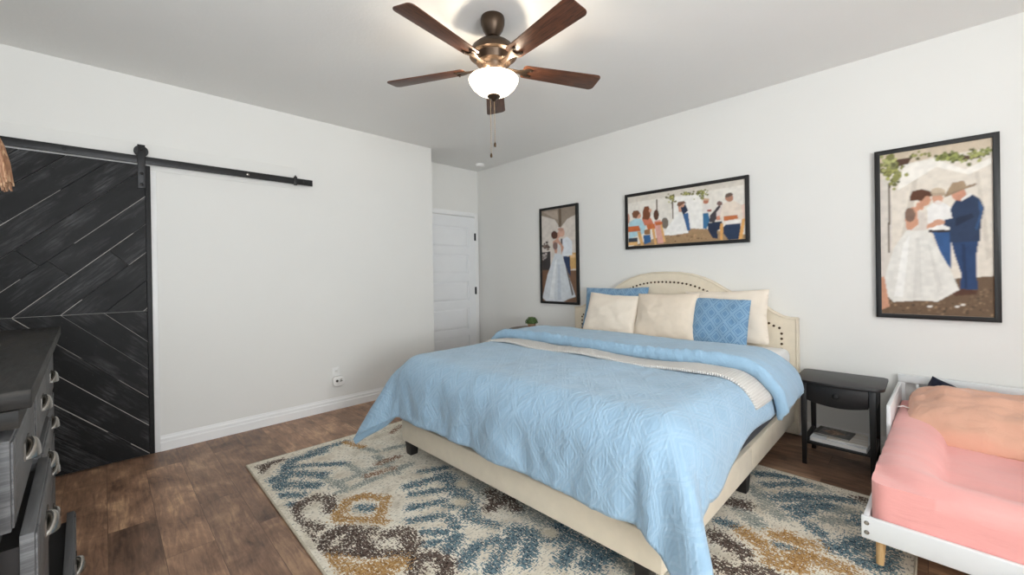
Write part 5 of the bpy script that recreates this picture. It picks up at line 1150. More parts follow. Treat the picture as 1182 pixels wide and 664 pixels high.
PRINT_TALL=[
('p',(212,203,194),[(-0.072,1.078),(1.053,1.013),(1.036,-0.015),(-0.071,-0.025)]),
('p',(150,136,122),[(-0.042,1.034),(1.027,1.014),(1.025,0.912),(0.757,0.875),(0.564,0.788),(0.396,0.887),(-0.042,0.954)]),
('p',(176,160,145),[(0.048,0.987),(0.482,0.98),(0.498,0.882),(0.339,0.91)]),
('p',(112,97,82),[(0.521,1.003),(0.594,1.003),(0.586,0.797),(0.508,0.8)]),
('p',(120,90,70),[(-0.042,0.345),(1.042,0.33),(1.036,-0.015),(-0.041,-0.025)]),
('p',(62,57,57),[(-0.024,0.541),(0.257,0.544),(0.256,0.341),(-0.024,0.345)]),
('p',(83,69,63),[(0.258,0.591),(0.225,0.579),(0.18,0.584),(0.173,0.599),(0.226,0.604)]),
('p',(111,92,84),[(0.115,0.59),(0.088,0.58),(0.05,0.584),(0.045,0.596),(0.088,0.6)]),
('p',(96,80,73),[(0.071,0.601),(0.045,0.593),(0.009,0.597),(0.004,0.608),(0.046,0.612)]),
('p',(104,87,79),[(0.11,0.611),(0.077,0.6),(0.033,0.604),(0.025,0.619),(0.078,0.623)]),
('p',(118,99,90),[(0.235,0.568),(0.206,0.558),(0.166,0.562),(0.159,0.575),(0.207,0.58)]),
('p',(132,111,101),[(0.139,0.606),(0.106,0.594),(0.059,0.599),(0.052,0.614),(0.106,0.619)]),
('p',(113,94,86),[(0.192,0.588),(0.159,0.577),(0.113,0.582),(0.105,0.596),(0.159,0.602)]),
('p',(110,92,84),[(0.198,0.613),(0.18,0.607),(0.155,0.61),(0.151,0.618),(0.18,0.621)]),
('p',(76,64,58),[(0.247,0.594),(0.214,0.582),(0.169,0.587),(0.162,0.602),(0.215,0.607)]),
('p',(104,87,79),[(0.18,0.609),(0.146,0.597),(0.099,0.603),(0.092,0.618),(0.147,0.623)]),
('p',(92,77,70),[(0.126,0.582),(0.104,0.574),(0.072,0.577),(0.067,0.587),(0.104,0.591)]),
('p',(100,84,76),[(0.11,0.632),(0.085,0.623),(0.051,0.627),(0.045,0.638),(0.086,0.642)]),
('p',(86,72,65),[(0.179,0.607),(0.148,0.597),(0.105,0.601),(0.098,0.615),(0.149,0.62)]),
('p',(87,73,67),[(0.035,0.614),(0.01,0.606),(-0.023,0.609),(-0.028,0.62),(0.011,0.624)]),
('p',(108,91,83),[(0.151,0.612),(0.13,0.605),(0.102,0.608),(0.097,0.617),(0.131,0.62)]),
('p',(99,83,76),[(0.207,0.617),(0.174,0.605),(0.128,0.61),(0.121,0.625),(0.174,0.63)]),
('p',(73,61,55),[(0.199,0.645),(0.163,0.633),(0.115,0.638),(0.107,0.654),(0.164,0.659)]),
('p',(93,78,71),[(0.224,0.606),(0.195,0.596),(0.156,0.6),(0.15,0.613),(0.196,0.617)]),
('p',(108,90,82),[(0.222,0.608),(0.186,0.596),(0.138,0.601),(0.13,0.616),(0.187,0.622)]),
('p',(132,110,100),[(0.195,0.565),(0.174,0.557),(0.144,0.56),(0.139,0.57),(0.174,0.573)]),
('p',(172,162,157),[(0.107,0.477),(0.087,0.47),(0.06,0.472),(0.056,0.481),(0.088,0.484)]),
('p',(178,168,162),[(0.072,0.507),(0.043,0.497),(0.003,0.501),(-0.003,0.513),(0.044,0.518)]),
('p',(182,172,166),[(0.099,0.509),(0.065,0.498),(0.019,0.502),(0.011,0.517),(0.066,0.522)]),
('p',(117,110,106),[(0.167,0.497),(0.132,0.485),(0.085,0.49),(0.078,0.505),(0.133,0.511)]),
('p',(165,155,150),[(0.149,0.481),(0.128,0.474),(0.101,0.477),(0.096,0.486),(0.129,0.489)]),
('p',(144,135,131),[(0.128,0.517),(0.106,0.51),(0.076,0.513),(0.071,0.522),(0.107,0.526)]),
('p',(185,174,168),[(0.112,0.498),(0.088,0.489),(0.055,0.493),(0.05,0.503),(0.089,0.507)]),
('p',(137,129,125),[(0.045,0.48),(0.019,0.471),(-0.016,0.475),(-0.021,0.486),(0.02,0.49)]),
('p',(172,162,157),[(0.12,0.474),(0.091,0.464),(0.052,0.468),(0.045,0.48),(0.092,0.485)]),
('p',(202,190,184),[(0.164,0.52),(0.134,0.509),(0.093,0.514),(0.087,0.527),(0.135,0.532)]),
('p',(147,138,134),[(0.077,0.491),(0.055,0.483),(0.024,0.486),(0.019,0.496),(0.055,0.5)]),
('p',(170,160,155),[(0.063,0.459),(0.038,0.45),(0.003,0.454),(-0.002,0.465),(0.038,0.469)]),
('p',(202,162,105),[(0.791,0.521),(1.003,0.515),(1.0,0.35),(0.831,0.343)]),
('p',(225,190,140),[(0.833,0.5),(0.971,0.497),(0.971,0.463),(0.833,0.466)]),
('p',(218,222,228),[(0.607,0.667),(0.755,0.69),(0.889,0.636),(0.887,0.493),(0.605,0.483)]),
('p',(45,60,92),[(0.627,0.485),(0.822,0.48),(0.83,0.271),(0.692,0.355)]),
('p',(60,60,66),[(0.569,0.673),(0.618,0.671),(0.618,0.595),(0.573,0.596)]),
('p',(208,165,146),[(0.685,0.733),(0.674,0.712),(0.644,0.696),(0.602,0.69),(0.557,0.694),(0.52,0.708),(0.499,0.729),(0.499,0.751),(0.521,0.77),(0.558,0.781),(0.603,0.782),(0.645,0.772),(0.674,0.754)]),
('p',(190,150,132),[(0.663,0.769),(0.653,0.761),(0.625,0.756),(0.586,0.755),(0.543,0.757),(0.508,0.764),(0.488,0.772),(0.488,0.781),(0.508,0.788),(0.544,0.791),(0.586,0.791),(0.625,0.786),(0.653,0.778)]),
('p',(196,152,132),[(0.326,0.648),(0.479,0.684),(0.596,0.616),(0.656,0.578),(0.572,0.496),(0.394,0.521)]),
('p',(130,105,100),[(0.484,0.599),(0.475,0.58),(0.45,0.567),(0.415,0.561),(0.377,0.564),(0.346,0.576),(0.328,0.594),(0.328,0.613),(0.346,0.63),(0.378,0.64),(0.415,0.641),(0.451,0.633),(0.476,0.618)]),
('p',(208,205,203),[(0.479,0.629),(0.562,0.597),(0.584,0.506),(0.45,0.509)]),
('p',(200,155,135),[(0.547,0.708),(0.538,0.691),(0.513,0.679),(0.478,0.674),(0.44,0.677),(0.409,0.688),(0.392,0.705),(0.392,0.722),(0.409,0.737),(0.441,0.746),(0.478,0.746),(0.513,0.739),(0.538,0.725)]),
('p',(86,56,46),[(0.48,0.716),(0.469,0.696),(0.438,0.681),(0.395,0.675),(0.349,0.679),(0.311,0.693),(0.289,0.712),(0.289,0.734),(0.311,0.752),(0.35,0.763),(0.396,0.764),(0.439,0.754),(0.469,0.737)]),
('p',(208,213,218),[(0.394,0.521),(0.595,0.506),(0.67,0.411),(0.964,0.057),(0.753,0.029),(0.612,-0.003),(0.105,-0.003),(-0.012,0.033),(0.164,0.297)]),
('p',(190,197,206),[(0.477,0.398),(0.533,0.397),(0.557,0.02),(0.447,0.019)]),
('p',(226,229,232),[(0.393,0.44),(0.45,0.459),(0.334,0.019),(0.192,0.018)]),
('p',(110,105,105),[(0.692,0.375),(0.735,0.354),(0.912,0.08),(0.86,0.068)])]
PRINT_WIDE=[
('p',(230,224,214),[(-0.016,1.492),(1.019,1.085),(1.008,-0.158),(-0.021,-0.031)]),
('p',(216,208,196),[(-0.018,1.016),(1.018,1.016),(1.017,0.904),(0.752,0.895),(-0.018,0.88)]),
('p',(240,237,231),[(0.44,0.874),(0.671,0.848),(0.687,0.206),(0.583,0.225),(0.438,0.377)]),
('p',(166,136,102),[(0.329,0.163),(0.583,0.255),(0.721,0.217),(1.01,0.067),(1.009,-0.021),(-0.021,-0.031),(0.117,0.05)]),
('p',(188,150,113),[(0.637,0.124),(0.631,0.112),(0.623,0.117),(0.622,0.133),(0.631,0.139)]),
('p',(178,142,107),[(0.48,0.165),(0.473,0.152),(0.464,0.158),(0.462,0.175),(0.473,0.181)]),
('p',(178,142,107),[(0.545,0.099),(0.541,0.091),(0.535,0.095),(0.534,0.105),(0.541,0.109)]),
('p',(176,141,105),[(0.535,0.122),(0.531,0.113),(0.525,0.117),(0.524,0.129),(0.531,0.133)]),
('p',(100,80,60),[(0.568,0.185),(0.562,0.174),(0.555,0.179),(0.553,0.194),(0.562,0.199)]),
('p',(159,127,95),[(0.457,0.042),(0.45,0.029),(0.442,0.034),(0.44,0.051),(0.451,0.057)]),
('p',(180,144,108),[(0.539,0.2),(0.535,0.192),(0.529,0.195),(0.529,0.205),(0.535,0.209)]),
('p',(176,141,106),[(0.789,-0.03),(0.784,-0.041),(0.777,-0.037),(0.776,-0.023),(0.784,-0.018)]),
('p',(156,125,93),[(0.55,0.151),(0.546,0.143),(0.541,0.147),(0.54,0.157),(0.546,0.16)]),
('p',(165,132,99),[(0.775,0.088),(0.768,0.074),(0.759,0.08),(0.758,0.098),(0.769,0.104)]),
('p',(189,151,113),[(0.68,0.141),(0.676,0.131),(0.67,0.135),(0.669,0.147),(0.676,0.152)]),
('p',(191,153,114),[(0.793,0.085),(0.786,0.07),(0.777,0.076),(0.776,0.095),(0.787,0.102)]),
('p',(125,100,75),[(0.861,0.095),(0.857,0.085),(0.851,0.089),(0.85,0.101),(0.857,0.106)]),
('p',(185,148,111),[(0.693,0.084),(0.687,0.072),(0.679,0.077),(0.678,0.092),(0.687,0.098)]),
('p',(166,133,99),[(0.62,0.122),(0.615,0.111),(0.608,0.115),(0.607,0.129),(0.615,0.134)]),
('p',(156,125,93),[(0.589,0.12),(0.582,0.105),(0.572,0.111),(0.57,0.131),(0.582,0.138)]),
('p',(110,88,66),[(0.381,0.109),(0.376,0.099),(0.37,0.103),(0.369,0.115),(0.377,0.12)]),
('p',(177,141,106),[(0.474,0.166),(0.47,0.158),(0.464,0.161),(0.464,0.172),(0.47,0.176)]),
('p',(104,83,62),[(0.877,0.081),(0.872,0.072),(0.866,0.076),(0.865,0.088),(0.872,0.093)]),
('p',(117,93,70),[(0.709,0.046),(0.704,0.036),(0.698,0.04),(0.697,0.052),(0.704,0.057)]),
('p',(119,95,71),[(0.76,0.118),(0.757,0.11),(0.752,0.114),(0.751,0.123),(0.757,0.127)]),
('p',(162,129,97),[(0.675,-0.009),(0.669,-0.022),(0.661,-0.017),(0.66,-0.001),(0.669,0.005)]),
('p',(115,92,69),[(0.644,0.065),(0.638,0.054),(0.631,0.059),(0.63,0.073),(0.639,0.078)]),
('p',(141,113,84),[(0.573,0.05),(0.567,0.037),(0.558,0.042),(0.557,0.059),(0.567,0.064)]),
('p',(107,85,64),[(0.518,0.23),(0.511,0.216),(0.502,0.222),(0.501,0.24),(0.512,0.246)]),
('p',(182,145,109),[(0.6,0.102),(0.594,0.091),(0.587,0.096),(0.586,0.11),(0.595,0.116)]),
('p',(99,79,59),[(0.675,0.056),(0.671,0.047),(0.665,0.051),(0.664,0.062),(0.671,0.067)]),
('p',(193,155,116),[(0.489,0.154),(0.483,0.142),(0.474,0.147),(0.473,0.163),(0.483,0.168)]),
('p',(134,107,80),[(0.555,0.132),(0.55,0.122),(0.544,0.126),(0.543,0.139),(0.55,0.143)]),
('p',(104,83,62),[(0.653,0.066),(0.647,0.054),(0.639,0.059),(0.637,0.075),(0.647,0.081)]),
('p',(142,113,85),[(0.499,0.136),(0.493,0.124),(0.486,0.129),(0.484,0.144),(0.494,0.149)]),
('p',(182,146,109),[(0.622,0.073),(0.616,0.061),(0.608,0.066),(0.607,0.081),(0.617,0.087)]),
('p',(185,148,111),[(0.617,0.106),(0.613,0.097),(0.607,0.101),(0.606,0.113),(0.613,0.117)]),
('p',(132,106,79),[(0.564,0.125),(0.559,0.113),(0.551,0.119),(0.55,0.133),(0.559,0.138)]),
('p',(188,150,112),[(0.743,0.103),(0.739,0.095),(0.734,0.098),(0.733,0.108),(0.739,0.111)]),
('p',(118,94,70),[(0.567,0.177),(0.56,0.163),(0.551,0.169),(0.549,0.187),(0.56,0.193)]),
('p',(123,98,73),[(0.476,0.139),(0.469,0.124),(0.459,0.131),(0.457,0.149),(0.469,0.156)]),
('p',(107,86,64),[(0.486,0.14),(0.479,0.126),(0.47,0.132),(0.469,0.15),(0.48,0.156)]),
('p',(187,150,112),[(0.59,0.06),(0.584,0.048),(0.576,0.053),(0.575,0.068),(0.584,0.073)]),
('p',(133,106,80),[(0.597,0.044),(0.593,0.035),(0.587,0.039),(0.586,0.05),(0.593,0.053)]),
('p',(151,121,90),[(0.425,0.14),(0.419,0.127),(0.41,0.133),(0.409,0.149),(0.419,0.155)]),
('p',(122,97,73),[(0.871,0.02),(0.867,0.012),(0.862,0.015),(0.862,0.026),(0.868,0.03)]),
('p',(166,132,99),[(0.717,0.056),(0.712,0.044),(0.704,0.049),(0.703,0.064),(0.712,0.069)]),
('p',(194,155,116),[(0.62,0.12),(0.613,0.106),(0.604,0.112),(0.602,0.13),(0.613,0.136)]),
('p',(108,86,64),[(0.369,0.162),(0.364,0.152),(0.356,0.156),(0.355,0.17),(0.364,0.175)]),
('p',(174,139,104),[(0.546,0.081),(0.54,0.071),(0.533,0.075),(0.532,0.088),(0.541,0.093)]),
('p',(143,115,86),[(0.422,0.15),(0.415,0.138),(0.407,0.143),(0.405,0.159),(0.416,0.164)]),
('p',(173,139,104),[(0.455,0.178),(0.451,0.169),(0.445,0.173),(0.444,0.184),(0.451,0.187)]),
('p',(175,140,105),[(0.452,0.081),(0.447,0.072),(0.441,0.076),(0.44,0.088),(0.448,0.093)]),
('p',(99,79,59),[(0.598,0.102),(0.592,0.09),(0.584,0.095),(0.583,0.11),(0.592,0.115)]),
('p',(103,82,61),[(0.352,0.129),(0.348,0.12),(0.342,0.124),(0.341,0.135),(0.348,0.138)]),
('p',(156,125,94),[(0.624,0.125),(0.62,0.116),(0.614,0.12),(0.613,0.131),(0.62,0.135)]),
('p',(191,153,115),[(0.626,0.134),(0.619,0.119),(0.609,0.125),(0.608,0.144),(0.619,0.151)]),
('p',(109,87,65),[(0.457,0.042),(0.451,0.031),(0.443,0.036),(0.442,0.05),(0.451,0.056)]),
('p',(192,154,115),[(0.485,0.176),(0.478,0.16),(0.467,0.167),(0.465,0.187),(0.478,0.194)]),
('p',(148,118,89),[(0.562,0.117),(0.555,0.103),(0.546,0.109),(0.545,0.127),(0.556,0.133)]),
('p',(137,109,82),[(0.341,0.153),(0.336,0.145),(0.331,0.148),(0.33,0.159),(0.337,0.162)]),
('p',(126,100,75),[(0.417,0.129),(0.411,0.119),(0.405,0.123),(0.404,0.136),(0.412,0.14)]),
('p',(150,120,90),[(0.596,0.111),(0.591,0.101),(0.585,0.105),(0.584,0.118),(0.592,0.122)]),
('p',(165,132,99),[(0.592,0.116),(0.586,0.104),(0.578,0.109),(0.577,0.124),(0.586,0.129)]),
('p',(96,82,68),[(0.423,0.817),(0.434,0.814),(0.434,0.465),(0.426,0.466)]),
('p',(110,95,80),[(0.281,0.875),(0.293,0.881),(0.294,0.631),(0.281,0.634)]),
('p',(123,119,72),[(0.426,0.865),(0.417,0.849),(0.405,0.858),(0.404,0.88),(0.418,0.886)]),
('p',(186,179,109),[(0.437,0.866),(0.429,0.851),(0.418,0.86),(0.417,0.88),(0.429,0.886)]),
('p',(157,152,92),[(0.421,0.888),(0.414,0.874),(0.403,0.882),(0.402,0.902),(0.414,0.907)]),
('p',(185,179,108),[(0.408,0.789),(0.401,0.776),(0.392,0.783),(0.39,0.801),(0.401,0.805)]),
('p',(169,163,99),[(0.425,0.857),(0.415,0.839),(0.402,0.849),(0.4,0.874),(0.416,0.88)]),
('p',(121,117,71),[(0.395,0.872),(0.389,0.86),(0.38,0.867),(0.379,0.882),(0.389,0.886)]),
('p',(167,162,98),[(0.441,0.839),(0.433,0.824),(0.423,0.832),(0.421,0.852),(0.433,0.857)]),
('p',(108,104,63),[(0.453,0.87),(0.442,0.851),(0.428,0.862),(0.426,0.889),(0.443,0.896)]),
('p',(99,96,58),[(0.388,0.882),(0.378,0.863),(0.364,0.874),(0.362,0.9),(0.378,0.906)]),
('p',(134,129,78),[(0.42,0.832),(0.414,0.821),(0.406,0.827),(0.404,0.842),(0.414,0.846)]),
('p',(110,106,64),[(0.45,0.905),(0.44,0.888),(0.428,0.898),(0.426,0.922),(0.441,0.928)]),
('p',(123,119,72),[(0.448,0.83),(0.44,0.816),(0.43,0.824),(0.428,0.844),(0.441,0.849)]),
('p',(119,115,70),[(0.469,0.781),(0.46,0.764),(0.447,0.774),(0.445,0.798),(0.46,0.804)]),
('p',(117,113,68),[(0.422,0.854),(0.416,0.843),(0.408,0.849),(0.407,0.865),(0.416,0.869)]),
('p',(181,175,106),[(0.437,0.854),(0.429,0.839),(0.418,0.848),(0.416,0.868),(0.429,0.874)]),
('p',(96,92,56),[(0.452,0.781),(0.446,0.77),(0.438,0.776),(0.436,0.792),(0.446,0.796)]),
('p',(105,101,61),[(0.442,0.894),(0.434,0.879),(0.423,0.888),(0.421,0.909),(0.435,0.915)]),
('p',(97,94,57),[(0.447,0.887),(0.437,0.87),(0.425,0.88),(0.423,0.904),(0.438,0.91)]),
('p',(116,112,68),[(0.437,0.863),(0.429,0.847),(0.418,0.856),(0.416,0.877),(0.429,0.883)]),
('p',(126,122,74),[(0.429,0.895),(0.419,0.875),(0.405,0.886),(0.402,0.913),(0.419,0.92)]),
('p',(136,131,79),[(0.402,0.939),(0.396,0.928),(0.388,0.934),(0.386,0.949),(0.396,0.953)]),
('p',(139,134,81),[(0.443,0.845),(0.433,0.826),(0.419,0.837),(0.417,0.863),(0.433,0.87)]),
('p',(101,98,59),[(0.45,0.88),(0.443,0.868),(0.434,0.875),(0.433,0.892),(0.444,0.897)]),
('p',(147,142,86),[(0.444,0.845),(0.438,0.833),(0.429,0.84),(0.427,0.857),(0.438,0.861)]),
('p',(149,144,87),[(0.413,0.859),(0.405,0.845),(0.395,0.853),(0.393,0.873),(0.406,0.878)]),
('p',(167,161,98),[(0.438,0.877),(0.433,0.867),(0.425,0.873),(0.424,0.887),(0.433,0.89)]),
('p',(117,113,68),[(0.43,0.766),(0.424,0.754),(0.415,0.761),(0.414,0.777),(0.424,0.781)]),
('p',(148,143,86),[(0.446,0.807),(0.436,0.787),(0.421,0.798),(0.419,0.825),(0.436,0.832)]),
('p',(149,144,87),[(0.424,0.861),(0.414,0.842),(0.4,0.853),(0.398,0.879),(0.414,0.886)]),
('p',(176,170,103),[(0.441,0.872),(0.432,0.854),(0.419,0.864),(0.417,0.889),(0.432,0.895)]),
('p',(108,107,65),[(0.554,0.906),(0.549,0.896),(0.541,0.902),(0.54,0.916),(0.549,0.92)]),
('p',(140,138,84),[(0.602,0.877),(0.596,0.866),(0.589,0.872),(0.588,0.887),(0.597,0.891)]),
('p',(115,114,69),[(0.586,0.887),(0.579,0.874),(0.569,0.882),(0.568,0.9),(0.579,0.905)]),
('p',(124,122,74),[(0.543,0.926),(0.536,0.912),(0.526,0.92),(0.525,0.938),(0.536,0.943)]),
('p',(92,91,55),[(0.59,0.882),(0.581,0.865),(0.569,0.875),(0.568,0.898),(0.582,0.904)]),
('p',(147,145,88),[(0.582,0.891),(0.577,0.882),(0.57,0.887),(0.569,0.9),(0.577,0.903)]),
('p',(107,106,64),[(0.618,0.875),(0.61,0.859),(0.599,0.869),(0.597,0.891),(0.61,0.896)]),
('p',(96,95,57),[(0.591,0.906),(0.586,0.898),(0.58,0.903),(0.579,0.915),(0.587,0.918)]),
('p',(135,133,81),[(0.544,0.922),(0.537,0.908),(0.526,0.916),(0.524,0.937),(0.537,0.942)]),
('p',(133,131,80),[(0.603,0.861),(0.598,0.851),(0.591,0.857),(0.59,0.871),(0.598,0.874)]),
('p',(115,114,69),[(0.585,0.871),(0.577,0.856),(0.566,0.865),(0.565,0.886),(0.577,0.891)]),
('p',(113,112,68),[(0.616,0.879),(0.608,0.863),(0.597,0.872),(0.595,0.893),(0.608,0.899)]),
('p',(105,103,63),[(0.621,0.915),(0.614,0.901),(0.605,0.909),(0.603,0.928),(0.614,0.933)]),
('p',(125,123,75),[(0.54,0.907),(0.534,0.897),(0.527,0.903),(0.526,0.917),(0.535,0.92)]),
('p',(157,154,94),[(0.55,0.888),(0.541,0.872),(0.529,0.881),(0.527,0.905),(0.542,0.911)]),
('p',(109,108,65),[(0.52,0.907),(0.512,0.891),(0.5,0.9),(0.499,0.922),(0.512,0.928)]),
('p',(109,108,65),[(0.577,0.899),(0.568,0.883),(0.556,0.892),(0.555,0.916),(0.569,0.921)]),
('p',(113,112,68),[(0.575,0.895),(0.57,0.885),(0.563,0.891),(0.561,0.905),(0.57,0.908)]),
('p',(105,103,63),[(0.564,0.882),(0.556,0.867),(0.546,0.876),(0.544,0.897),(0.557,0.902)]),
('p',(116,114,69),[(0.558,0.898),(0.552,0.888),(0.544,0.894),(0.543,0.909),(0.552,0.912)]),
('p',(168,166,101),[(0.652,0.842),(0.647,0.832),(0.64,0.838),(0.639,0.851),(0.648,0.855)]),
('p',(147,145,88),[(0.536,0.884),(0.529,0.871),(0.52,0.878),(0.518,0.896),(0.529,0.901)]),
('p',(172,169,103),[(0.557,0.905),(0.55,0.892),(0.541,0.899),(0.539,0.918),(0.551,0.922)]),
('p',(151,149,91),[(0.553,0.874),(0.547,0.863),(0.539,0.869),(0.538,0.884),(0.547,0.888)]),
('p',(97,95,58),[(0.576,0.903),(0.571,0.893),(0.563,0.899),(0.562,0.913),(0.571,0.917)]),
('p',(159,157,95),[(0.531,0.887),(0.525,0.874),(0.515,0.881),(0.514,0.899),(0.525,0.904)]),
('p',(101,100,60),[(0.583,0.899),(0.574,0.882),(0.562,0.892),(0.56,0.915),(0.574,0.921)]),
('p',(179,177,107),[(0.559,0.922),(0.553,0.909),(0.543,0.917),(0.542,0.935),(0.553,0.939)]),
('p',(176,174,105),[(0.576,0.887),(0.568,0.87),(0.556,0.88),(0.554,0.903),(0.568,0.909)]),
('p',(126,124,75),[(0.559,0.919),(0.554,0.91),(0.548,0.915),(0.547,0.928),(0.554,0.931)]),
('p',(121,121,71),[(0.688,0.786),(0.682,0.776),(0.675,0.782),(0.674,0.796),(0.683,0.8)]),
('p',(166,166,98),[(0.687,0.835),(0.68,0.822),(0.67,0.829),(0.669,0.848),(0.68,0.852)]),
('p',(89,89,53),[(0.698,0.813),(0.692,0.8),(0.682,0.807),(0.681,0.826),(0.692,0.83)]),
('p',(101,101,60),[(0.673,0.812),(0.666,0.799),(0.656,0.807),(0.655,0.825),(0.666,0.83)]),
('p',(106,106,62),[(0.695,0.862),(0.687,0.846),(0.676,0.855),(0.675,0.876),(0.687,0.882)]),
('p',(160,160,94),[(0.734,0.825),(0.726,0.808),(0.714,0.818),(0.713,0.84),(0.726,0.846)]),
('p',(153,153,91),[(0.717,0.837),(0.709,0.822),(0.699,0.831),(0.697,0.852),(0.71,0.857)]),
('p',(103,103,61),[(0.648,0.875),(0.641,0.86),(0.631,0.869),(0.629,0.888),(0.641,0.893)]),
('p',(101,101,59),[(0.658,0.892),(0.651,0.878),(0.641,0.886),(0.64,0.905),(0.651,0.91)]),
('p',(107,107,63),[(0.682,0.818),(0.677,0.808),(0.67,0.814),(0.669,0.827),(0.677,0.831)]),
('p',(149,149,88),[(0.67,0.892),(0.665,0.882),(0.658,0.888),(0.657,0.902),(0.665,0.906)]),
('p',(133,133,78),[(0.695,0.845),(0.69,0.835),(0.683,0.84),(0.682,0.854),(0.69,0.857)]),
('p',(174,174,103),[(0.665,0.907),(0.659,0.895),(0.651,0.902),(0.649,0.919),(0.659,0.923)]),
('p',(114,114,67),[(0.64,0.864),(0.635,0.853),(0.627,0.859),(0.626,0.875),(0.635,0.879)]),
('p',(151,151,89),[(0.703,0.859),(0.696,0.846),(0.687,0.854),(0.685,0.872),(0.696,0.877)]),
('p',(146,146,86),[(0.693,0.892),(0.685,0.877),(0.674,0.885),(0.673,0.907),(0.685,0.912)]),
('p',(101,101,60),[(0.698,0.767),(0.692,0.756),(0.684,0.762),(0.683,0.778),(0.693,0.782)]),
('p',(119,119,70),[(0.66,0.871),(0.653,0.856),(0.642,0.864),(0.641,0.885),(0.653,0.89)]),
('p',(140,140,83),[(0.684,0.859),(0.675,0.842),(0.663,0.852),(0.662,0.875),(0.676,0.881)]),
('p',(146,146,86),[(0.681,0.905),(0.672,0.887),(0.66,0.898),(0.658,0.922),(0.673,0.928)]),
('p',(115,115,68),[(0.695,0.787),(0.685,0.768),(0.673,0.778),(0.671,0.804),(0.686,0.811)]),
('p',(117,117,69),[(0.723,0.868),(0.718,0.858),(0.711,0.864),(0.71,0.877),(0.718,0.881)]),
('p',(159,159,94),[(0.685,0.911),(0.68,0.902),(0.674,0.907),(0.673,0.921),(0.68,0.924)]),
('p',(158,158,93),[(0.622,0.777),(0.617,0.767),(0.609,0.773),(0.608,0.787),(0.617,0.791)]),
('p',(167,167,99),[(0.65,0.845),(0.644,0.834),(0.636,0.84),(0.635,0.856),(0.644,0.86)]),
('p',(126,126,74),[(0.668,0.872),(0.662,0.86),(0.653,0.867),(0.652,0.884),(0.662,0.888)]),
('p',(143,143,85),[(0.69,0.782),(0.683,0.767),(0.672,0.775),(0.67,0.796),(0.683,0.802)]),
('p',(117,117,69),[(0.714,0.913),(0.707,0.898),(0.697,0.907),(0.695,0.927),(0.707,0.933)]),
('p',(158,158,94),[(0.687,0.765),(0.679,0.75),(0.669,0.758),(0.667,0.779),(0.68,0.785)]),
('p',(130,130,77),[(0.698,0.898),(0.69,0.883),(0.68,0.892),(0.678,0.913),(0.691,0.918)]),
('p',(113,113,67),[(0.679,0.782),(0.673,0.768),(0.663,0.776),(0.662,0.794),(0.673,0.799)]),
('p',(150,150,88),[(0.665,0.904),(0.656,0.887),(0.644,0.897),(0.642,0.921),(0.656,0.926)]),
('p',(116,116,68),[(0.654,0.9),(0.646,0.885),(0.635,0.894),(0.633,0.916),(0.646,0.921)]),
('p',(102,102,60),[(0.692,0.87),(0.685,0.857),(0.676,0.865),(0.674,0.883),(0.685,0.887)]),
('p',(161,161,95),[(0.704,0.875),(0.696,0.858),(0.684,0.867),(0.683,0.891),(0.696,0.896)]),
('p',(96,96,57),[(0.731,0.819),(0.725,0.806),(0.716,0.813),(0.715,0.831),(0.725,0.835)]),
('p',(169,169,100),[(0.729,0.895),(0.724,0.885),(0.717,0.891),(0.716,0.905),(0.724,0.908)]),
('p',(92,92,54),[(0.669,0.831),(0.663,0.818),(0.654,0.825),(0.653,0.842),(0.663,0.847)]),
('p',(113,113,67),[(0.674,0.852),(0.669,0.842),(0.662,0.848),(0.661,0.861),(0.669,0.865)]),
('p',(90,90,53),[(0.661,0.859),(0.654,0.846),(0.645,0.853),(0.643,0.872),(0.654,0.877)]),
('p',(122,112,102),[(0.391,0.396),(0.387,0.348),(0.376,0.311),(0.362,0.296),(0.346,0.305),(0.334,0.337),(0.327,0.384),(0.327,0.436),(0.334,0.48),(0.347,0.506),(0.363,0.509),(0.377,0.487),(0.387,0.446)]),
('p',(238,236,232),[(0.43,0.441),(0.498,0.564),(0.53,0.51),(0.564,0.18),(0.436,0.16),(0.351,0.168),(0.364,0.267)]),
('p',(64,100,146),[(0.516,0.538),(0.562,0.548),(0.578,0.226),(0.554,0.225)]),
('p',(45,55,76),[(0.493,0.657),(0.54,0.715),(0.562,0.587),(0.52,0.518)]),
('p',(205,155,130),[(0.477,0.677),(0.499,0.702),(0.507,0.577),(0.483,0.583)]),
('p',(205,155,130),[(0.531,0.693),(0.529,0.676),(0.523,0.665),(0.515,0.661),(0.507,0.665),(0.5,0.677),(0.496,0.694),(0.497,0.711),(0.501,0.726),(0.508,0.734),(0.516,0.734),(0.524,0.725),(0.529,0.711)]),
('p',(120,86,66),[(0.466,0.711),(0.477,0.77),(0.529,0.773),(0.549,0.725),(0.521,0.72),(0.484,0.675)]),
('p',(60,112,152),[(0.681,0.509),(0.725,0.509),(0.738,0.366),(0.71,0.225),(0.683,0.23)]),
('p',(228,222,217),[(0.68,0.663),(0.74,0.652),(0.745,0.51),(0.682,0.502)]),
('p',(186,120,96),[(0.731,0.702),(0.728,0.684),(0.721,0.671),(0.71,0.667),(0.699,0.672),(0.69,0.686),(0.685,0.705),(0.686,0.725),(0.691,0.741),(0.7,0.75),(0.711,0.749),(0.721,0.739),(0.728,0.722)]),
('p',(205,170,140),[(0.738,0.735),(0.735,0.727),(0.726,0.722),(0.714,0.722),(0.701,0.727),(0.69,0.736),(0.684,0.746),(0.685,0.756),(0.691,0.763),(0.701,0.766),(0.714,0.763),(0.726,0.756),(0.735,0.746)]),
('p',(160,80,65),[(0.718,0.558),(0.752,0.555),(0.752,0.52),(0.717,0.529)]),
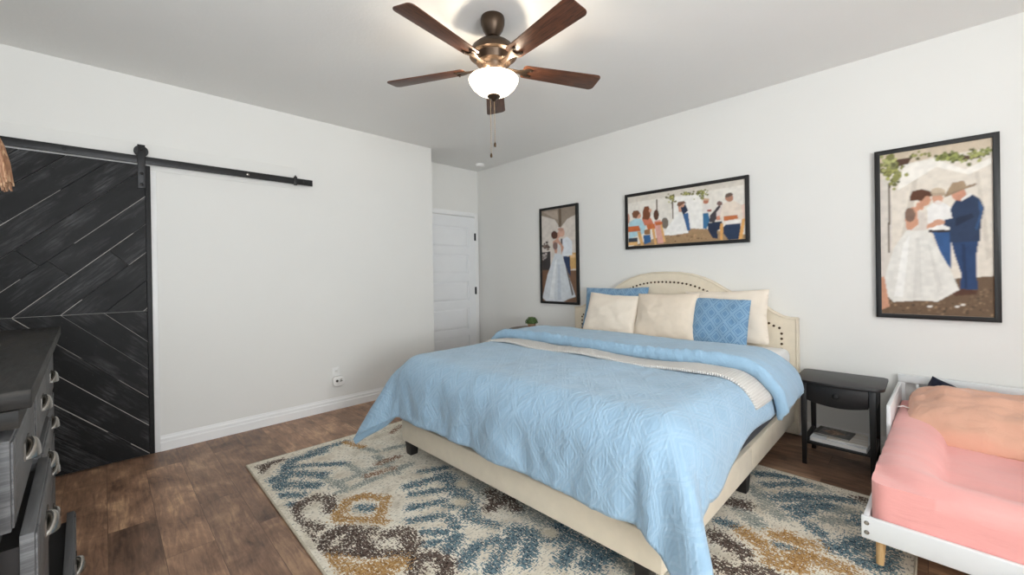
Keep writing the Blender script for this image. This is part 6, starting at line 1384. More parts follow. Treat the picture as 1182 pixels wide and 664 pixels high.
('p',(205,150,130),[(0.018,0.567),(0.016,0.521),(0.011,0.485),(0.005,0.47),(-0.002,0.477),(-0.007,0.506),(-0.01,0.549),(-0.01,0.598),(-0.007,0.64),(-0.001,0.666),(0.006,0.67),(0.012,0.651),(0.016,0.614)]),
('p',(172,206,216),[(0.012,0.494),(0.077,0.553),(0.128,0.535),(0.179,0.393),(0.162,0.24),(0.011,0.159)]),
('p',(210,160,135),[(0.133,0.6),(0.13,0.573),(0.121,0.554),(0.109,0.546),(0.096,0.553),(0.086,0.571),(0.08,0.598),(0.08,0.627),(0.086,0.651),(0.097,0.664),(0.11,0.664),(0.122,0.651),(0.13,0.628)]),
('p',(122,82,58),[(0.041,0.662),(0.06,0.717),(0.103,0.713),(0.123,0.655),(0.103,0.614),(0.085,0.551),(0.051,0.579)]),
('p',(197,106,62),[(-0.002,0.403),(0.11,0.4),(0.129,0.291),(-0.002,0.296)]),
('p',(60,65,76),[(0.001,0.167),(0.094,0.169),(0.094,0.067),(0.0,0.067)]),
('p',(216,168,108),[(0.091,0.285),(0.125,0.286),(0.157,0.012),(0.127,0.003)]),
('p',(226,180,120),[(0.0,0.084),(0.094,0.087),(0.094,0.021),(0.0,0.02)]),
('p',(55,96,142),[(0.152,0.209),(0.221,0.203),(0.227,0.061),(0.161,0.025)]),
('p',(150,110,75),[(0.162,0.305),(0.221,0.326),(0.221,0.21),(0.162,0.22)]),
('p',(204,122,96),[(0.141,0.532),(0.227,0.535),(0.254,0.409),(0.166,0.396)]),
('p',(126,76,50),[(0.15,0.668),(0.167,0.768),(0.207,0.764),(0.226,0.681),(0.222,0.546),(0.199,0.499),(0.146,0.531)]),
('p',(215,165,140),[(0.236,0.672),(0.234,0.654),(0.23,0.641),(0.224,0.636),(0.218,0.64),(0.213,0.652),(0.21,0.669),(0.21,0.688),(0.213,0.703),(0.219,0.713),(0.225,0.713),(0.231,0.705),(0.235,0.69)]),
('p',(202,112,66),[(0.182,0.415),(0.261,0.415),(0.286,0.313),(0.195,0.318)]),
('p',(222,172,112),[(0.234,0.323),(0.26,0.318),(0.281,0.011),(0.259,0.005)]),
('p',(217,164,152),[(0.258,0.46),(0.318,0.479),(0.351,0.175),(0.344,0.018),(0.289,0.02)]),
('p',(90,60,46),[(0.304,0.571),(0.301,0.524),(0.293,0.49),(0.282,0.475),(0.27,0.483),(0.26,0.514),(0.254,0.559),(0.254,0.608),(0.26,0.65),(0.27,0.675),(0.283,0.678),(0.294,0.658),(0.302,0.619)]),
('p',(200,108,64),[(0.264,0.439),(0.327,0.445),(0.34,0.385),(0.273,0.373)]),
('p',(222,172,112),[(0.315,0.371),(0.333,0.38),(0.363,0.047),(0.344,0.037)]),
('p',(72,66,70),[(0.773,0.532),(0.808,0.622),(0.826,0.582),(0.788,0.389),(0.769,0.321),(0.732,0.338),(0.738,0.459)]),
('p',(124,98,92),[(0.834,0.637),(0.832,0.618),(0.825,0.604),(0.816,0.599),(0.806,0.605),(0.798,0.619),(0.793,0.639),(0.793,0.659),(0.798,0.676),(0.806,0.686),(0.816,0.685),(0.826,0.675),(0.832,0.658)]),
('p',(216,202,195),[(0.789,0.499),(0.842,0.635),(0.852,0.346),(0.788,0.346)]),
('p',(205,140,115),[(0.786,0.424),(0.817,0.434),(0.819,0.359),(0.788,0.354)]),
('p',(40,50,72),[(0.721,0.322),(0.827,0.334),(0.841,0.228),(0.793,0.18),(0.796,0.035),(0.757,0.053),(0.721,0.199)]),
('p',(228,214,199),[(0.839,0.63),(0.905,0.679),(0.978,0.568),(0.996,0.336),(0.857,0.282),(0.814,0.412)]),
('p',(240,234,228),[(0.852,0.331),(0.97,0.33),(0.951,0.262),(0.865,0.272)]),
('p',(178,132,110),[(0.916,0.71),(0.912,0.68),(0.902,0.658),(0.889,0.651),(0.874,0.659),(0.863,0.681),(0.856,0.712),(0.856,0.745),(0.863,0.772),(0.875,0.787),(0.89,0.786),(0.903,0.77),(0.912,0.743)]),
('p',(104,88,78),[(0.853,0.753),(0.863,0.795),(0.896,0.807),(0.916,0.767),(0.903,0.748),(0.865,0.726)]),
('p',(192,112,67),[(0.84,0.417),(0.942,0.418),(0.947,0.352),(0.845,0.33)]),
('p',(45,60,86),[(0.826,0.208),(0.857,0.265),(0.966,0.264),(0.964,0.008),(0.878,-0.001),(0.84,0.114)]),
('p',(227,172,103),[(0.976,0.346),(0.999,0.34),(0.976,0.012),(0.949,0.002)]),
('p',(220,165,100),[(0.816,0.296),(0.839,0.297),(0.834,0.006),(0.811,0.01)]),
('p',(232,205,190),[(0.972,0.57),(0.997,0.591),(0.998,0.341),(0.984,0.338)])]

def framed(x0, x1, z0, z1, pix, cell, label):
    f = thing('framed_photo', label, 'framed picture', (x0, YB, z0), 0, 'wedding photographs on the far wall')
    w_, h_ = x1 - x0, z1 - z0; b = .028; d = .034
    m = Mb()
    # mitred frame bars
    O = [(0, 0), (w_, 0), (w_, h_), (0, h_)]; I = [(b, b), (w_ - b, b), (w_ - b, h_ - b), (b, h_ - b)]
    v = [(x, -d, z) for x, z in O] + [(x, -d, z) for x, z in I] + [(x, -.002, z) for x, z in O] + [(x, -.002, z) for x, z in I]
    fcs = []
    for i in range(4):
        j = (i + 1) % 4
        fcs += [(i, j, 4 + j, 4 + i), (8 + i, 12 + i, 12 + j, 8 + j), (i, 8 + i, 8 + j, j), (4 + i, 4 + j, 12 + j, 12 + i)]
    m.add(v, fcs); m.build('frame', M['frame'], f, bevel=.002)
    pr = print_mesh('photo_print', pix, w_ - 2 * b, h_ - 2 * b, cell, f, -.022)
    pr.location = (b, 0, b)
    Mb().box(b * .6, w_ - b * .6, -.018, -.003, b * .6, h_ - b * .6).build('backing_board', M['frame'], f, smooth=False)
framed(-.235, .322, .937, 2.069, PRINT_LARGE, .0042, 'tall framed photo of a bride and a groom in a cowboy hat above the nightstand')
framed(-2.137, -1.010, 1.505, 2.058, PRINT_WIDE, .0045, 'wide framed photo of a couple before seated guests above the headboard')
framed(-3.29, -2.726, .918, 2.060, PRINT_TALL, .0055, 'narrow tall framed photo of a bride and groom embracing above the potted plant')

# ================================================================== CEILING FAN
def wood(name, dark, light, axis_scale, rough=.4, sc_=6):
    n = NT(name); v = n.coord('Object', axis_scale)
    g = n.noise(v, sc_, 8, .65, .8)
    n.base(n.ramp(g, [(.32, lin(dark)), (.68, lin(light))])); n.set(rough, 0, .4); n.bump(g, .1, .002)
    return n.m
M['blade'] = wood('walnut_blade', (52, 32, 24), (112, 70, 48), (1.2, 14, 14), .38)
M['fanmetal'] = plain('oil_rubbed_bronze', (74, 60, 48), .38, .75, var=.12)
fan = thing('ceiling_fan', 'five-blade brown ceiling fan with lit glass bowl over the bed', 'ceiling fan', (-1.732, 1.600, HC))
Mb().lathe([(1e-6, 0), (.066, 0), (.069, -.012), (.068, -.04), (.058, -.07), (.042, -.094), (.032, -.108), (.018, -.112), (1e-6, -.112)], n=36).build('canopy', M['fanmetal'], fan)
Mb().lathe([(1e-6, -.10), (.013, -.10), (.013, -.15), (.024, -.152), (.024, -.165), (1e-6, -.165)], n=20).build('downrod', M['fanmetal'], fan)
Mb().lathe([(1e-6, -.138), (.03, -.14), (.06, -.143), (.098, -.156), (.122, -.178), (.134, -.205), (.137, -.222), (.128, -.226), (.112, -.228), (.098, -.262), (.075, -.268), (.07, -.276), (1e-6, -.276)], n=44).build('motor_housing', M['fanmetal'], fan)
ring = Mb()
for k in range(5):     # vent windows of the lower housing
    a = R(72 * k + 20)
    for j in range(9):
        pass
ring.lathe([(.040, -.268), (.070, -.272), (.066, -.290), (.05, -.312), (.052, -.335), (.080, -.348), (.082, -.354), (.040, -.356), (.04, -.268)], n=40)
ring.build('fitter_ring', M['fanmetal'], fan)
n = NT('lit_frosted_glass'); n.base((.95, .92, .86)); n.set(.35)
n.put(n.b.inputs['Emission Color'], (1.0, .80, .56, 1)); n.b.inputs['Emission Strength'].default_value = 5
M['bowl'] = n.m
Mb().lathe([(.128, -.349), (.139, -.351), (.143, -.357), (.138, -.372), (.122, -.398), (.096, -.422), (.062, -.440), (.030, -.449), (1e-6, -.451)], n=44).build('glass_bowl', M['bowl'], fan)
Mb().lathe([(1e-6, -.438), (.036, -.443), (.038, -.452), (.03, -.459), (.014, -.468), (.007, -.478), (1e-6, -.480)], n=24).build('finial', M['fanmetal'], fan)
for k in range(3):     # the bulbs inside the open-topped bowl
    l = bpy.data.lights.new('fan_bulb', 'POINT'); l.energy = 4.5; l.color = (1, .86, .68); l.shadow_soft_size = .012
    lo_ = bpy.data.objects.new('fan_bulb', l); COL.objects.link(lo_); lo_.parent = fan
    lo_.location = (.105 * math.cos(R(120 * k + 28)), .105 * math.sin(R(120 * k + 28)), -.345)
BLZ = -.281
for k in range(5):
    a = R(-80 + 72 * k)
    rot = Matrix.Rotation(a, 4, 'Z') @ Matrix.Translation((0, 0, BLZ)) @ Matrix.Rotation(R(-11), 4, 'X')
    m = Mb(); r0, r1 = .165, .672
    pl = []
    def corner(cx_, cy_, rr_, a0, a1):
        for j in range(6):
            q = R(a0 + (a1 - a0) * j / 5); pl.append((cx_ + rr_ * math.cos(q), cy_ + rr_ * math.sin(q)))
    corner(r1 - .028, .068 - .028, .028, 90, 0); corner(r1 - .028, -.068 + .028, .028, 0, -90)
    corner(r0 + .03, -.052 + .02, .02, -90, -180); corner(r0 + .03, .052 - .02, .02, 180, 90)
    m.prism(pl, -.003, .003, 'xy')
    b = m.build('blade', M['blade'], fan, bevel=.0015)
    b.matrix_local = rot
    ir = Mb()
    # forked blade iron under the blade root
    ir.prism([(.085, -.016), (.15, -.013), (.20, -.034), (.235, -.034), (.235, -.018), (.205, -.014), (.205, .014), (.235, .018), (.235, .034), (.20, .034), (.15, .013), (.085, .016)], -.010, -.0035, 'xy')
    ir.sphere((.222, .026, -.011), .006, 8, 4); ir.sphere((.222, -.026, -.011), .006, 8, 4)
    i_ = ir.build('blade_iron', M['fanmetal'], fan, bevel=.0015); i_.matrix_local = rot
M['chain'] = plain('chain_metal', (150, 128, 100), .35, .9)
for x_, y_, zb in ((-.014, -.014, -.795), (.002, .002, -.735)):
    m = Mb(); z = -.47
    m.tube([(x_, y_, -.46), (x_, y_, zb + .02)], .0012, 6)
    zz_ = -.465
    while zz_ > zb + .02:
        m.sphere((x_, y_, zz_), .0022, 6, 4); zz_ -= .012
    c = m.build('pull_chain', M['chain'], fan)
    Mb().lathe([(.001, zb + .024), (.006, zb + .014), (.0075, zb + .004), (.005, zb - .004), (1e-6, zb - .006)], (x_, y_, 0), 12).build('fob', M['bronze'], c)

# ================================================================== BARN DOOR AND RAIL
BDX0, BDX1, BDY0, BDY1, BDZ0, BDZ1 = XL + .028, XL + .062, -.80, .250, .016, 2.092
bdoor = thing('barn_door', 'black chevron plank sliding barn door hanging from the black rail', 'barn door', (XL, -.275, 0))
BDO = Matrix.Translation((-XL, .275, 0))
def clip(poly, f):
    out = []
    for i in range(len(poly)):
        p, q = poly[i], poly[(i + 1) % len(poly)]
        a, b = f(p), f(q)
        if a >= 0: out.append(p)
        if (a >= 0) != (b >= 0):
            t = a / (a - b); out.append((p[0] + (q[0] - p[0]) * t, p[1] + (q[1] - p[1]) * t))
    return out
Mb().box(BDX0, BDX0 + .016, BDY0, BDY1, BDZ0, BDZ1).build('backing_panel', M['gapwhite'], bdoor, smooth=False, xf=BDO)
fr = Mb(); FB = .028
fr.box(BDX0 + .0165, BDX1 + .004, BDY0, BDY0 + FB, BDZ0, BDZ1).box(BDX0 + .0165, BDX1 + .004, BDY1 - FB, BDY1, BDZ0, BDZ1)
fr.build('edge_trim', M['barnframe'], bdoor, bevel=.002, uvf=uvbox, xf=BDO)
pk = Mb(); uvs = []
Y0, Y1, ZM = BDY0 + FB + .001, BDY1 - FB - .001, 1.047
rng = random.Random(5)
sm_ = Mb()
pk_faces_uv = {}
for half_, sg, za, zb in (('u', 1, ZM + .002, BDZ1), ('l', -1, BDZ0, ZM - .002)):
    d = (math.cos(R(45)), sg * math.sin(R(45))); nn = (-d[1], d[0])
    pw = .142
    for k in range(-14, 26):
        o0 = k * pw + .03
        rect = [(Y0, za), (Y1, za), (Y1, zb), (Y0, zb)]
        gp = rng.choice((.0006, .0006, .0022, .0032))
        A = lambda p: p[0] * nn[0] + p[1] * nn[1] - o0 - gp
        B = lambda p: o0 + pw - (p[0] * nn[0] + p[1] * nn[1])
        strip = clip(clip(rect, A), B) if len(rect) else []
        if len(strip) < 3: continue
        L = [p[0] * d[0] + p[1] * d[1] for p in strip]
        lo, hi = min(L), max(L)
        cuts = [lo - 1]
        if hi - lo > .6 and rng.random() < .75: cuts.append(lo + (hi - lo) * rng.uniform(.3, .7))
        cuts.append(hi + 1)
        for c0, c1 in zip(cuts[:-1], cuts[1:]):
            seg_ = clip(clip(strip, lambda p: p[0] * d[0] + p[1] * d[1] - c0 - .001), lambda p: c1 - (p[0] * d[0] + p[1] * d[1]))
            if len(seg_) < 3: continue
            th = BDX1 - rng.uniform(0, .002)
            pk.prism(seg_, BDX0 + .0165, th, 'yz')
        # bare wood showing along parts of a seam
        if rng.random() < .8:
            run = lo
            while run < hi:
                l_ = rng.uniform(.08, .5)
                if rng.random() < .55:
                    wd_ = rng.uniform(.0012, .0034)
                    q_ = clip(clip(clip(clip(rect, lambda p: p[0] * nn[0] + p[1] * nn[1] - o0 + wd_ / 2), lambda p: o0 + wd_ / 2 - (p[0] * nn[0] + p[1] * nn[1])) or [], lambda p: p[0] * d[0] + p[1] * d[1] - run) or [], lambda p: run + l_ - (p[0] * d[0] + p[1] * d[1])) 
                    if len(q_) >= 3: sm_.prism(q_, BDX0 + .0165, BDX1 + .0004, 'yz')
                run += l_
def barn_uv(co, no):
    y = co.y - .275; z = co.z
    d = (.7071, .7071) if z > ZM else (.7071, -.7071)
    return (y * d[0] + z * d[1], -y * d[1] + z * d[0])
pk.build('planks', M['barn'], bdoor, bevel=.0015, seg=1, uvf=barn_uv, xf=BDO, angle=30)
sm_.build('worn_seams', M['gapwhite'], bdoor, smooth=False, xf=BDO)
# hanger straps with wheels
for hy in (.203, -.70):
    h = Mb().box(BDX1 + .0045, BDX1 + .0105, hy - .021, hy + .021, 1.925, 2.236)
    hg = h.build('hanger_strap', M['iron'], bdoor, bevel=.0015, xf=BDO)
    for zz_ in (1.952, 2.03, 2.200):
        Mb().lathe([(.011, 0), (.011, .004), (.006, .008), (1e-6, .009)], (BDX1 + .0105, hy, zz_), 6, 'x').build('bolt', M['iron'], hg, xf=BDO)
    Mb().lathe([(1e-6, .0), (.038, .0), (.040, .004), (.034, .008), (.034, .016), (.040, .02), (.038, .024), (1e-6, .024)], (BDX0 + .0075, hy, 2.1945), 28, 'x').build('wheel', M['iron'], bdoor, xf=BDO)
rl = thing('barn_door_rail', 'long black flat steel rail across the left wall carrying the barn door', 'rail', (XL, .3, 2.13))
RO = Matrix.Translation((-XL, -.3, -2.13))
Mb().box(XL + .044, XL + .051, YK + .02, 1.372, 2.106, 2.160).build('bar', M['iron'], rl, bevel=.0015, xf=RO)
for yy in (-.70 + .15, -.17, .42, .86, 1.30):
    m = Mb().lathe([(.011, 0), (.011, .033)], (XL + .011, yy, 2.133), 14, 'x')
    sp_ = m.build('standoff', M['iron'], rl, xf=RO)
    Mb().lathe([(.011, 0), (.011, .005), (.005, .008), (1e-6, .008)], (XL + .051, yy, 2.133), 6, 'x').build('bolt', M['pull'] if yy == .86 else M['iron'], rl, xf=RO)
st = Mb().box(XL + .038, XL + .060, 1.215, 1.24, 2.098, 2.172)
st.tube([(XL + .05, 1.2275, 2.172), (XL + .05, 1.2275, 2.184)], .006, 10)
st.build('end_stop', M['iron'], rl, bevel=.002, xf=RO)

# ================================================================== DRESSER
# local frame: x along the front towards the far end (0 = near end), y = depth behind the front plane (negative = out into the room)
dr = thing('dresser', 'long dark weathered dresser with cup pulls and drawers ajar at left edge', 'dresser', (-1.389, -.115, 0), 0)
ea = Vector((-3.212 + 1.389, -.162 + .115, 0)); LEN = ea.length; ea.normalize()
eb = Vector((-ea.y, ea.x, 0))           # local +y: away from the room
if eb.y > 0: eb = -eb
rotm = Matrix(((ea.x, eb.x, 0), (ea.y, eb.y, 0), (0, 0, 1))).to_4x4()
LX = rotm                               # maps local (along, back, up) to offsets from the near front corner of the top
ZT = 1.03
DEP = .52
top = Mb()
# top slab with the notched near front corner; the near piece sits further back
top.prism([(0, 0), (LEN, 0), (LEN, DEP), (-.12, DEP), (-.12, .055), (0, .055)], ZT - .042, ZT, 'xy')
top.build('top', M['dresstop'], dr, bevel=.003, uvf=uvbox, xf=LX)
sb = Mb().prism([(.0, .018), (LEN - .03, .018), (LEN - .03, DEP - .01), (-.12, DEP - .01), (-.12, .062), (.0, .062)], ZT - .082, ZT - .0425, 'xy')
sb.build('under_top', M['dresstop'], dr, bevel=.002, uvf=uvbox, xf=LX)
body = Mb().box(-.11, LEN - .05, .052, DEP - .02, .06, ZT - .083)
for lx in (-.09, LEN - .12):
    for ly in (.06, DEP - .09): body.box(lx, lx + .06, ly, ly + .06, 0, .06)
body.build('carcass', M['dressbody'], dr, bevel=.003, uvf=uvbox, xf=LX)
cols_ = [(-.02, .545), (.555, 1.115), (1.125, 1.685)]
rows_ = [(.735, .93), (.53, .722), (.325, .517), (.12, .312)]
M['cupdark'] = plain('pull_shadow_iron', (120, 112, 104), .3, .9)
def cup_pull(parent, x, y, z):
    m = Mb(); N1, N2 = 12, 8; wv_, hv_, dv_ = .048, .030, .026
    def P(i, j):
        a = math.pi * i / N1; b = (math.pi / 2) * j / N2
        return (x - wv_ * math.cos(a) * math.cos(b) * 1.0, y - dv_ * math.sin(a) * (math.cos(b) ** .6) - .001, z - hv_ * .55 + hv_ * 1.6 * math.sin(b) ** .9 * (0.35 + .65 * math.sin(a)))
    m.grid(P, N1 + 1, N2 + 1)
    m.box(x - wv_ - .006, x + wv_ + .006, y - .003, y, z - hv_ * .6, z + hv_ * .9)
    o = m.build('cup_pull', M['pull'], parent, angle=60, xf=LX)
    return o
open_ = {(0, 1): .030, (0, 2): .022, (1, 3): .075, (1, 1): .012, (0, 3): .004}
for ci, (a, b) in enumerate(cols_):
    for ri, (c, d) in enumerate(rows_):
        out = open_.get((ci, ri), 0.)
        y_f = .028 - out
        if ci == 0 and ri == 0: y_f = .030
        fr_ = Mb().box(a, b, y_f, y_f + .022, c, d)
        drw = fr_.build('drawer', M['dressbody'], dr, bevel=.002, uvf=uvbox, xf=LX)
        # planked face grooves: thin raised boards
        pb = Mb()
        pb.box(a + .006, a + .05, y_f - .004, y_f, c + .006, d - .006); pb.box(b - .05, b - .006, y_f - .004, y_f, c + .006, d - .006)
        pb.box(a + .056, b - .056, y_f - .004, y_f, c + .006, d - .006)
        pb.build('face_boards', M['dressbody'], drw, bevel=.001, uvf=uvbox, xf=LX)
        if out > .01:
            Mb().box(a + .02, b - .02, y_f + .022, .0515, c + .02, d - .03).build('drawer_box', M['blackwood'], drw, smooth=False, xf=LX)
        cup_pull(drw, (a + b) / 2, y_f - .004, (c + d) / 2)

# brown dried bundle in a vase standing on the dresser, only its drooping tip reaches into view
vs = thing('dried_bundle', 'brown drooping dried bundle above the dresser at the left frame edge', 'dried plant', tuple(Vector((-1.389, -.115, 0)) + LX @ Vector((.72, .30, ZT))))
Mb().lathe([(1e-6, 0), (.05, 0), (.075, .05), (.08, .11), (.06, .19), (.04, .23), (.046, .25), (.036, .25), (.03, .22), (1e-6, .215)], n=28).build('vase', plain('dark_ceramic', (70, 62, 56), .3), vs)
n = NT('dried_strands'); v = n.coord('UV', (1, 1, 1))
g = n.noise(n.coord('UV', (90, 3, 1)), 1, 5, .7)
n.base(n.ramp(g, [(.3, lin((84, 56, 40))), (.5, lin((148, 106, 76))), (.72, lin((222, 192, 156)))])); n.set(.6); n.bump(g, .6, .004)
M['dried'] = n.m

# ================================================================== NIGHTSTANDS
M['black'] = plain('black_lacquer', (21, 20, 22), .42, var=.08)
ns = thing('nightstand', 'small black nightstand with one drawer and shelf right of bed', 'nightstand', (-.395, 3.41, 0))
HW = .17
def rr_top(w_, d_, bow, c):
    """plan outline: straight back, rounded front corners, slightly bowed front"""
    P = [(-w_ + .02, d_), (w_ - .02, d_), (w_, d_ - .02)]
    P += [(w_ - c + c * math.cos(R(-q)), -d_ + c + c * math.sin(R(-q))) for q in (0, 20, 40, 60, 80)]
    P += [(x, -d_ - bow * (1 - (x / (w_ - c)) ** 2)) for x in np.linspace(w_ - c, -(w_ - c), 13)[1:-1]]
    P += [(-w_ + c + c * math.cos(R(-q)), -d_ + c + c * math.sin(R(-q))) for q in (100, 120, 140, 160, 180)]
    P += [(-w_, d_ - .02)]
    return P
Mb().prism(rr_top(.225, .20, .02, .07), .535, .555, 'xy').build('top', M['black'], ns, bevel=.004)
for sx in (-1, 1):
    for sy in (-1, 1):
        m = Mb(); x_, y_ = sx * HW, sy * .162
        tp, bt = .016, .012
        v = [(x_ + i * bt, y_ + j * bt, 0.0) for i, j in ((-1, -1), (1, -1), (1, 1), (-1, 1))] + [(x_ + i * tp, y_ + j * tp, .5345) for i, j in ((-1, -1), (1, -1), (1, 1), (-1, 1))]
        m.add(v, [(3, 2, 1, 0), (4, 5, 6, 7), (0, 1, 5, 4), (1, 2, 6, 5), (2, 3, 7, 6), (3, 0, 4, 7)])
        m.build('leg', M['black'], ns, bevel=.002)
Mb().box(-HW - .012, -HW + .004, -.145, .145, .40, .5345).box(HW - .004, HW + .012, -.145, .145, .40, .5345).box(-HW + .017, HW - .017, .15, .17, .40, .5345).build('apron', M['black'], ns, bevel=.002)
pl = [(x, .425 - .024 * (1 - (x / .15) ** 2)) for x in np.linspace(-.152, .152, 17)] + [(.152, .532), (-.152, .532)]
dwr = Mb().prism(pl, -.182, -.02, 'xz').build('drawer', M['black'], ns, bevel=.0025)
Mb().lathe([(.006, 0), (.006, -.012), (.016, -.016), (.017, -.022), (.012, -.027), (1e-6, -.028)], (0, -.182, .478), 20, 'y').build('knob', M['iron'], dwr)
Mb().box(-HW + .013, HW - .013, -.165, .165, .135, .150).box(-HW - .010, -HW + .0125, -.145, .145, .12, .165).box(HW - .0125, HW + .010, -.145, .145, .12, .165).build('shelf', M['black'], ns, bevel=.003)

# papers and books on the shelf
M['paper'] = plain('white_paper', (228, 226, 222), .7, var=.03, scale=30)
def booklet(name, label, cat, c, w_, d_, h_, rz, cover, pages):
    b = thing(name, label, cat, c, rz)
    Mb().box(-w_ / 2 + .002, w_ / 2 - .003, -d_ / 2 + .002, d_ / 2 - .002, .0012, h_ - .0012).build('pages', pages, b, bevel=.0008)
    m = Mb().box(-w_ / 2, w_ / 2, -d_ / 2, d_ / 2, h_ - .0011, h_).box(-w_ / 2, w_ / 2, -d_ / 2, d_ / 2, 0, .0011).box(-w_ / 2 - .0012, -w_ / 2, -d_ / 2, d_ / 2, 0, h_)
    return b, m.build('cover', cover, b, smooth=False)
SX, SY = -.395, 3.41
n = NT('pale_cover'); v = n.coord('Object', (4, 30, 1)); n.base(n.ramp(n.noise(v, 1, 4), [(.35, lin((206, 190, 172))), (.6, lin((224, 220, 214)))])); n.set(.5); M['palecover'] = n.m
M['whitecover'] = plain('white_cover', (226, 228, 230), .5, var=.03)
booklet('paper_stack', 'wide white paper stack under the magazines on the nightstand shelf', 'papers', (SX + .005, SY - .02, .1505), .285, .25, .024, R(-3), M['whitecover'], M['paper'])
booklet('magazine', 'pale beige magazine showing at the right of the dark one on the nightstand shelf', 'magazine', (SX + .035, SY - .012, .1750), .20, .225, .008, R(4), M['palecover'], M['paper'])
n = NT('dark_picture_cover'); v = n.coord('Object', (1, 1, 1))
sp = n.new('ShaderNodeSeparateXYZ'); n.put(sp.inputs[0], v)
cen = n.math('SUBTRACT', 1, n.math('ADD', n.math('ABSOLUTE', n.math('MULTIPLY', sp.outputs[0], 13)), n.math('ABSOLUTE', n.math('MULTIPLY', sp.outputs[1], 15))), clamp=True)
pic = n.ramp(n.noise(v, 60, 6, .7), [(.35, lin((52, 44, 40))), (.5, lin((120, 84, 62))), (.62, lin((196, 160, 128)))])
n.base(n.mix(n.ramp(cen, [(.05, (0,) * 3), (.35, (1,) * 3)]), n.ramp(n.noise(v, 45, 4), [(.4, lin((44, 44, 46))), (.65, lin((112, 110, 108)))]), pic)); n.set(.3)
M['darkcover'] = n.m
mg, mc = booklet('magazine', 'magazine with a dark picture cover on top of the papers on the nightstand shelf', 'magazine', (SX - .035, SY + .0, .1836), .19, .17, .006, R(-6), M['darkcover'], M['paper'])
Mb().box(-.0925, -.073, -.075, .075, .0061, .0064).build('spine_band', M['black'], mg, smooth=False)

# round side table beyond the bed, with a potted plant
M['tabwood'] = wood('walnut_table', (60, 42, 32), (104, 78, 60), (2, 14, 2))
rt_ = thing('round_side_table', 'round dark wooden side table just visible beyond the far side of the bed', 'side table', (-3.20, 3.50, 0))
Mb().lathe([(1e-6, .622), (.262, .622), (.270, .628), (.270, .638), (.264, .644), (1e-6, .644)], n=48).build('tabletop', M['tabwood'], rt_)
for k in range(3):
    a = R(30 + 120 * k)
    Mb().tube([(.10 * math.cos(a), .10 * math.sin(a), .6215), (.22 * math.cos(a), .22 * math.sin(a), 0.0)], [.017, .011], 12).build('leg', M['tabwood'], rt_)
pp_ = thing('potted_plant', 'small bushy green plant in a terracotta pot on the round side table', 'plant', (-3.17, 3.46, .6445))
Mb().lathe([(1e-6, 0), (.036, 0), (.045, .05), (.048, .052), (.048, .062), (.042, .062), (.04, .052), (1e-6, .05)], n=28).build('pot', plain('terracotta', (176, 138, 108), .7, var=.12), pp_)
lv = Mb(); rg = random.Random(3)
for i in range(330):
    th_, ph_ = rg.uniform(0, 2 * math.pi), math.acos(rg.uniform(-.15, 1))
    rad_ = .068 * rg.uniform(.75, 1.05)
    c = Vector((math.cos(th_) * math.sin(ph_) * rad_, math.sin(th_) * math.sin(ph_) * rad_, .075 + math.cos(ph_) * rad_ * .85))
    d = (c - Vector((0, 0, .07))).normalized(); sd_ = d.orthogonal().normalized(); sd_.rotate(Matrix.Rotation(rg.uniform(0, 6.28), 3, d)); l = rg.uniform(.014, .022)
    dn = d.cross(sd_)
    lv.add([c - dn * l * .6, c + sd_ * l * .4 + d * .003, c + dn * l * .6 + d * .008, c - sd_ * l * .4 + d * .003], [(0, 1, 2, 3)])
lv.sphere((0, 0, .085), .052, 14, 8)
n = NT('leaf_green'); n.base(n.ramp(n.noise(n.coord(), 90, 3), [(.35, lin((44, 70, 34))), (.65, lin((104, 132, 70)))])); n.set(.55); M['leaf'] = n.m
lv.build('foliage', M['leaf'], pp_, smooth=False)

# ================================================================== TODDLER BED
tb = thing('toddler_bed', 'white toddler bed with slatted headboard and pale wooden legs at right edge', 'toddler bed', (-.130, 3.755, 0), R(-2.0))
M['tbwhite'] = plain('white_lacquer', (224, 226, 226), .4, var=.01)
M['birch'] = wood('birch_leg', (206, 160, 104), (236, 198, 146), (12, 12, 1.5), .5)
TL, TW = 1.57, .78
# local: x to the right along the head, y negative towards the foot
hd = Mb().box(0, TW, -.012, .012, .515, .566)
hd.box(0, .034, -.012, .012, .0, .515).box(TW - .034, TW, -.012, .012, 0, .515).box(.034, TW - .034, -.012, .012, .17, .25)
hb_o = hd.build('headboard', M['tbwhite'], tb, bevel=.003)
x = .085
while x < TW - .06:
    Mb().box(x, x + .014, -.007, .007, .25, .515).build('slat', M['tbwhite'], hb_o, bevel=.002); x += .0635
ft = Mb().box(-.006, TW + .006, -TL - .018, -TL, .178, .268)
fo = ft.build('foot_rail', M['tbwhite'], tb, bevel=.005, seg=3)
for zz_ in (.205, .243):
    for xx_ in (.012, TW - .012):
        Mb().lathe([(.0085, 0), (.0085, -.002), (.006, -.003), (.005, -.0015), (1e-6, -.0015)], (xx_, -TL - .018, zz_), 14, 'y').build('bolt', M['pull'], fo)
for xx_ in (.0, TW - .018):
    Mb().box(xx_, xx_ + .018, -TL, -.012, .178, .268).build('side_rail', M['tbwhite'], tb, bevel=.003)
    # side guard near the head
    Mb().box(xx_ - .001, xx_ + .017, -.70, -.0125, .2685, .512).build('side_guard', M['tbwhite'], tb, bevel=.003)
Mb().box(.018, TW - .018, -TL, -.0125, .185, .20).build('slat_deck', M['birch'], tb, smooth=False)
for xx_, yy_ in ((.042, -TL + .15), (TW - .042, -TL + .15)):
    Mb().tube([(xx_, yy_, .185), (xx_ - .006, yy_ - .012, .0125)], [.020, .013], 16).build('leg', M['birch'], tb)

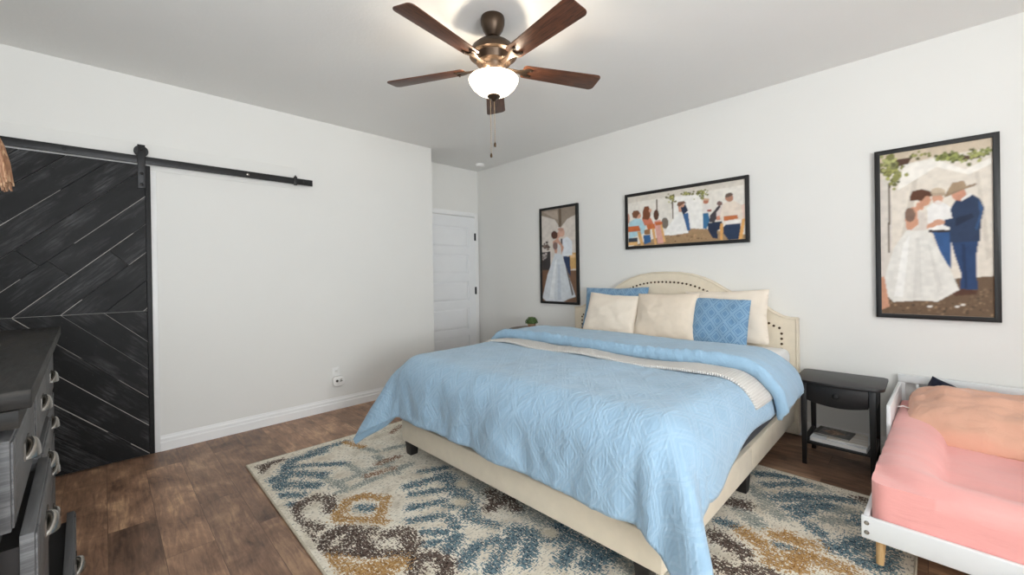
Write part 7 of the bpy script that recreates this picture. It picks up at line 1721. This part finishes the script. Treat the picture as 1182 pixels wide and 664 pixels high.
# mattress with a padded rim under a pink sheet
TBM = Matrix.Translation((-.130, 3.755, 0)) @ Matrix.Rotation(R(-2.0), 4, 'Z')
n = NT('pink_jersey_sheet'); v = n.coord()
c = lin((239, 169, 163)); n.base(n.ramp(n.noise(v, 5, 4), [(.3, tuple(q * .95 for q in c)), (.7, tuple(min(1, q * 1.04) for q in c))])); n.set(.8, 0, .2, .3)
n.bump(n.math('ADD', n.noise(n.coord('Object', (6, 22, 22)), 1, 5, .6, .8), n.math('MULTIPLY', n.noise(v, 700, 2), .05)), .35, .012)
M['pink'] = n.m
mt = Mb(); gx0, gx1, gy0, gy1 = .021, TW - .021, -TL + .004, -.02
NU, NV = 60, 90
def rim(d):      # height by distance from the edge
    q = (d - .118) / .118
    return max(.338 + .008 * sstep(.2, .36, d), .345 + .088 * math.sqrt(max(0, 1 - q * q)))
def mat_pt(i, j):
    # perimeter-skirted height field: indices 0 and last rows are the sides
    def axis(k, N, a, b):
        if k <= 3: return a, k
        if k >= N - 4: return b, N - 1 - k
        return a + (b - a) * (k - 3) / (N - 7), 9
    x, kx = axis(i, NU, gx0, gx1); y, ky = axis(j, NV, gy0, gy1)
    k = min(kx, ky)
    dx = min(x - gx0, gx1 - x); dy = min(y - gy0, gy1 - y)
    r_ = .10
    # rounded plan distance
    d = min(dx, dy)
    if dx < .28 and dy < .28: d = .28 - math.hypot(.28 - dx, .28 - dy); d = max(0, d)
    zt = rim(d + .03)
    zt += fbm(x * 5, y * 5, 1.7, 3) * .006
    bulge = 0
    if k <= 3: z = .203 + (zt - .203) * (k / 3.0) ** .8
    else: z = zt
    ox = oy = 0
    if k < 3 or True:
        f = math.sin(min(1, (z - .203) / (.38 - .203)) * math.pi) * .006
    # corners rounded in plan
    cxr = .05
    if dx < cxr and dy < cxr:
        px = cxr - dx; py = cxr - dy; h_ = math.hypot(px, py)
        if h_ > cxr:
            s_ = cxr / h_; nx = px * s_; ny = py * s_
            x = x + (px - nx) * (1 if x < TW / 2 else -1); y = y + (py - ny) * (1 if y < -TL / 2 else -1)
    wrk = .004 * math.sin(y * 55 + 4 * math.sin(x * 9)) * sstep(.5, 1.2, -y) * math.exp(-dx / .1)
    return (x, y, z + wrk)
mt.grid(mat_pt, NU, NV)
bot = len(mt.v)
mto = mt.build('toddler_mattress', M['pink'], None, angle=80)
mto.matrix_world = TBM
tag(mto, 'pink sheeted mattress with a raised padded rim in the toddler bed', 'mattress')
# blush pillow leaning on the headboard
n = NT('blush_cotton'); v = n.coord()
c = lin((224, 174, 150)); n.base(n.ramp(n.noise(v, 6, 4), [(.3, tuple(q * .96 for q in c)), (.7, tuple(min(1, q * 1.03) for q in c))])); n.set(.85, 0, .2, .2)
n.bump(n.noise(n.coord('Object', (9, 9, 5), (0, R(35), 0)), 1, 5, .55, 1.0), .5, .02)
M['blush'] = n.m
pb_ = pillow('toddler_pillow', .71, .55, .22, M['blush'], 'large blush pink pillow leaning on the slatted headboard of the toddler bed', 'pillow', (.268, 3.325, .434), R(71), R(-2), R(1), 9, pinch=.03, wr=.036, rc=.13)
cu = pillow('plush_cushion', .24, .19, .07, fabric('navy_velvet', (30, 34, 50), .1), 'dark navy cushion corner poking up behind the blush pillow', 'cushion', (.10, 3.672, .452), R(8), R(-3), R(24), 12)
cd = Mb().tube([(-.118, 3.30, .455), (-.095, 3.31, .462), (-.07, 3.33, .45), (-.05, 3.37, .42), (-.04, 3.42, .40)], .0028, 8)
cdo = cd.build('charging_cable', M['plastic']); tag(cdo, 'thin white cable looping over the side of the toddler bed by the pillow', 'cable')

# drooping strands of the dried bundle (built in its own frame, towards the room)
fr_ = Mb(); rg = random.Random(11)
vo = Vector(vs.location)
tipc = Vector((-1.90, -.200, 1.550)) - vo
blade_ = []
for k in range(60):
    a = rg.uniform(-1, 1); b_ = rg.uniform(-1, 1)
    p0 = Vector((0, 0, .22)); p1 = Vector((.05 * a, .05 * b_, .55 + .12 * rg.random()))
    p3 = tipc + Vector((.06 * a, .010 * b_, .012 * rg.uniform(-1, 1.5))); p2 = p3 + Vector((-.02 * a, -.026 - .03 * rg.random(), .34 + .05 * b_))
    pts_ = []
    for q in np.linspace(0, 1, 16):
        q = float(q); pts_.append(p0 * (1 - q) ** 3 + p1 * 3 * q * (1 - q) ** 2 + p2 * 3 * q * q * (1 - q) + p3 * q ** 3)
    fr_.tube(pts_, [.0025 + .0065 * math.sin(math.pi * (i / 15) ** .8) for i in range(16)], 7)
fr_.build('strands', M['dried'], vs, uvf=lambda co, no: (co.x + co.y, co.z))
